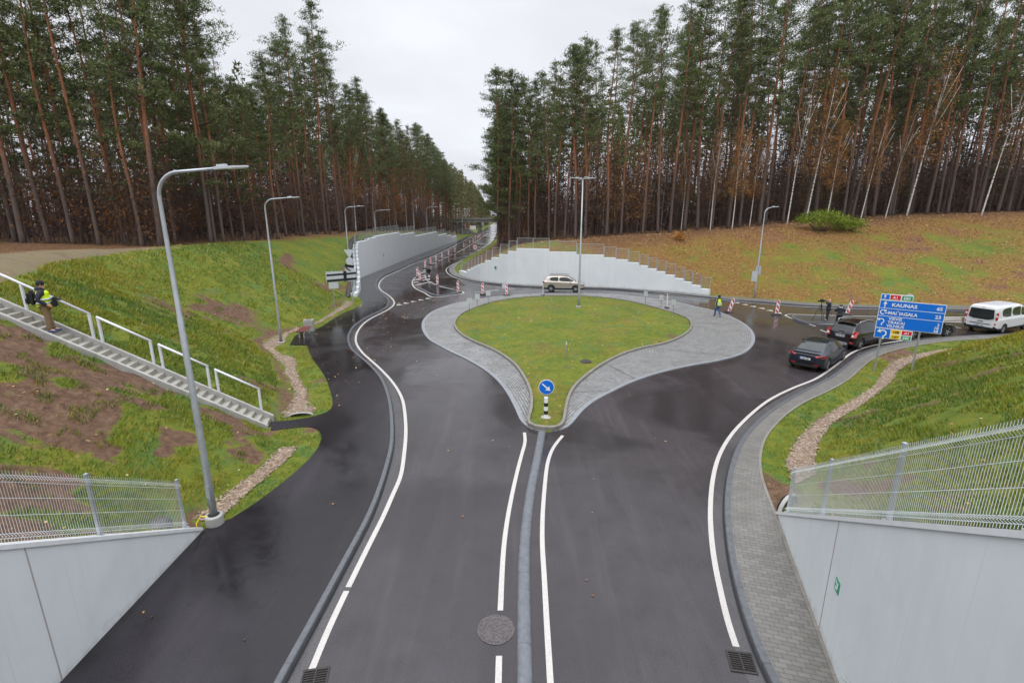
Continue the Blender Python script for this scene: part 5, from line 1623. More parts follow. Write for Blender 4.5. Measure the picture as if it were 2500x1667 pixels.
def pine_meshes(seed, h=24.0, cf=.5, spread=2.6, dens=1.0, needle='needle', bare_low=True, lean=.5, csize=.21):
    rnd = np.random.default_rng(seed)
    ph = rnd.uniform(0, 6.28, 4)
    amp = rnd.uniform(.08, .28)
    def axis_(z):
        t = z / h
        return np.array([amp * math.sin(2.2 * t * math.pi + ph[0]) * t * 2 + lean * t * t * math.cos(ph[2]), amp * math.sin(1.7 * t * math.pi + ph[1]) * t * 2 + lean * t * t * math.sin(ph[2]), z])
    n = 22
    mb = MB()
    zs = np.linspace(-.5, h * .985, n)
    r0 = .175 * h / 24
    rr = [r0 * (1 - .86 * max(0, z) / h) * (1.28 if z < .3 else 1) for z in zs]
    mb.tube([axis_(z) for z in zs], rr, 8)
    me = bpy.data.meshes.new('trunk'); me.from_pydata(mb.v, [], mb.f)
    for p in me.polygons: p.use_smooth = True
    me.materials.append(MAT['bark'])
    # limbs
    paths = []; C = []; S_ = []
    z0 = h * (1 - cf)
    z = z0
    az = rnd.uniform(0, 6.28); skew = rnd.uniform(0, 6.28)
    while z < h * .985:
        t = (z - z0) / (h - z0)
        prof = (min(1, .45 + t * 2.2)) * (1 - t) ** .62
        L = spread * prof * rnd.uniform(.35, 1.45) * (1 + .35 * math.sin(az - skew)) + .25
        az += 2.4 + rnd.uniform(-.5, .5)
        el = R(-8 + 48 * t + rnd.uniform(-12, 14))
        p0 = axis_(z); d = np.array([math.cos(az) * math.cos(el), math.sin(az) * math.cos(el), math.sin(el)])
        pts = []
        side = np.array([-math.sin(az), math.cos(az), 0]) * rnd.uniform(-.25, .25)
        for k in range(5):
            u = k / 4
            pts.append(p0 + d * L * u + side * L * u * u + np.array([0, 0, .22 * L * u * u]))
        paths.append((pts, .045 * (1 - t * .6) * L / 2.2 + .008, .006))
        pd = rnd.uniform(.45, 1.15)
        npad = max(2, int((2.0 + L * 2.1) * dens))
        for q in range(npad):
            u = rnd.uniform(.32, 1.0) ** .8
            c = p0 + d * L * u + side * L * u * u + np.array([0, 0, .22 * L * u * u])
            off = rnd.normal(0, 1, 3) * np.array([.30, .30, .08]) * (.4 + .22 * L)
            c2 = c + off
            if rnd.random() < .5: paths.append(([c, (c + c2) / 2 + (0, 0, -.02), c2], .010, .004))
            m = int(rnd.integers(30, 62) * pd)
            e = rnd.normal(0, 1, (m, 3)) * np.array([.26, .26, .10]) * (.75 + .16 * L)
            C.append(c2 + e + np.array([0, 0, .05])); 
        z += (h - z0) / 50 / max(.7, dens) * rnd.uniform(.6, 1.5) * (1.0 if t < .7 else .8)
    # top leader
    top = axis_(h * .985)
    for q in range(7):
        C.append(top + rnd.normal(0, 1, (34, 3)) * np.array([.16, .16, .22]) + np.array([0, 0, .25 - q * .28]))
    # dead limbs below the crown
    if bare_low:
        for q in range(58):
            z = rnd.uniform(h * .14, z0 + 2.5)
            a = rnd.uniform(0, 6.28); L = rnd.uniform(.4, 2.0)
            p0 = axis_(z); d = np.array([math.cos(a), math.sin(a), rnd.uniform(-.25, .15)])
            paths.append(([p0, p0 + d * L * .5, p0 + d * L + (0, 0, -.1 * L)], .018, .005))
            for w in range(2):
                e = p0 + d * L * rnd.uniform(.5, 1); paths.append(([e, e + rnd.normal(0, .22, 3), e + rnd.normal(0, .35, 3)], .008, .004))
    V1, F1 = limb_tubes(paths)
    C = np.vstack(C)
    V2, F2 = tri_cloud(rnd, C, csize, 3.0, .5)
    V = np.vstack([V1, V2])
    o = npmesh('crown', V, [F1, F2 + len(V1)], [MAT['limb'], MAT[needle]], mi=[0] * len(F1) + [1] * len(F2))
    cme = o.data
    bpy.data.objects.remove(o)
    return me, cme

def birch_meshes(seed, h=17.0, leafy=.5):
    rnd = np.random.default_rng(seed)
    ph = rnd.uniform(0, 6.28, 3); ln_ = rnd.uniform(.3, 1.2)
    def ax(z):
        t = z / h
        return np.array([.25 * math.sin(3 * t + ph[0]) * t + ln_ * t * t * math.cos(ph[1]), .25 * math.sin(2.4 * t + ph[2]) * t + ln_ * t * t * math.sin(ph[1]), z])
    mb = MB(); zs = np.linspace(-.4, h, 18)
    mb.tube([ax(z) for z in zs], [.088 * (1 - .88 * max(0, z) / h) for z in zs], 7)
    # forks
    for q in range(3):
        z = h * rnd.uniform(.45, .7); a = rnd.uniform(0, 6.28); L = h * rnd.uniform(.2, .32)
        p = ax(z); d = np.array([math.cos(a) * .32, math.sin(a) * .32, 1.0])
        mb.tube([p, p + d * L * .5, p + d * L + (0, 0, .2)], [.04, .028, .01], 5)
    me = bpy.data.meshes.new('trunk'); me.from_pydata([tuple(v) for v in mb.v], [], mb.f)
    for p in me.polygons: p.use_smooth = True
    me.materials.append(MAT['birch'])
    paths = []; C = []
    for q in range(95):
        t = rnd.uniform(.32, .98); z = h * t
        a = rnd.uniform(0, 6.28); L = (1.15 - t) * rnd.uniform(1.8, 3.6)
        p0 = ax(z); el = rnd.uniform(.5, 1.1)
        d = np.array([math.cos(a) * math.cos(el), math.sin(a) * math.cos(el), math.sin(el)])
        pts = [p0 + d * L * u + np.array([0, 0, -.35 * L * u * u]) for u in (0, .35, .7, 1)]
        paths.append((pts, .018, .005))
        for w in range(8):
            u = rnd.uniform(.3, 1); c = p0 + d * L * u + np.array([0, 0, -.35 * L * u * u])
            e = c + rnd.normal(0, 1, 3) * .45 + (0, 0, -.3)
            paths.append(([c, (c + e) / 2 + (0, 0, .05), e], .007, .004))
            m = rnd.poisson(6 * leafy)
            if m: C.append(e + rnd.normal(0, .22, (m, 3)))
    V1, F1 = limb_tubes(paths)
    C = np.vstack(C)
    V2, F2 = tri_cloud(rnd, C, .12, 1.3, 0)
    o = npmesh('crown', np.vstack([V1, V2]), [F1, F2 + len(V1)], [MAT['twig'], MAT['orangeleaf']], mi=[0] * len(F1) + [1] * len(F2))
    cme = o.data; bpy.data.objects.remove(o)
    return me, cme

PINES = [pine_meshes(1, 25, .50, 2.6), pine_meshes(2, 26, .48, 2.2, .85), pine_meshes(3, 24, .60, 2.9), pine_meshes(4, 25, .52, 2.1, .8), pine_meshes(5, 26, .42, 2.6, .85), pine_meshes(6, 23, .62, 2.4, .8, needle='needle2'),
         pine_meshes(7, 25, .38, 2.4, .8, lean=1.2), pine_meshes(8, 26, .56, 2.7, .75, lean=1.0), pine_meshes(9, 24, .45, 3.1, .9), pine_meshes(10, 25, .66, 2.2, .7)]
FULL = [pine_meshes(11, 24, .82, 4.0, .95, csize=.24), pine_meshes(12, 23, .74, 3.5, .95, needle='needle2', csize=.24)]
PH = [25, 26, 24, 25, 26, 23, 25, 26, 24, 25]; FH = [24, 23]
BIRCH = [birch_meshes(21, 17, .5), birch_meshes(22, 15, .8), birch_meshes(23, 18, .25)]
BH = [17, 15, 18]
rnd = random.Random(77)
def tree(kind, ms, x, y, s, label, cat, group, rz, sxy=1.0, leanx=0, z=None):
    zz = Tz(x, y) if z is None else z
    r = empty(kind, (x, y, zz), rz, label, cat, group)
    r.scale = (s * sxy, s * sxy, s)
    if leanx: r.rotation_euler = (0, leanx, rz)
    if kind == 'pine_tree' and not leanx: r.rotation_euler = (R(rnd.gauss(0, 1.3)), R(rnd.gauss(0, 1.3)), rz)
    t = link('trunk', ms[0], None, r); c = link('crown', ms[1], None, r)
    return r

# silhouette of the two forest blocks, as compass bearing -> elevation of the tree tops (degrees)
def bear(u, v):
    x = (u - 1176) / 1146; y = (784 - v) / 1146
    cp, sp = math.cos(R(14.62)), math.sin(R(14.62))
    dx, dy, dz = x, cp + y * sp, -sp + y * cp
    return math.degrees(math.atan2(dx, dy)), math.degrees(math.atan2(dz, math.hypot(dx, dy)))
SIL = [bear(*p) for p in [(0, -900), (300, -420), (435, -20), (470, 60), (505, 150), (540, 190), (563, 205), (575, 165), (600, 120), (640, 85), (655, 30), (700, 8), (745, 90), (765, 140), (795, 205), (820, 180), (850, 230), (870, 258), (900, 262), (930, 292), (965, 290), (1000, 335), (1030, 368), (1060, 375), (1085, 405), (1110, 450), (1125, 480)]]
SILR = [bear(*p) for p in [(1060, 480), (1068, 400), (1080, 240), (1100, 200), (1135, 150), (1155, 138), (1180, 175), (1225, 115), (1250, 165), (1290, 65), (1325, 90), (1370, 8), (1400, 10), (1420, 45), (1440, 20), (1475, 70), (1490, -20), (1560, -60), (1700, -160), (2000, -400), (2400, -900)]]
def cap_h(x, y, z, left):
    b = math.degrees(math.atan2(x, y))
    S_ = SIL if left else SILR
    e = np.interp(b, [s[0] for s in S_], [s[1] for s in S_])
    return 8.3 + math.hypot(x, y) * math.tan(R(e)) - z

placed = []
def ok(x, y, dmin):
    for a, b in placed:
        if (a - x) ** 2 + (b - y) ** 2 < dmin * dmin: return False
    return True
GL, GR = 'pines of the forest left of the road', 'pines of the forest behind the leaf strewn bank'
LL = 'tall slender pine with reddish trunk standing in the forest left of the road'
LRr = 'tall slender pine with reddish trunk standing in the forest right of the road'
cnt = [0]
def pine(x, y, left, full=False, label=None, hmax=27, group=None, minh=9, k=None):
    z = Tz(x, y)
    hm = (27 if left else float(np.interp(x, [0, 15, 30, 60], [26, 28, 32, 36]))); h = min(rnd.uniform(hm * (.76 if left or x < 12 else .88), hm * 1.04), cap_h(x, y, z, left) * rnd.uniform(.90, 1.03))
    if h < minh: return None
    if full:
        k = rnd.randrange(2) if k is None else k; ms, H0 = FULL[k], FH[k]
    else:
        k = rnd.randrange(10) if k is None else k; ms, H0 = PINES[k], PH[k]
    placed.append((x, y)); cnt[0] += 1
    if label is None:
        if left:
            e = np.interp(y, [43, 50, 58, 68, 80, 112, 175], [-29, -26.5, -25, -24.4, -24.2, -22.6, -20.4])
            zone = ('on the front edge of the left forest facing the sandy track' if y < 47 and x > -56 else 'on the left forest edge above the grass bank' if y < 64 and x > e - 3 else
                    'in the edge row behind the long white wall' if x > e - 3 else 'deeper inside the left forest' if y < 75 else 'deeper inside the forest behind the long wall')
            label = 'slender pine ' + zone; group = 'pines ' + zone
        else:
            ey = np.interp(x, [2.6, 5, 8, 12, 20, 37, 58, 98], [78, 71, 65.5, 64, 65.5, 70, 75, 78])
            zone = ('at the left corner of the right forest beside the road' if x < 6 else ('in the front row above the curved wall' if x < 20 else 'in the front row above the leaf strewn bank') if y < ey + 2.5 else 'deeper inside the right forest')
            label = 'slender pine ' + zone; group = 'pines ' + zone
    return tree('pine_tree', ms, x, y, h / H0, label, 'pine tree', group, rnd.uniform(0, 6.28), sxy=rnd.uniform(.8, 1.2) * (H0 / h) ** .35)
# hand placed edge trees, left
eL_pts = catmull([(-52, 40.5), (-38, 41.8), (-29, 43.5), (-26.5, 50), (-25, 58), (-24.4, 68), (-24.2, 80), (-23.6, 95), (-22.6, 112), (-21.6, 130), (-20.8, 150), (-20.4, 175)], 1)
P = resample(eL_pts, 66)
for i, p in enumerate(P):
    x, y = p[0] + rnd.uniform(-1.6, .3), p[1] + rnd.uniform(-.6, .6)
    pine(x, y, True, full=False)
for x, y, lb, kk in ((-24.1, 66.0, 'tallest pine of the trio rising above the left forest, nearest the long wall', 6), (-27.3, 64.5, 'middle pine of the tall trio above the left forest', 8), (-30.5, 62, 'left pine of the tall trio above the left forest', 1),
                 (-29.3, 42.3, 'big pine at the corner of the left forest behind the nearest lamp head', 2)):
    placed.append((x, y)); z = Tz(x, y)
    h = cap_h(x, y, z, True) * 1.0
    h = min(h, 27.5)
    tree('pine_tree', PINES[kk], x, y, h / PH[kk], lb, 'pine tree', None, rnd.uniform(0, 6), 1.0)
for p in ((-30.5, 46), (-33.5, 44.0), (-27.6, 47.2), (-31, 53), (-38, 45), (-26.8, 51.0), (-26.5, 55.5), (-42.5, 43.5)):
    pine(p[0], p[1], True, full=True)
n = 0; tries = 0
while n < 62 and tries < 6000:
    tries += 1
    y = rnd.uniform(43, 165); xe = np.interp(y, eL_pts[:, 1][60:], eL_pts[:, 0][60:]) if y > 50 else -29
    x = xe - rnd.uniform(2, 9 + (34 if y < 75 else 10))
    if ok(x, y, 3.0) and pine(x, y, True, full=rnd.random() < .18): n += 1
# right
eR_pts = catmull([(-1.6, 140), (-1.8, 118), (-2.2, 104), (-1.9, 94), (-.8, 86), (1.0, 78), (5, 71), (8, 65.5), (12, 64), (20, 65.5), (28, 67.5), (37, 70), (48, 72), (58, 75), (70, 76), (84, 77), (98, 78)], 1)
P = resample(eR_pts, 78)
for i, p in enumerate(P):
    x, y = p[0] + rnd.uniform(-.5, .5), p[1] + rnd.uniform(-.4, 1.8)
    pine(x, y, False, full=(i < 26 and rnd.random() < .7), hmax=28)
for x, y, lb in ((-2.2, 83, 'dense pine with low spreading branches at the left corner of the right forest'), (-.4, 77, 'second dense branching pine from the left corner of the right forest')):
    z = Tz(x, y); placed.append((x, y))
    tree('pine_tree', FULL[0], x, y, min(27, cap_h(x, y, z, False)) / 24, lb, 'pine tree', None, rnd.uniform(0, 6), 1.25)
n = 0; tries = 0
while n < 82 and tries < 8000:
    tries += 1
    x = rnd.uniform(2, 105); ye = np.interp(x, eR_pts[:, 0][45:], eR_pts[:, 1][45:])
    y = ye + rnd.uniform(2, 34)
    if ok(x, y, 3.1) and pine(x, y, False, full=rnd.random() < .05, hmax=28): n += 1
# birches
bl_ = ((35.7, 66.5, 2, 1.0, 3, 'left one of two white birches behind the yellow green bush'), (38.6, 67.4, 0, 1.12, 4, 'right tall forked birch with orange leaves above the yellow green bush'), (41.7, 68.2, 1, .85, 4, 'thin white birch just right of the yellow green bush'),
       (47.5, 70, 0, .86, 5, 'white birch leaning right, between the bush and the big forked birch'), (51.2, 70.5, 2, .78, 6, 'slim birch left of the big forked birch at the top of the bank'), (55.6, 72.5, 0, 1.3, 5, 'big forked grey white birch above the direction sign'),
       (64.3, 70.5, 2, 1.2, 7, 'thick white birch leaning right near the right picture edge'), (28.4, 66, 1, .8, 1, 'crooked thin birch left of the tall lamp with sign backs'), (25.2, 65, 2, .7, 1, 'thin pale birch in the right forest, left of the lamp with sign backs'), (32, 69, 1, .75, 2, 'short thin birch above the lamp with sign backs'))
for x, y, k, s, ln_, lb in bl_:
    placed.append((x, y))
    t = tree('birch_tree', BIRCH[k], x, y, s, lb, 'birch tree', None, rnd.uniform(0, 6)); t.rotation_euler = (0, R(ln_), 0)
for i in range(11):
    y = rnd.uniform(78, 150); x = np.interp(y, eL_pts[:, 1][60:], eL_pts[:, 0][60:]) - rnd.uniform(-.5, 3)
    tree('birch_tree', BIRCH[rnd.randrange(3)], x, y, rnd.uniform(.75, 1.1), 'thin white birch among the trees behind the long wall', 'birch tree', 'birches behind the long wall', rnd.uniform(0, 6))
for i in range(9):
    x = rnd.uniform(8, 30); y = rnd.uniform(67, 76)
    tree('birch_tree', BIRCH[rnd.randrange(3)], x, y, rnd.uniform(.55, .85), 'thin pale birch among the pines behind the wall at the roundabout', 'birch tree', 'thin birches in the right forest', rnd.uniform(0, 6))

for i in range(16):
    x = rnd.uniform(-62, -28.5); y = rnd.uniform(45, 58)
    tree('young_pine', FULL[rnd.randrange(2)], x, y, rnd.uniform(.32, .55), 'young bushy pine growing between the tall trunks of the left forest', 'young pine', 'young pines inside the left forest', rnd.uniform(0, 6), 1.2)
for i in range(9):
    x = rnd.uniform(8, 80); y = np.interp(x, [12, 37, 58, 98], [67, 73, 78, 81]) + rnd.uniform(0, 6)
    tree('young_pine', FULL[rnd.randrange(2)], x, y, rnd.uniform(.3, .5), 'young bushy pine growing between the tall trunks of the right forest', 'young pine', 'young pines inside the right forest', rnd.uniform(0, 6), 1.2)
# broadleaf undergrowth: thin stems with twigs and brown leaves, in the forest fringe
def undergrowth(n, sampler, seed, label, hr=(2.5, 7.5), leaf='brownleaf', leafn=40, name='undergrowth'):
    r = np.random.default_rng(seed)
    paths = []; C = []
    for i in range(n):
        x, y = sampler(r)
        z = Tz(x, y)
        h = r.uniform(*hr)
        lean = r.normal(0, .12, 2)
        pts = [np.array([x + lean[0] * h * u, y + lean[1] * h * u, z + h * u]) for u in (0, .4, .75, 1)]
        paths.append((pts, r.uniform(.02, .05), .006))
        for q in range(int(7 + h * 1.6)):
            u = r.uniform(.15, 1); p = pts[0] + (pts[3] - pts[0]) * u
            a = r.uniform(0, 6.28); L = r.uniform(.4, 1.5)
            e = p + np.array([math.cos(a) * L, math.sin(a) * L, r.uniform(.1, 1.0) * L])
            paths.append(([p, (p + e) / 2, e], .010, .004))
            m = r.poisson(leafn / 12)
            if m: C.append(e + r.normal(0, .3, (m, 3)))
    V1, F1 = limb_tubes(paths); C = np.vstack(C)
    V2, F2 = tri_cloud(r, C, .16, 1.4, 0)
    o = npmesh(name, np.vstack([V1, V2]), [F1, F2 + len(V1)], [MAT['twig'], MAT[leaf]], mi=[0] * len(F1) + [1] * len(F2))
    tag(o, label, 'undergrowth', kind='stuff')
def sL(r):
    y = 42 + 120 * r.random() ** 1.6
    xe = np.interp(y, eL_pts[:, 1][60:], eL_pts[:, 0][60:]) if y > 50 else -28.5
    return xe - r.uniform(0, 12), y
def sL2(r): return r.uniform(-75, -29), r.uniform(43, 52)
def sR(r):
    x = r.uniform(3, 105); ye = np.interp(x, eR_pts[:, 0][45:], eR_pts[:, 1][45:]); return x, ye + r.uniform(.5, 14)
def sR2(r):
    y = r.uniform(74, 140); xe = np.interp(-y, -eR_pts[:, 1][:45], eR_pts[:, 0][:45]); return xe + r.uniform(0, 8), y
undergrowth(430, sL, 5, 'brown leafless undergrowth along the left forest', leafn=60)
undergrowth(260, sL2, 6, 'brown undergrowth at the front of the left forest', (2, 7.5), leafn=12)
undergrowth(820, sR, 7, 'brown undergrowth along the front of the right forest', (3, 12), leafn=28)
undergrowth(170, sR2, 8, 'brown undergrowth at the corner of the right forest by the road', (2, 6), leafn=60)
undergrowth(26, lambda r: (r.uniform(12, 17), r.uniform(66, 70)), 9, 'orange leaved young trees in the right forest', (6, 12), 'orangeleaf', 60)
undergrowth(20, lambda r: (r.uniform(-25, -22.5), r.uniform(92, 112)), 10, 'orange leaved young trees behind the long wall', (5, 13), 'orangeleaf', 60)

# deep forest that reads as one mass: many simple trees
def woodland():
    r = np.random.default_rng(99)
    tv = []; C = []; paths = []
    def add(x, y, h, low=.5):
        z = Tz(x, y)
        base = np.array([x, y, z])
        paths.append(([base, base + (r.normal(0, .2), r.normal(0, .2), h * .5), base + (r.normal(0, .4), r.normal(0, .4), h)], .17, .03))
        m = 260
        t = r.random(m) ** .8
        zz = h * (low + (1 - low) * t); rad = 2.3 * (1 - t) ** .6 + .25
        a = r.uniform(0, 6.28, m); q = np.sqrt(r.random(m)) * rad
        C.append(np.stack([x + q * np.cos(a), y + q * np.sin(a), z + zz], 1))
    for i in range(230):
        y = r.uniform(50, 190); add(-30 - r.uniform(12, 60) + (0 if y < 80 else 12), y, r.uniform(20, 26))
    for i in range(300):
        x = r.uniform(0, 150); add(x, 96 + r.uniform(0, 45) if x < 105 else r.uniform(75, 120), r.uniform(21, 27))
    for i in range(190):
        y = r.uniform(160, 350); x = float(np.interp(y, [160, 220, 260], [-19.5, -17.5, -15.2])) - r.uniform(0, 24) * r.random()
        h = min(23, cap_h(x, y, 2, True)); add(x, y, max(h, 9) * r.uniform(.85, 1), .08 if i % 2 else .4)
    for i in range(110):
        y = r.uniform(140, 350); add(float(np.interp(y, [140, 200, 260], [-1, -2.5, -6])) + r.uniform(0, 26) * r.random(), y, r.uniform(16, 22), .1 if i % 2 else .4)
    V1, F1 = limb_tubes(paths); C = np.vstack(C)
    V2, F2 = tri_cloud(r, C, .62, 2.0, .4)
    o = npmesh('woodland', np.vstack([V1, V2]), [F1, F2 + len(V1)], [MAT['bark'], MAT['needle2']], mi=[0] * len(F1) + [1] * len(F2))
    tag(o, 'dense pine woodland deeper behind the forest edges and along the far road', 'woodland', kind='stuff')
    # thin understorey stems deep inside
    paths = []; C = []
    for i in range(3600):
        if r.random() < .42:
            y = r.uniform(52, 170); x = np.interp(y, [50, 68, 90, 170], [-33, -29, -28, -25]) - r.uniform(0, 38)
        else:
            x = r.uniform(3, 120); y = np.interp(x, [3, 12, 37, 58, 100], [84, 70, 76, 81, 84]) + r.uniform(0, 34)
        z = 5.2 if x < 0 else float(np.interp(x, [0, 20, 45, 80], [4.8, 5.4, 7, 8.3]))
        if x < 0: z = float(np.interp(y, [50, 100, 140, 170], [5.6, 4.6, 3.0, 2.2]))
        h = r.uniform(4, 13); dx, dy = r.normal(0, .05, 2) * h
        paths.append(([np.array([x, y, z - .3]), np.array([x + dx * .4, y + dy * .4, z + h * .5]), np.array([x + dx, y + dy, z + h])], r.uniform(.04, .10), .02))
        m = 46
        C.append(np.array([x, y, z]) + r.normal(0, 1, (m, 3)) * (1.0, 1.0, 0) + np.stack([np.zeros(m), np.zeros(m), r.uniform(.2, h * 1.0, m)], 1))
    V1, F1 = limb_tubes(paths); C = np.vstack(C)
    V2, F2 = tri_cloud(r, C, .5, 2.2, .4)
    o = npmesh('understorey', np.vstack([V1, V2]), [F1, F2 + len(V1)], [MAT['limb'], MAT['twig']], mi=[0] * len(F1) + [1] * len(F2))
    tag(o, 'dark brown understorey stems and twigs filling the inside of the forest', 'undergrowth', kind='stuff')
woodland()

# bushes
def bush(x, y, rx, ry, h, n, mat, label, seed):
    r = np.random.default_rng(seed); root = empty('bush', (x, y, Tz(x, y)), 0, label, 'bush')
    paths = []; C = []
    for i in range(60):
        a = r.uniform(0, 6.28); q = math.sqrt(r.random()); e = np.array([math.cos(a) * q * rx, math.sin(a) * q * ry, h * (.45 + .55 * r.random()) * (1 - .45 * q * q)])
        paths.append(([np.array([e[0] * .25, e[1] * .25, 0]), e * (.6, .6, .55), e], .02, .005))
        C.append(e + r.normal(0, 1, (n, 3)) * (.35, .35, .25))
    V1, F1 = limb_tubes(paths); npmesh('stems', V1, F1, MAT['twig'], root)
    V2, F2 = tri_cloud(r, np.vstack(C), .16, 1.5, .3); npmesh('foliage', V2, F2, MAT[mat], root)
bush(37.4, 62.0, 2.9, 1.5, 2.6, 60, 'greenleaf', 'yellow green bush at the top of the leaf strewn bank', 3)
bush(41.2, 62.6, 1.9, 1.2, 1.5, 40, 'greenleaf', 'smaller thinner bush right behind the yellow green bush', 4)
bush(20.0, 60.5, .3, .25, .7, 8, 'orangeleaf', 'tiny yellow leaved shrub at the edge of the right forest', 5)

# ------------------------------------------------------------------ grass blades and fallen leaves
def grass():
    r = np.random.default_rng(12)
    # candidate points
    boxes = [(-26, -6.5, 4.5, 30, 420), (-27, -12, 30, 48, 200), (5, 34, 5, 33, 330), (-4.6, 14, 18, 50, 160)]
    PX = []; PY = []
    for x0, x1, y0, y1, dens in boxes:
        n = int((x1 - x0) * (y1 - y0) * dens)
        PX.append(r.uniform(x0, x1, n)); PY.append(r.uniform(y0, y1, n))
    # clumps
    PX = np.concatenate(PX); PY = np.concatenate(PY)
    cl = fbm(PX, PY, .55, 88, 2)
    dist = np.hypot(PX, PY)
    keep = (cl > .33) & (r.random(len(PX)) < np.clip(22 / dist, .2, 1.0))
    # inside the picture's wedge only
    keep &= np.abs(PX) < PY * 1.12 + 4
    PX, PY = PX[keep], PY[keep]
    mi = in_poly(PX, PY, ISL)
    info = (TI('z', PX, PY), TI('m', PX, PY) > .5, TI('m2', PX, PY) > .5, TI('m3', PX, PY) > .5, mi, TI('slope', PX, PY), TI('sd', PX, PY))
    z, m, m2, m3, mi, slope, sd = info
    soil, leaves, dirt, dark = ground_masks(PX, PY, info)
    pp = np.array(path_poly)
    bad = in_poly(PX, PY, pp) | (sd < .22)
    bad &= ~mi
    dI, _ = seg_dist(PX, PY, np.vstack([ISL, ISL[:1]]))
    bad |= mi & (dI < .12)
    # paved ground between kerb and pavement edge, near right
    pn = np.vstack([kerbN, paveNo[::-1]]); bad |= in_poly(PX, PY, pn)
    for a, b in (('gLo', 'gLi'), ('gUo', 'gUi'), ('gBo', 'gBi'), ('gNo', 'gNi')):
        bad |= in_poly(PX, PY, np.vstack([A(a), A(b)[::-1]]))
    # stairs
    sx, sy = PX + 9.62, PY - 17.95
    s = sx * -.974 + sy * -.225; t = sx * -.225 + sy * .974
    bad |= (s > -.3) & (s < 10.5) & (t > -.15) & (t < 1.2)
    bad |= (soil > .35) & ~((fbm(PX, PY, .5, 91, 2) > .66) & (mi == False))
    bad |= dirt > .4
    bad |= mi & (r.random(len(PX)) < .35)
    g = ~bad
    X, Y, Z, mi_, SL = PX[g], PY[g], z[g], mi[g], slope[g]
    n = len(X)
    d = np.hypot(X, Y)
    H = r.uniform(.045, .15, n) * np.where(mi_, .42, 1.0) * np.where((SL > .3) & ~mi_, 1.15, .5) * (.6 + .9 * fbm(X, Y, 1.2, 55, 2))
    W = .0035 + .00055 * d
    a = r.uniform(0, 6.28, n); bend = r.uniform(.15, .7, n) * H
    b = r.uniform(0, 6.28, n)
    # droop downhill a little (towards the road)
    dxh = np.where(X < 0, .5, -.5) * (~mi_)
    V = np.stack([
        np.stack([X - np.cos(a) * W, Y - np.sin(a) * W, Z - .01], 1),
        np.stack([X + np.cos(a) * W, Y + np.sin(a) * W, Z - .01], 1),
        np.stack([X + np.cos(b) * bend + dxh * H * .9, Y + np.sin(b) * bend, Z + H], 1)], 1).reshape(-1, 3)
    F = np.arange(n * 3).reshape(n, 3)
    hue = np.clip(.5 * fbm(X, Y, 2.5, 71, 3) + .5 * fbm(X, Y, 9, 72, 2) + r.normal(0, .10, n), 0, 1)
    cols = np.repeat(np.stack([hue, r.random(n), mi_.astype(float)], 1), 3, 0)
    mt = Mt('grass_blades')
    sp_ = mt.sep(mt.attr('mask').outputs['Color'])
    c = mt.ramp(sp_[0], [(.30, (.080, .185, .045)), (.42, (.125, .205, .018)), (.52, (.21, .250, .016)), (.62, (.32, .30, .020)), (.75, (.42, .33, .06))])
    c = mt.mix(mt.mr(sp_[1], .76, .88, 0, .8), c, (.38, .30, .13))
    c = mt.mix(mt.mr(sp_[2], 0, 1, 0, .45), c, (.27, .26, .030))
    mt.set(c, .55, spec=.3)
    o = npmesh('grass', V, F, mt.m, cols=cols)
    tag(o, 'short rough grass covering the banks, verges and island', 'grass', kind='stuff')
    print('blades', n)
grass()
def fallen():
    r = np.random.default_rng(31)
    pts = []
    def scatter(n, x0, x1, y0, y1, f):
        X = r.uniform(x0, x1, n); Y = r.uniform(y0, y1, n)
        k = f(X, Y); pts.append(np.stack([X[k], Y[k]], 1))
    scatter(110, -9, 7, 7, 45, lambda X, Y: r.random(len(X)) < .5)
    scatter(1000, -4, 14, 18, 50, lambda X, Y: in_poly(X, Y, ISL))
    scatter(1600, -22, -6.8, 8, 48, lambda X, Y: (X < -7.4) & (r.random(len(X)) < .5))
    scatter(700, 8.5, 30, 8, 31, lambda X, Y: in_poly(X, Y, np.array(polyN)))
    scatter(24000, 18, 85, 45, 74, lambda X, Y: in_poly(X, Y, np.array(polyR)) & (fbm(X, Y, 3.2, 41, 4) > .40))
    scatter(5000, 0, 20, 51, 66, lambda X, Y: in_poly(X, Y, np.array(polyR)))
    P = np.vstack(pts); n = len(P)
    zt = TI('z', P[:, 0], P[:, 1])
    onp = in_poly(P[:, 0], P[:, 1], np.array(path_poly))
    z = np.maximum(np.where(onp, .13, zt), np.where(onp, .13, .004)) + .012
    ap_ = in_poly(P[:, 0], P[:, 1], ap) & ~in_poly(P[:, 0], P[:, 1], ISL)
    z = np.where(ap_, .09, z)
    s = r.uniform(.02, .045, n) * (1 + np.hypot(P[:, 0], P[:, 1]) / 60)
    a = r.uniform(0, 6.28, n)
    til = r.normal(0, .35, (n, 2)) * s[:, None]
    c, q = np.cos(a) * s, np.sin(a) * s
    V = np.stack([np.stack([P[:, 0] + c, P[:, 1] + q, z + np.abs(til[:, 0])], 1), np.stack([P[:, 0] - q * .6, P[:, 1] + c * .6, z + np.abs(til[:, 1])], 1),
                  np.stack([P[:, 0] - c, P[:, 1] - q, z], 1), np.stack([P[:, 0] + q * .6, P[:, 1] - c * .6, z], 1)], 1).reshape(-1, 3)
    F = np.arange(n * 4).reshape(n, 4)
    h = r.random(n)
    mt = Mt('fallen_leaf'); sp_ = mt.sep(mt.attr('mask').outputs['Color'])
    mt.set(mt.ramp(sp_[0], [(0, (.17, .065, .022)), (.4, (.33, .145, .045)), (.7, (.48, .26, .085)), (1, (.56, .42, .20))]), .6)
    o = npmesh('fallen_leaves', V, F, mt.m, cols=np.repeat(np.stack([h, h, h], 1), 4, 0))
    tag(o, 'scattered orange and yellow fallen leaves on the ground', 'leaves', kind='stuff')
fallen()
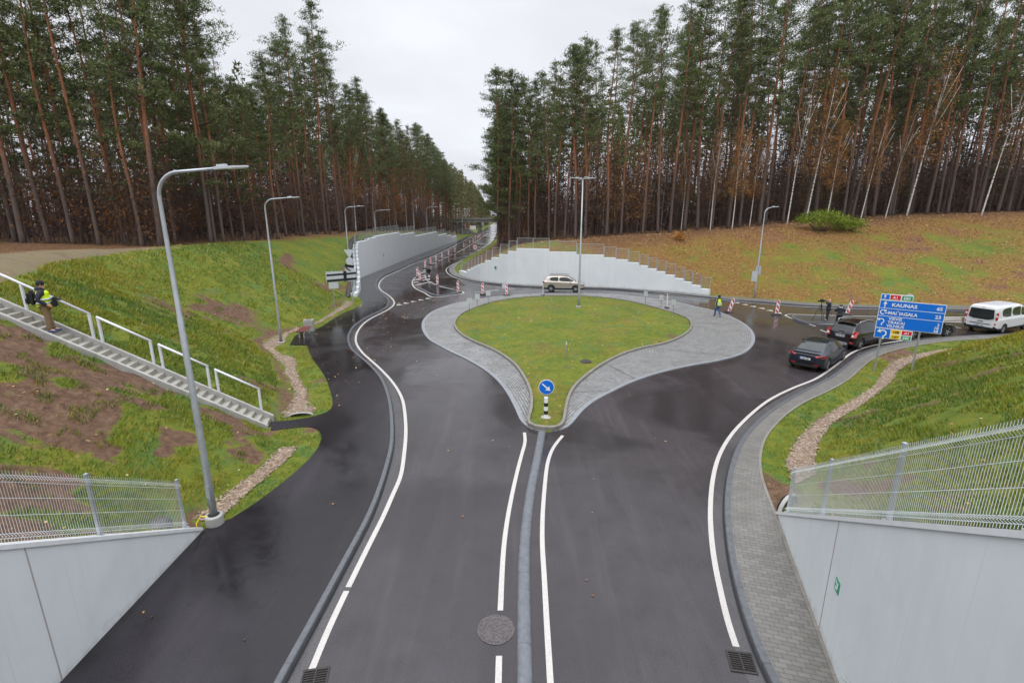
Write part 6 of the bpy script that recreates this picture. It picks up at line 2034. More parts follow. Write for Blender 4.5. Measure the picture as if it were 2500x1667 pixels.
print('pines', cnt[0])

# ------------------------------------------------------------------ vehicles
def paint(name, col, metal=.4, rough=.3, coat=1.0):
    m = Mt(name); n = m.noise(2.5, 3)
    c = m.mix(n, tuple(x * .92 for x in col), tuple(min(1, x * 1.08) for x in col))
    w = m.vor(60, 'Distance')
    m.bump(w, .04, .002)
    return m.set(c, rough, metal, spec=.3, coat=coat * .55, coatr=.05)
MAT['glass'] = None
def glassmat():
    m = Mt('car_glass'); n = m.noise(1.5, 2)
    return m.set(m.mix(n, (.010, .014, .013), (.022, .028, .026)), .04, 0, .5)
MAT['glass'] = glassmat()
MAT['lampred'] = plain('tail_lamp_red', (.50, .01, .012), .15, coat=1.0)
MAT['chrome'] = plain('chrome', (.62, .63, .65), .18, .9)
MAT['alloy'] = plain('alloy_rim', (.50, .51, .53), .3, .7)
MAT['darkalloy'] = plain('dark_alloy_rim', (.06, .06, .065), .35, .6)
MAT['tyre'] = plain('tyre_rubber', (.016, .016, .017), .75)
MAT['plate'] = plain('plate_white', (.70, .71, .72), .35, var=.04)

def car_body(st, ring_n, wheels, paint_m, arch_r, hw, sub=1):
    """st: list of stations (x, zb, wl, zs, ws, zr, wr, kind): bottom, lower half width, shoulder z, shoulder half width, roof z, roof half width"""
    V = []; F = []; MI = []
    def sec(s):
        x, zb, wl, zs, ws, zr, wr = s[:7]
        g = zr - zs
        P = [(0, zb), (wl * .80, zb), (wl * .97, zb + .04), (wl, zb + (.17 if 'B' in s[7] else .07)), (ws * 1.0, zs - .16), (ws, zs - .04), (ws * .965, zs),
             (ws * .955 + (wr - ws * .955) * .08, zs + g * .10), (wr + (ws - wr) * .10, zs + g * .82), (wr * .93, zs + g * .965), (wr * .6, zr), (0, zr + .012 * (g > .1))]
        full = [(x, -y, z) for y, z in P] + [(x, y, z) for y, z in P[-2:0:-1]]
        return full
    rings = [sec(s) for s in st]
    k = len(rings[0])
    for r in rings: V += r
    for i in range(len(rings) - 1):
        kind = st[i][7]
        for j in range(k):
            j2 = (j + 1) % k
            F.append((i * k + j, i * k + j2, (i + 1) * k + j2, (i + 1) * k + j))
            jj = j if j < 11 else 21 - j      # mirrored index 0..10
            mi = 0
            if jj in (7,) and 'S' in kind: mi = 1       # side glass
            if jj in (9, 10) and 'W' in kind: mi = 1     # windscreen / rear window
            if jj in (8, 9, 10) and 'w' in kind: mi = 1
            if jj in (10,) and 'R' in kind: mi = 1       # glass roof
            if jj in (0, 1, 2): mi = 2
            
            MI.append(mi)
    F.append(tuple(range(k))[::-1]); MI.append(0)
    F.append(tuple((len(rings) - 1) * k + j for j in range(k))); MI.append(0)
    me = bpy.data.meshes.new('body'); me.from_pydata(V, [], F)
    me.polygons.foreach_set('material_index', MI)
    for m in (paint_m, MAT['glass'], MAT['black']): me.materials.append(m)
    bm = bmesh.new(); bm.from_mesh(me); bmesh.ops.recalc_face_normals(bm, faces=bm.faces)
    # keep glass borders sharp
    cl = bm.edges.layers.float.get('crease_edge') or bm.edges.layers.float.new('crease_edge')
    for e in bm.edges:
        if len(e.link_faces) == 2 and e.link_faces[0].material_index != e.link_faces[1].material_index: e[cl] = .88
        if len(e.link_faces) == 2 and any(len(f.verts) > 4 for f in e.link_faces): e[cl] = .6
    bm.to_mesh(me); bm.free()
    o = bpy.data.objects.new('body', me); COL.objects.link(o)
    sm = o.modifiers.new('s', 'SUBSURF'); sm.levels = 2; sm.render_levels = 2
    cuts = []
    for wx in wheels:
        for sg in (-1, 1):
            mb = MB(); mb.lathe([(arch_r, -.20), (arch_r, .20)], n=28, M=Matrix.Rotation(R(90), 3, 'X'))
            c = mb.build('cut', MAT['black']); c.location = (wx, sg * (hw - .02), arch_r * .86)
            bo = o.modifiers.new('b', 'BOOLEAN'); bo.operation = 'DIFFERENCE'; bo.object = c; bo.solver = 'EXACT'; cuts.append(c)
            try: bo.material_mode = 'TRANSFER'
            except Exception: pass
    dg = bpy.context.evaluated_depsgraph_get()
    em = bpy.data.meshes.new_from_object(o.evaluated_get(dg))
    bpy.data.objects.remove(o)
    for c in cuts: bpy.data.objects.remove(c)
    return em

def split_mat(em, idxs, name, parent, off=0.0):
    bm = bmesh.new(); bm.from_mesh(em)
    bmesh.ops.delete(bm, geom=[f for f in bm.faces if f.material_index not in idxs], context='FACES')
    for f in bm.faces: f.smooth = True
    me = bpy.data.meshes.new(name); bm.to_mesh(me); bm.free()
    for m in em.materials: me.materials.append(m)
    o = bpy.data.objects.new(name, me); COL.objects.link(o); o.parent = parent
    return o

def wheel(parent, x, y, r, rim_m, spokes=5, w=.20, steel=False):
    sg = 1 if y > 0 else -1
    e = bpy.data.objects.new('wheel', None); COL.objects.link(e); e.parent = parent; e.location = (x, y - sg * w * .5, r); e.empty_display_size = .2
    M = Matrix.Rotation(R(-90) * sg, 3, 'X')
    ty = MB(); ty.lathe([(r * .62, -w / 2), (r * .93, -w / 2), (r, -w * .32), (r, w * .32), (r * .93, w / 2), (r * .66, w / 2), (r * .64, w * .3)], n=28, M=M)
    ty.build('tyre', MAT['tyre'], e, smooth=True)
    rm = MB(); rm.lathe([(r * .68, w * .28), (r * .68, w * .50), (r * .63, w * .46), (r * .62, w * .15), (0, w * .15)], n=28, M=M)
    rr_ = rm.build('rim', MAT['darkalloy'] if not steel else MAT['tyre'], e)
    sp = MB()
    for k in range(spokes):
        a = 2 * math.pi * k / spokes
        c, s = math.cos(a), math.sin(a)
        q = MB(); q.beam((c * r * .12, s * r * .12, w * .36), (c * r * .645, s * r * .645, w * .44), r * (.16 if spokes < 8 else .07), .03)
        q.v = [tuple(M @ Vector(v)) for v in q.v]
        sp.add(q.v, q.f)
    q = MB(); q.lathe([(r * .16, w * .3), (r * .16, w * .44), (0, w * .46)], n=14, M=M); sp.add(q.v, q.f)
    sp.build('spokes', rim_m, rr_)
    return e

def car(label, cat, x, y, rz, st, wheels, paint_m, r, hw, rim_m, spokes, name='parked_car', steel=False):
    root = empty(name, (x, y, 0), rz, label, cat, None)
    em = car_body(st, 24, wheels, paint_m, r * 1.17, hw)
    split_mat(em, (0, 2), 'body', root)
    split_mat(em, (1,), 'window_glass', root)
    for wx in wheels:
        for sg in (-1, 1): wheel(root, wx, sg * (hw - .015), r, rim_m, spokes, steel=steel)
    return root
def blob(name, pts, t, mat, parent, M=None, c=(0, 0, 0), bevel=.01):
    mb = MB(); mb.prism(pts, t, M=M, c=c); return mb.build(name, mat, parent, bevel=bevel)
def plate(parent, x, z, s, tilt=0, y=0):
    # on the rear face (x negative side)
    M = Matrix.Rotation(R(-90), 3, 'Z')
    mb = MB(); mb.box((x, y, z), (.012, .52, .115)); p = mb.build('number_plate', MAT['plate'], parent)
    mb = MB(); mb.box((x - .004, y + .235, z), (.012, .045, .113)); mb.build('country_band', MAT['blue'], p)
    me = text_mesh(s, .10, .001, 'CENTER', .003)
    me.transform(Matrix.Translation((x - .010, y - .02, z - .035)) @ Matrix.Rotation(R(-90), 4, 'Z') @ Matrix.Rotation(R(90), 4, 'X'))
    me.materials.clear(); link('plate_number', me, MAT['signblack'], p)
def mirrors(root, x, y, z, mat):
    for sg in (-1, 1):
        mb = MB(); mb.box((x, sg * (y + .10), z), (.12, .20, .13)); mb.build('mirror', mat, root, bevel=.03)

# dark grey saloon (rear towards the camera). x forward; wheelbase 2.88, rear axle at x=-1.44
P_dark = paint('slate_grey_paint', (.012, .016, .028), .0, .3)
sed = [(-2.32, .52, .55, .80, .60, .86, .45, ''), (-2.27, .34, .78, .88, .76, .98, .60, ''), (-2.10, .24, .89, .93, .86, 1.04, .68, ''), (-1.86, .20, .92, .96, .90, 1.07, .66, 'W'), (-1.40, .18, .925, .97, .91, 1.22, .63, 'W'),
       (-.90, .17, .925, .96, .915, 1.37, .62, 'WS'), (-.35, .16, .925, .95, .915, 1.435, .61, 'RS'), (.15, .16, .925, .94, .915, 1.43, .61, 'RS'), (.55, .16, .925, .93, .915, 1.38, .60, 'WS'), (1.05, .17, .925, .91, .91, 1.17, .62, 'W'),
       (1.42, .18, .92, .88, .90, .93, .66, ''), (1.95, .20, .90, .80, .86, .83, .62, ''), (2.22, .24, .82, .68, .78, .70, .55, ''), (2.34, .36, .62, .60, .60, .61, .42, '')]
hx, hy = math.cos(R(42)), math.sin(R(42))
def place(rw, rz, hw, wb):
    """world position of the car origin from the ground point of its right rear wheel"""
    c, s = math.cos(rz), math.sin(rz)
    lx, ly = -wb / 2, -hw
    return rw[0] - (lx * c - ly * s), rw[1] - (lx * s + ly * c)
def yaw(a, b): return math.atan2(b[1] - a[1], b[0] - a[0])
rz = R(43)
x, y = place((16.93, 25.53), rz, .90, 2.88)
c1 = car('dark grey saloon car with glass rear window, nearest of the stopped cars', 'car', x, y, rz, sed, (-1.44, 1.44), P_dark, .345, .925, MAT['alloy'], 10)
for sg in (-1, 1):
    tl = MB(); tl.add([(-2.285, sg * .42, .89), (-2.215, sg * .72, .93), (-2.03, sg * .885, .93), (-2.0, sg * .895, .84), (-2.20, sg * .79, .80), (-2.30, sg * .52, .83),
                      (-2.235, sg * .42, .89), (-2.165, sg * .70, .93), (-1.98, sg * .845, .93), (-1.95, sg * .855, .84), (-2.15, sg * .75, .80), (-2.25, sg * .52, .83)],
                     [(0, 1, 2, 3, 4, 5), (11, 10, 9, 8, 7, 6), (0, 6, 7, 1), (1, 7, 8, 2), (2, 8, 9, 3), (3, 9, 10, 4), (4, 10, 11, 5), (5, 11, 6, 0)])
    tl.v = [(a * 1.012 - .01, b * 1.03, c_) for a, b, c_ in tl.v]
    t_ = tl.build('tail_lamp', MAT['lampred'], c1)
    mb = MB(); mb.box((-2.33, sg * .55, .42), (.03, .25, .03)); mb.build('reflector', MAT['lampred'], c1)
mb = MB(); mb.box((-2.26, 0, 1.01), (.10, 1.34, .018), M=Matrix.Rotation(R(12), 3, 'Y')); mb.build('spoiler_lip', MAT['black'], c1)
mb = MB(); mb.box((-2.28, 0, .33), (.14, 1.25, .14)); mb.build('rear_diffuser', MAT['black'], c1, bevel=.02)
plate(c1, -2.345, .70, 'LEA 325')
mirrors(c1, .75, .93, .98, P_dark)
# small high estate (black-brown)
P_blk = paint('black_brown_paint', (.012, .008, .010), .1, .15)
suv = [(-2.08, .45, .62, .92, .62, 1.00, .48, 'B'), (-2.02, .30, .82, 1.00, .80, 1.10, .62, 'B'), (-1.92, .24, .88, 1.04, .85, 1.20, .64, 'WB'), (-1.70, .22, .89, 1.06, .87, 1.47, .63, 'WB'), (-1.50, .22, .89, 1.06, .875, 1.60, .62, 'B'), (-1.25, .22, .89, 1.06, .88, 1.635, .62, 'B'), (-1.0, .22, .89, 1.05, .88, 1.65, .62, 'SB'), (-.40, .22, .89, 1.03, .88, 1.66, .62, 'SB'),
       (.15, .22, .89, 1.02, .88, 1.64, .61, 'SB'), (.55, .22, .89, 1.01, .88, 1.56, .60, 'WSB'), (1.02, .22, .89, 1.0, .87, 1.22, .62, 'WB'), (1.25, .22, .89, .99, .86, 1.06, .64, 'B'), (1.72, .24, .87, .92, .83, .96, .60, 'B'), (2.0, .27, .80, .78, .76, .80, .52, 'B'), (2.12, .36, .64, .66, .60, .67, .44, 'B')]
rz = R(30); x, y = place((21.58, 29.82), rz, .87, 2.56)
c2 = car('black brown high car with roof rails and big red tail lamps, second in line', 'car', x, y, rz, suv, (-1.28, 1.28), P_blk, .345, .89, MAT['alloy'], 5, steel=True)
def tall_lamp(root, x, y, z, h, w, sgy, mat=None, slant=.1):
    mb = MB(); 
    V = []
    for dx in (0, .16):
        V += [(x + dx, sgy * (y - w), z - h / 2), (x + dx + .05, sgy * (y + w * .6), z - h / 2 + .03), (x + dx + .17 + slant, sgy * (y + w * .75), z + h / 2), (x + dx + slant, sgy * (y - w * .2), z + h / 2)]
    mb.add(V, [(0, 1, 2, 3), (7, 6, 5, 4), (0, 4, 5, 1), (1, 5, 6, 2), (2, 6, 7, 3), (3, 7, 4, 0)])
    t_ = mb.build('tail_lamp', mat or MAT['lampred'], root, bevel=.02)
    q = MB(); q.box((x + .01, sgy * (y - w * .2), z - h * .12), (.04, w * .7, h * .3)); q.build('clear_lens', MAT['signwhite'], t_, bevel=.01)
for sg in (-1, 1):
    tall_lamp(c2, -2.13, .76, .97, .40, .17, sg)
    mb = MB(); mb.box((-2.10, sg * .68, .48), (.05, .22, .09)); mb.build('reflector', MAT['lampred'], c2, bevel=.015)
    rl = MB(); rl.tube([(-1.35, sg * .63, 1.64), (-1.25, sg * .63, 1.70), (-.3, sg * .63, 1.725), (.5, sg * .62, 1.66), (.6, sg * .61, 1.60)], .022, 6); rl.build('roof_rail', MAT['chrome'], c2, smooth=True)
mb = MB(); mb.prism([(-.50, .05), (-.44, .16), (.44, .16), (.50, .05), (.42, .0), (-.42, .0)], .04, M=Matrix.Rotation(R(90), 3, 'Z'), c=(-2.10, 0, .30)); mb.build('skid_plate', MAT['alloy'], c2, bevel=.01)
mb = MB(); mb.box((-2.10, 0, .94), (.04, .62, .035)); mb.build('chrome_strip', MAT['chrome'], c2)
mb = MB(); mb.lathe([(0, 0), (.045, 0), (.045, .015), (0, .015)], (-2.10, 0, .98), 14, M=Matrix.Rotation(R(-90), 3, 'Y')); mb.build('emblem', MAT['chrome'], c2)
mb = MB(); mb.box((-2.12, 0, .83), (.03, .7, .19)); mb.build('plate_recess', MAT['black'], c2)
plate(c2, -2.138, .83, 'LMC 060')
mirrors(c2, .72, .90, 1.08, P_blk)
mb = MB(); mb.box((-2.03, .0, 1.12), (.03, .30, .02)); mb.build('wiper', MAT['black'], c2)
mb = MB(); mb.box((-1.64, .0, 1.625), (.22, 1.1, .03), M=Matrix.Rotation(R(4), 3, 'Y')); mb.build('roof_spoiler', P_blk, c2, bevel=.01)
# low black coupe-like car behind the sign
P_b2 = paint('black_paint', (.010, .010, .012), .2, .15)
cp_ = [(s[0] * 1.04, s[1], s[2] * 1.02, s[3], s[4] * 1.02, s[5] - (.02 if s[5] > 1.1 else 0), s[6], s[7].replace('R', '')) for s in sed]
rz = R(13); x, y = place((26.75, 32.3), rz, .93, 2.95)
c3 = car('low black car with large silver wheels, half hidden behind the blue direction sign', 'car', x, y, rz, cp_, (-1.47, 1.47), P_b2, .36, .945, MAT['chrome'], 5)
for sg in (-1, 1):
    mb = MB(); mb.box((2.22, sg * .72, .66), (.22, .28, .10), rz=sg * R(-32)); mb.build('headlight', MAT['chrome'], c3, bevel=.02)
    mb = MB(); mb.box((-2.36, sg * .66, .85), (.08, .4, .10), rz=sg * R(22)); mb.build('tail_lamp', MAT['lampred'], c3, bevel=.02)
mirrors(c3, .78, .95, .97, P_b2)
# white passenger van
P_w = paint('white_van_paint', (.66, .67, .69), 0, .28)
van = [(-2.50, .42, .80, .85, .84, 1.60, .70, 'B'), (-2.47, .34, .92, 1.02, .93, 1.88, .76, 'B'), (-2.36, .26, .95, 1.06, .95, 1.95, .78, 'B'), (-2.05, .24, .955, 1.08, .95, 1.97, .79, 'B'), (-1.95, .24, .955, 1.08, .95, 1.975, .79, 'SB'), (-.70, .24, .955, 1.08, .95, 1.98, .79, 'SB'), (-.67, .24, .955, 1.08, .95, 1.98, .79, 'B'), (-.63, .24, .955, 1.08, .95, 1.98, .79, 'SB'), (.56, .24, .955, 1.08, .95, 1.97, .79, 'SB'),
       (.59, .24, .955, 1.08, .95, 1.97, .79, 'B'), (.64, .24, .955, 1.07, .95, 1.96, .78, 'SB'), (1.15, .24, .955, 1.06, .95, 1.88, .74, 'WSB'), (1.62, .24, .955, 1.05, .94, 1.52, .74, 'WB'), (1.95, .24, .95, 1.04, .93, 1.22, .74, 'B'), (2.25, .26, .93, .95, .90, 1.06, .70, 'B'), (2.44, .30, .85, .75, .84, .80, .62, 'B'), (2.50, .40, .70, .62, .7, .64, .5, 'B')]
rz = R(24); x, y = place((34.2, 33.9), rz, .92, 3.10)
v1 = car('white passenger van seen from behind, cut off by the right picture edge', 'van', x, y, rz, van, (-1.40, 1.62), P_w, .335, .955, MAT['alloy'], 9, name='passenger_van')
def rear_quad(root, name, pts, mat, t=.02, bevel=.01):
    """pts (y,z) on the rear face with x computed from a lean"""
    mb = MB()
    def X(z): return -2.51 + max(0, (z - 1.0)) * .07
    n = len(pts)
    V = [(X(z) - t, y_, z) for y_, z in pts] + [(X(z) + .02, y_, z) for y_, z in pts]
    mb.add(V, [tuple(range(n)), tuple(range(2 * n - 1, n - 1, -1))] + [(i, (i + 1) % n, n + (i + 1) % n, n + i) for i in range(n)])
    return mb.build(name, mat, root, bevel=bevel)
mb = MB(); mb.prism([(-.72, 1.10), (-.40, 1.00), (.40, 1.00), (.72, 1.10), (.66, 1.72), (-.66, 1.72)], .03, M=Matrix.Rotation(R(90), 3, 'Z')); w_ = mb.build('rear_window', MAT['glass'], v1, bevel=.01); w_.location = (-2.520, 0, 0); w_.rotation_euler = (0, 0, 0)
w_.data.transform(Matrix.Shear('XY', 4, (0, 0)) if False else Matrix.Identity(4))
for sg in (-1, 1):
    q = MB(); q.box((-2.47, sg * .86, 1.27), (.10, .13, .52)); tl_ = q.build('tail_lamp', MAT['lampred'], v1, bevel=.025)
    q = MB(); q.box((-2.524, sg * .86, 1.30), (.01, .11, .12)); q.build('clear_lens', MAT['signwhite'], tl_)
    q = MB(); q.box((-2.50, sg * .84, .74), (.03, .07, .12)); q.build('reflector', MAT['lampred'], v1)
q = MB(); q.box((-2.49, 0, .40), (.14, 1.75, .16)); q.build('rear_bumper', MAT['black'], v1, bevel=.03)
q = MB(); q.box((-2.505, 0, .69), (.03, 1.2, .05)); q.build('black_strip', MAT['black'], v1, bevel=.01)
q = MB(); q.box((-2.51, 0, .84), (.03, .36, .05)); q.build('door_handle', MAT['black'], v1, bevel=.015)
q = MB(); q.box((-2.45, 0, 1.80), (.05, .22, .04)); q.build('brake_lamp', MAT['lampred'], v1)
q = MB(); q.box((-2.50, 0, .76), (.01, .012, .62)); 
plate(v1, -2.525, .58, 'MBT 118')
mirrors(v1, 1.35, .99, 1.22, MAT['black'])
# beige off-roader driving round the back
P_bg = paint('beige_metallic_paint', (.42, .375, .33), .55, .28)
tig = [(-2.20, .46, .66, .96, .66, 1.02, .52, 'B'), (-2.15, .30, .84, 1.05, .82, 1.15, .66, 'B'), (-2.06, .25, .89, 1.08, .86, 1.25, .68, 'WB'), (-1.86, .23, .90, 1.09, .88, 1.52, .66, 'WB'), (-1.68, .23, .90, 1.08, .88, 1.63, .64, 'B'), (-1.50, .23, .90, 1.08, .885, 1.655, .64, 'SB'), (-.62, .23, .90, 1.06, .89, 1.675, .64, 'SB'), (-.56, .23, .90, 1.06, .89, 1.677, .64, 'B'), (-.50, .23, .90, 1.06, .89, 1.677, .64, 'SB'),
       (.18, .23, .90, 1.04, .89, 1.66, .63, 'SB'), (.52, .23, .90, 1.03, .89, 1.60, .62, 'WSB'), (1.05, .23, .90, 1.02, .88, 1.24, .64, 'WB'), (1.30, .23, .90, 1.01, .87, 1.08, .66, 'B'), (1.85, .25, .88, .94, .84, .98, .62, 'B'), (2.12, .28, .82, .82, .78, .84, .54, 'B'), (2.22, .40, .68, .70, .64, .71, .48, 'B')]
rz = R(-8); x, y = place((4.15, 52.8), rz, .88, 2.60)
c4 = car('beige metallic off road style car driving past the wall behind the roundabout', 'car', x, y, rz, tig, (-1.30, 1.30), P_bg, .35, .90, MAT['alloy'], 5, name='moving_car')
for sg in (-1, 1):
    q = MB(); q.box((-2.09, sg * .76, 1.0), (.22, .20, .16), rz=sg * R(25)); q.build('tail_lamp', MAT['lampred'], c4, bevel=.03)
    q = MB(); q.box((2.08, sg * .70, .80), (.22, .30, .13), rz=sg * R(-30)); q.build('headlight', MAT['chrome'], c4, bevel=.03)
    rl = MB(); rl.tube([(-1.5, sg * .66, 1.66), (-1.4, sg * .66, 1.72), (-.3, sg * .66, 1.745), (.5, sg * .65, 1.68)], .022, 6); rl.build('roof_rail', MAT['black'], c4, smooth=True)
mirrors(c4, .72, .91, 1.10, P_bg)
q = MB(); q.box((2.19, 0, .70), (.05, .9, .12)); q.build('grille', MAT['black'], c4, bevel=.01)

# ------------------------------------------------------------------ people
def skin(name, verts, edges, radii, mat, parent, sub=2):
    me = bpy.data.meshes.new(name)
    me.from_pydata([tuple(v) for v in verts], edges, [])
    o = bpy.data.objects.new(name, me); COL.objects.link(o)
    o.modifiers.new('k', 'SKIN')
    sv = me.skin_vertices[0].data
    for i, r in enumerate(radii):
        sv[i].radius = (r, r) if isinstance(r, (int, float)) else r
    sv[0].use_root = True
    m = o.modifiers.new('s', 'SUBSURF'); m.levels = sub; m.render_levels = sub
    dg = bpy.context.evaluated_depsgraph_get()
    em = bpy.data.meshes.new_from_object(o.evaluated_get(dg))
    bpy.data.objects.remove(o)
    for p in em.polygons: p.use_smooth = True
    em.materials.clear()
    return link(name, em, mat, parent)
SKINM = plain('skin', (.55, .32, .24), .5)
def person(label, x, y, z, rz, J, jacket, trousers, shoes, hat=None, hair=None, vest=None, extra=None, hood=None):
    """J joints in metres, x forward, y left, z up"""
    root = empty('person', (x, y, z), rz, label, 'person')
    names = ['pelvis', 'waist', 'chest', 'neck', 'head0', 'head1', 'shL', 'elL', 'wrL', 'haL', 'shR', 'elR', 'wrR', 'haR', 'hipL', 'knL', 'anL', 'toL', 'hipR', 'knR', 'anR', 'toR']
    V = [Vector(J[n_]) for n_ in names]; ix = {n_: i for i, n_ in enumerate(names)}
    E_ = [(0, 1), (1, 2), (2, 3), (3, 4), (4, 5), (2, 6), (6, 7), (7, 8), (8, 9), (2, 10), (10, 11), (11, 12), (12, 13), (0, 14), (14, 15), (15, 16), (16, 17), (0, 18), (18, 19), (19, 20), (20, 21)]
    rad = [.12, .115, .13, .055, .085, .095, .06, .042, .028, .03, .06, .042, .028, .03, .08, .055, .038, .032, .08, .055, .038, .032]
    # fingers
    for hand, wr in (('haL', 'wrL'), ('haR', 'wrR')):
        h = V[ix[hand]]; d = (h - V[ix[wr]]).normalized()
        side = d.cross(Vector((1, 0, .2))).normalized() if abs(d.x) < .9 else Vector((0, 1, 0))
        fr = d.cross(side)
        for k in range(5):
            n0 = len(V)
            if k < 4:
                b = h + side * (.028 - .018 * k) + d * .02
                L = (.075, .085, .08, .062)[k]
                p1 = b + d * L * .5; p2 = b + d * L * .85 + fr * .02
            else:
                b = h + side * .03 - d * .02; p1 = b + side * .03 + d * .02; p2 = p1 + d * .03
            V += [b, p1, p2]; rad += [.011, .010, .008]
            E_ += [(ix[hand], n0), (n0, n0 + 1), (n0 + 1, n0 + 2)]
    body = skin('body', V, E_, rad, SKINM, root, 1)
    hd = (V[4] + V[5]) / 2; f = Vector(J.get('face', (1, 0, 0))).normalized()
    # face details
    sd = Vector((-f.y, f.x, 0))
    for s in (-1, 1):
        q = MB(); q.lathe([(0, -.012), (.012, 0), (0, .012)], tuple(hd + f * .088 + sd * s * .032 + Vector((0, 0, .012))), 8); q.build('eye', MAT['signblack'], body)
        q = MB(); q.lathe([(0, -.035), (.02, -.01), (.022, .015), (0, .035)], tuple(hd - sd * s * -.092), 8); q.build('ear', SKINM, body)
    q = MB(); q.add([tuple(hd + f * .085 + Vector((0, 0, .02))), tuple(hd + f * .12 + Vector((0, 0, -.025))), tuple(hd + f * .085 + sd * .018 + Vector((0, 0, -.03))), tuple(hd + f * .085 - sd * .018 + Vector((0, 0, -.03)))], [(0, 1, 2), (0, 3, 1), (1, 3, 2), (0, 2, 3)]); q.build('nose', SKINM, body)
    q = MB(); q.box(tuple(hd + f * .092 + Vector((0, 0, -.055))), (.012, .04, .010), rz=math.atan2(f.y, f.x)); q.build('mouth', plain('lips', (.35, .12, .10), .5), body)
    g = lambda n_: Vector(J[n_])
    # jacket: torso + sleeves
    hem = g('pelvis') + Vector((0, 0, -.10 if not J.get('long') else -.22))
    jv = [g('waist'), g('chest'), g('neck') - Vector((0, 0, .02)), g('pelvis'), hem, g('shL'), g('elL'), g('wrL') + (g('haL') - g('wrL')) * .2, g('shR'), g('elR'), g('wrR') + (g('haR') - g('wrR')) * .2]
    je = [(0, 1), (1, 2), (0, 3), (3, 4), (1, 5), (5, 6), (6, 7), (1, 8), (8, 9), (9, 10)]
    jr = [.165, .185, .085, .18, .185, .095, .072, .055, .095, .072, .055]
    skin('jacket', jv, je, jr, jacket, root, 2)
    tv = [g('pelvis') + Vector((0, 0, .02)), g('hipL'), g('knL'), g('anL') + Vector((0, 0, -.015)), g('hipR'), g('knR'), g('anR') + Vector((0, 0, -.015))]
    skin('trousers', tv, [(0, 1), (1, 2), (2, 3), (0, 4), (4, 5), (5, 6)], [.15, .105, .082, .07, .105, .082, .07], trousers, root, 2)
    for s in ('L', 'R'):
        a, t_ = g('an' + s), g('to' + s)
        d = (t_ - a); d.z = 0; d.normalize()
        zz = min(a.z, t_.z) - .035
        skin('shoe', [Vector((a.x, a.y, zz)) - d * .05, Vector((a.x, a.y, zz + .01)) + d * .07, Vector((t_.x, t_.y, t_.z - .04)) + d * .06], [(0, 1), (1, 2)], [.052, .055, .04], shoes, root, 2)
    if vest is not None:
        vv = [g('waist') + Vector((0, 0, -.02)), g('chest') + Vector((0, 0, .02)), g('pelvis') + Vector((0, 0, .02)), g('chest') + Vector((0, 0, .13))]
        v_ = skin('vest', vv, [(0, 1), (0, 2), (1, 3)], [.185, (.205, .205), .195, (.10, .13)], vest, root, 2)
        for dz in (-.10, .03):
            q = MB(); c_ = g('waist') + Vector((0, 0, dz)); q.lathe([(.268, -.022), (.275, 0), (.268, .022)], tuple(c_), 20); 
            q.v = [(c_.x + (a - c_.x) * .80, c_.y + (b - c_.y) * .98, cc) for a, b, cc in q.v]
            q.build('reflective_band', plain('reflective_tape', (.62, .64, .66), .3), v_)
    if hat is not None:
        q = MB(); q.lathe([(.108, -.02), (.112, .02), (.11, .07), (.09, .12), (.05, .15), (0, .158)], tuple(hd + Vector((0, 0, .01)) - f * .012), 18); q.build('knit_hat', hat, root, smooth=True)
    if hair is not None:
        q = MB(); q.lathe([(.095, -.05), (.108, .0), (.108, .05), (.088, .09), (.045, .115), (0, .12)], tuple(hd - f * .022), 16); q.build('hair', hair, root, smooth=True)
    if hood is not None:
        q = MB(); q.lathe([(.10, -.05), (.13, 0), (.11, .05), (.06, .06)], tuple(g('neck') - f * .05 + Vector((0, 0, .02))), 14); q.build('hood', hood, root, smooth=True)
    return root
def stand(**k):
    J = dict(pelvis=(0, 0, .98), waist=(0, 0, 1.14), chest=(0, 0, 1.36), neck=(.0, 0, 1.50), head0=(.015, 0, 1.60), head1=(.02, 0, 1.70),
             shL=(0, .19, 1.43), elL=(-.03, .25, 1.15), wrL=(.06, .25, .92), haL=(.09, .24, .86), shR=(0, -.19, 1.43), elR=(-.03, -.25, 1.15), wrR=(.06, -.25, .92), haR=(.09, -.24, .86),
             hipL=(0, .10, .90), knL=(.02, .11, .50), anL=(0, .12, .09), toL=(.15, .14, .06), hipR=(0, -.10, .90), knR=(.02, -.11, .50), anR=(0, -.12, .09), toR=(.15, -.14, .06), face=(1, 0, .0))
    J.update(k); return J
hiviz = plain('hi_vis_yellow', (.62, .85, .01), .5, var=.06)
navy = plain('dark_navy_cloth', (.018, .022, .032), .8, var=.25, scale=12)
dgreen = plain('dark_green_cloth', (.02, .05, .05), .8, var=.2, scale=12)
khaki = plain('khaki_cloth', (.20, .13, .07), .85, var=.2, scale=10)
denim = plain('blue_denim', (.03, .09, .22), .8, var=.2, scale=12)
blackc = plain('black_cloth', (.012, .012, .014), .85, var=.3, scale=12)
orangec = plain('orange_cloth', (.62, .16, .01), .8)
blueshoe = plain('blue_shoe', (.03, .06, .14), .6)
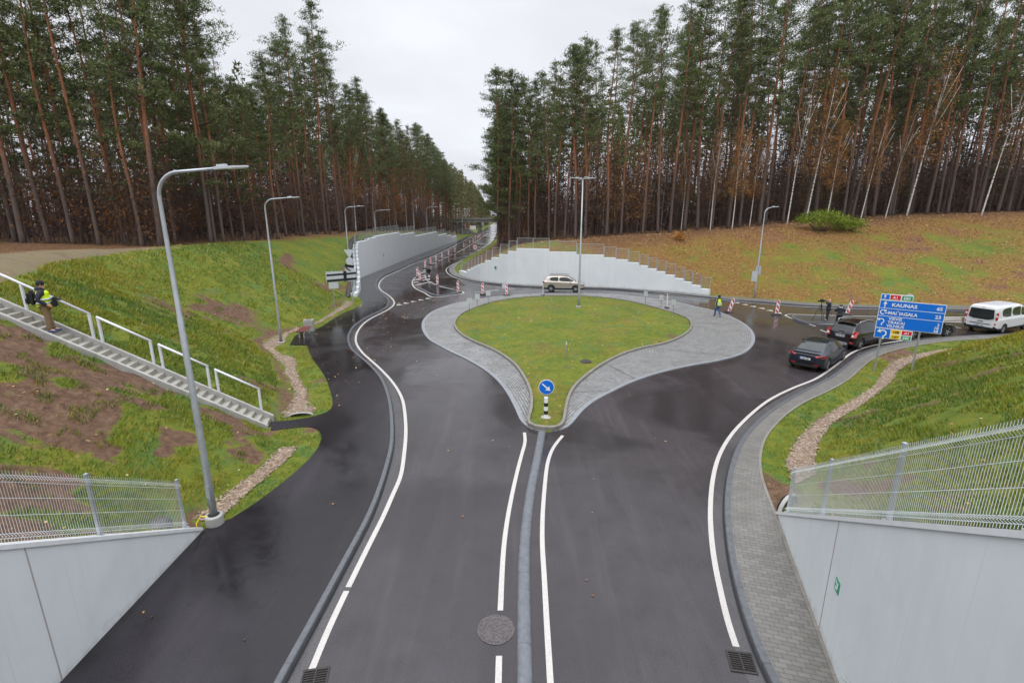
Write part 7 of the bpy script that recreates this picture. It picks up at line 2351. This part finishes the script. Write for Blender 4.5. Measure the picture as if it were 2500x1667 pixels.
# photographer on the stairs
stz = lambda s: .1 + int(s / .268) * .1685
sx_ = 6.55
px_, py_ = -9.62 - .974 * sx_ - .225 * .5, 17.95 - .225 * sx_ + .974 * .5
kstep = int((sx_ - .02) / .268)
pz_ = .1 + (kstep + 1) * .1685 - .09
p1 = person('person in black hat, yellow vest and khaki trousers standing on the stairs', px_, py_, pz_, R(30),
            stand(elR=(-.10, -.27, 1.16), wrR=(.10, -.23, .98), haR=(.16, -.20, .96), elL=(-.02, .28, 1.16), wrL=(.17, .20, 1.02), haL=(.23, .14, 1.0), anL=(.08, .12, .09), toL=(.22, .14, .06), face=(1, .05, .05)),
            navy, khaki, blueshoe, hat=blackc, vest=hiviz, hood=navy)
q = MB(); q.lathe([(.15, -.07), (.185, 0), (.16, .06)], (0, 0, .93), 16); q.v = [(a * .95, b, c) for a, b, c in q.v]; q.build('orange_shirt_hem', orangec, p1, smooth=True)
cm = empty('camera_bag', (px_ + .30, py_ + .06, pz_ + 1.0), R(30), 'black camera with lens bag hanging at the waist of the person on the stairs', 'camera')
q = MB(); q.box((0, 0, 0), (.16, .18, .24)); q.build('bag_body', blackc, cm, bevel=.04)
q = MB(); q.box((.02, 0, .17), (.12, .15, .10)); q.tube([(.05, 0, .16), (.19, 0, .13)], .045, 12); q.build('camera_body', MAT['black'], cm, bevel=.008)
bp_ = empty('backpack', (px_ - .24, py_ - .14, pz_ + 1.03), R(30), 'large black backpack worn by the person on the stairs', 'backpack')
q = MB(); q.box((0, 0, .20), (.24, .32, .48)); q.build('pack_body', blackc, bp_, bevel=.08)
q = MB(); q.box((-.12, 0, .10), (.10, .26, .24)); q.build('front_pocket', MAT['black'], bp_, bevel=.04)
# walker with vest, back to the camera
p2_ = person('person walking in yellow vest, dark green jacket and jeans, seen from behind', 16.67, 39.75, .02, R(104),
             stand(knL=(.14, .10, .52), anL=(.20, .10, .10), toL=(.33, .12, .07), knR=(-.03, -.08, .50), anR=(-.30, -.08, .17), toR=(-.18, -.08, .06), elL=(-.10, .24, 1.16), wrL=(-.06, .25, .93), haL=(-.04, .24, .87), elR=(.04, -.25, 1.15), wrR=(.12, -.25, .94), haR=(.15, -.25, .88), face=(1, .3, 0)),
             dgreen, denim, blackc, hair=blackc, vest=hiviz, hood=dgreen)
# man with phone by tripod
p3_ = person('bald person in a dark coat beside the tripod, hand raised to the ear', 24.22, 37.55, .13, R(155),
             stand(long=True, elR=(.16, -.22, 1.30), wrR=(.15, -.12, 1.55), haR=(.13, -.10, 1.61), elL=(.10, .22, 1.28), wrL=(.16, .08, 1.50), haL=(.15, .05, 1.56), face=(1, .1, -.1)), navy, navy, blueshoe)
p4_ = person('person in dark padded jacket with pale collar, half hidden by the black brown car', 23.9, 35.7, .01, R(62),
             stand(elR=(.10, -.30, 1.22), wrR=(.22, -.16, 1.30), haR=(.26, -.12, 1.33), elL=(.08, .32, 1.22), wrL=(.20, .18, 1.25), haL=(.24, .14, 1.28), face=(1, 0, -.2)), navy, navy, blackc, hair=plain('grey_brown_hair', (.10, .08, .065), .8), hood=plain('pale_collar', (.45, .43, .38), .8))
# tripod camera
tp = empty('video_camera', (23.75, 37.75, .13), R(190), 'video camera on a black tripod standing on the right splitter island', 'video camera')
t_ = MB(); t_.tube([(0, 0, .7), (0, 0, 1.42)], .022, 8); ctr = t_.build('centre_column', MAT['black'], tp)
for k in range(3):
    a = R(90 + 120 * k); q = MB(); q.tube([(0, 0, 1.32), (math.cos(a) * .50, math.sin(a) * .50, 0)], .018, 6); q.build('tripod_leg', MAT['black'], tp)
q = MB(); q.box((0, 0, 1.53), (.34, .13, .17)); q.box((.02, 0, 1.65), (.2, .04, .04)); q.tube([(.15, 0, 1.54), (.33, 0, 1.54)], .055, 12); q.box((-.2, .06, 1.55), (.12, .06, .06)); q.build('camera_body', MAT['black'], tp, bevel=.01)
q = MB(); q.tube([(-.05, .03, 1.42), (-.42, .14, 1.28)], .01, 6); q.build('pan_handle', MAT['black'], tp)
# ------------------------------------------------------------------ haze
HAZE = True
if HAZE:
    mb = MB(); mb.box((20, 200, 24), (740, 640, 54.0))
    o = mb.build('haze', MAT['white'])
    m = bpy.data.materials.new('haze_air'); m.use_nodes = True; nt = m.node_tree; nt.nodes.clear()
    out = nt.nodes.new('ShaderNodeOutputMaterial'); pv = nt.nodes.new('ShaderNodeVolumePrincipled')
    pv.inputs['Color'].default_value = (.86, .89, .95, 1); pv.inputs['Density'].default_value = .00007; pv.inputs['Anisotropy'].default_value = .2
    nt.links.new(pv.outputs[0], out.inputs['Volume'])
    o.data.materials.clear(); o.data.materials.append(m)
    tag(o, 'thin pale mist in the air', 'haze', kind='stuff')
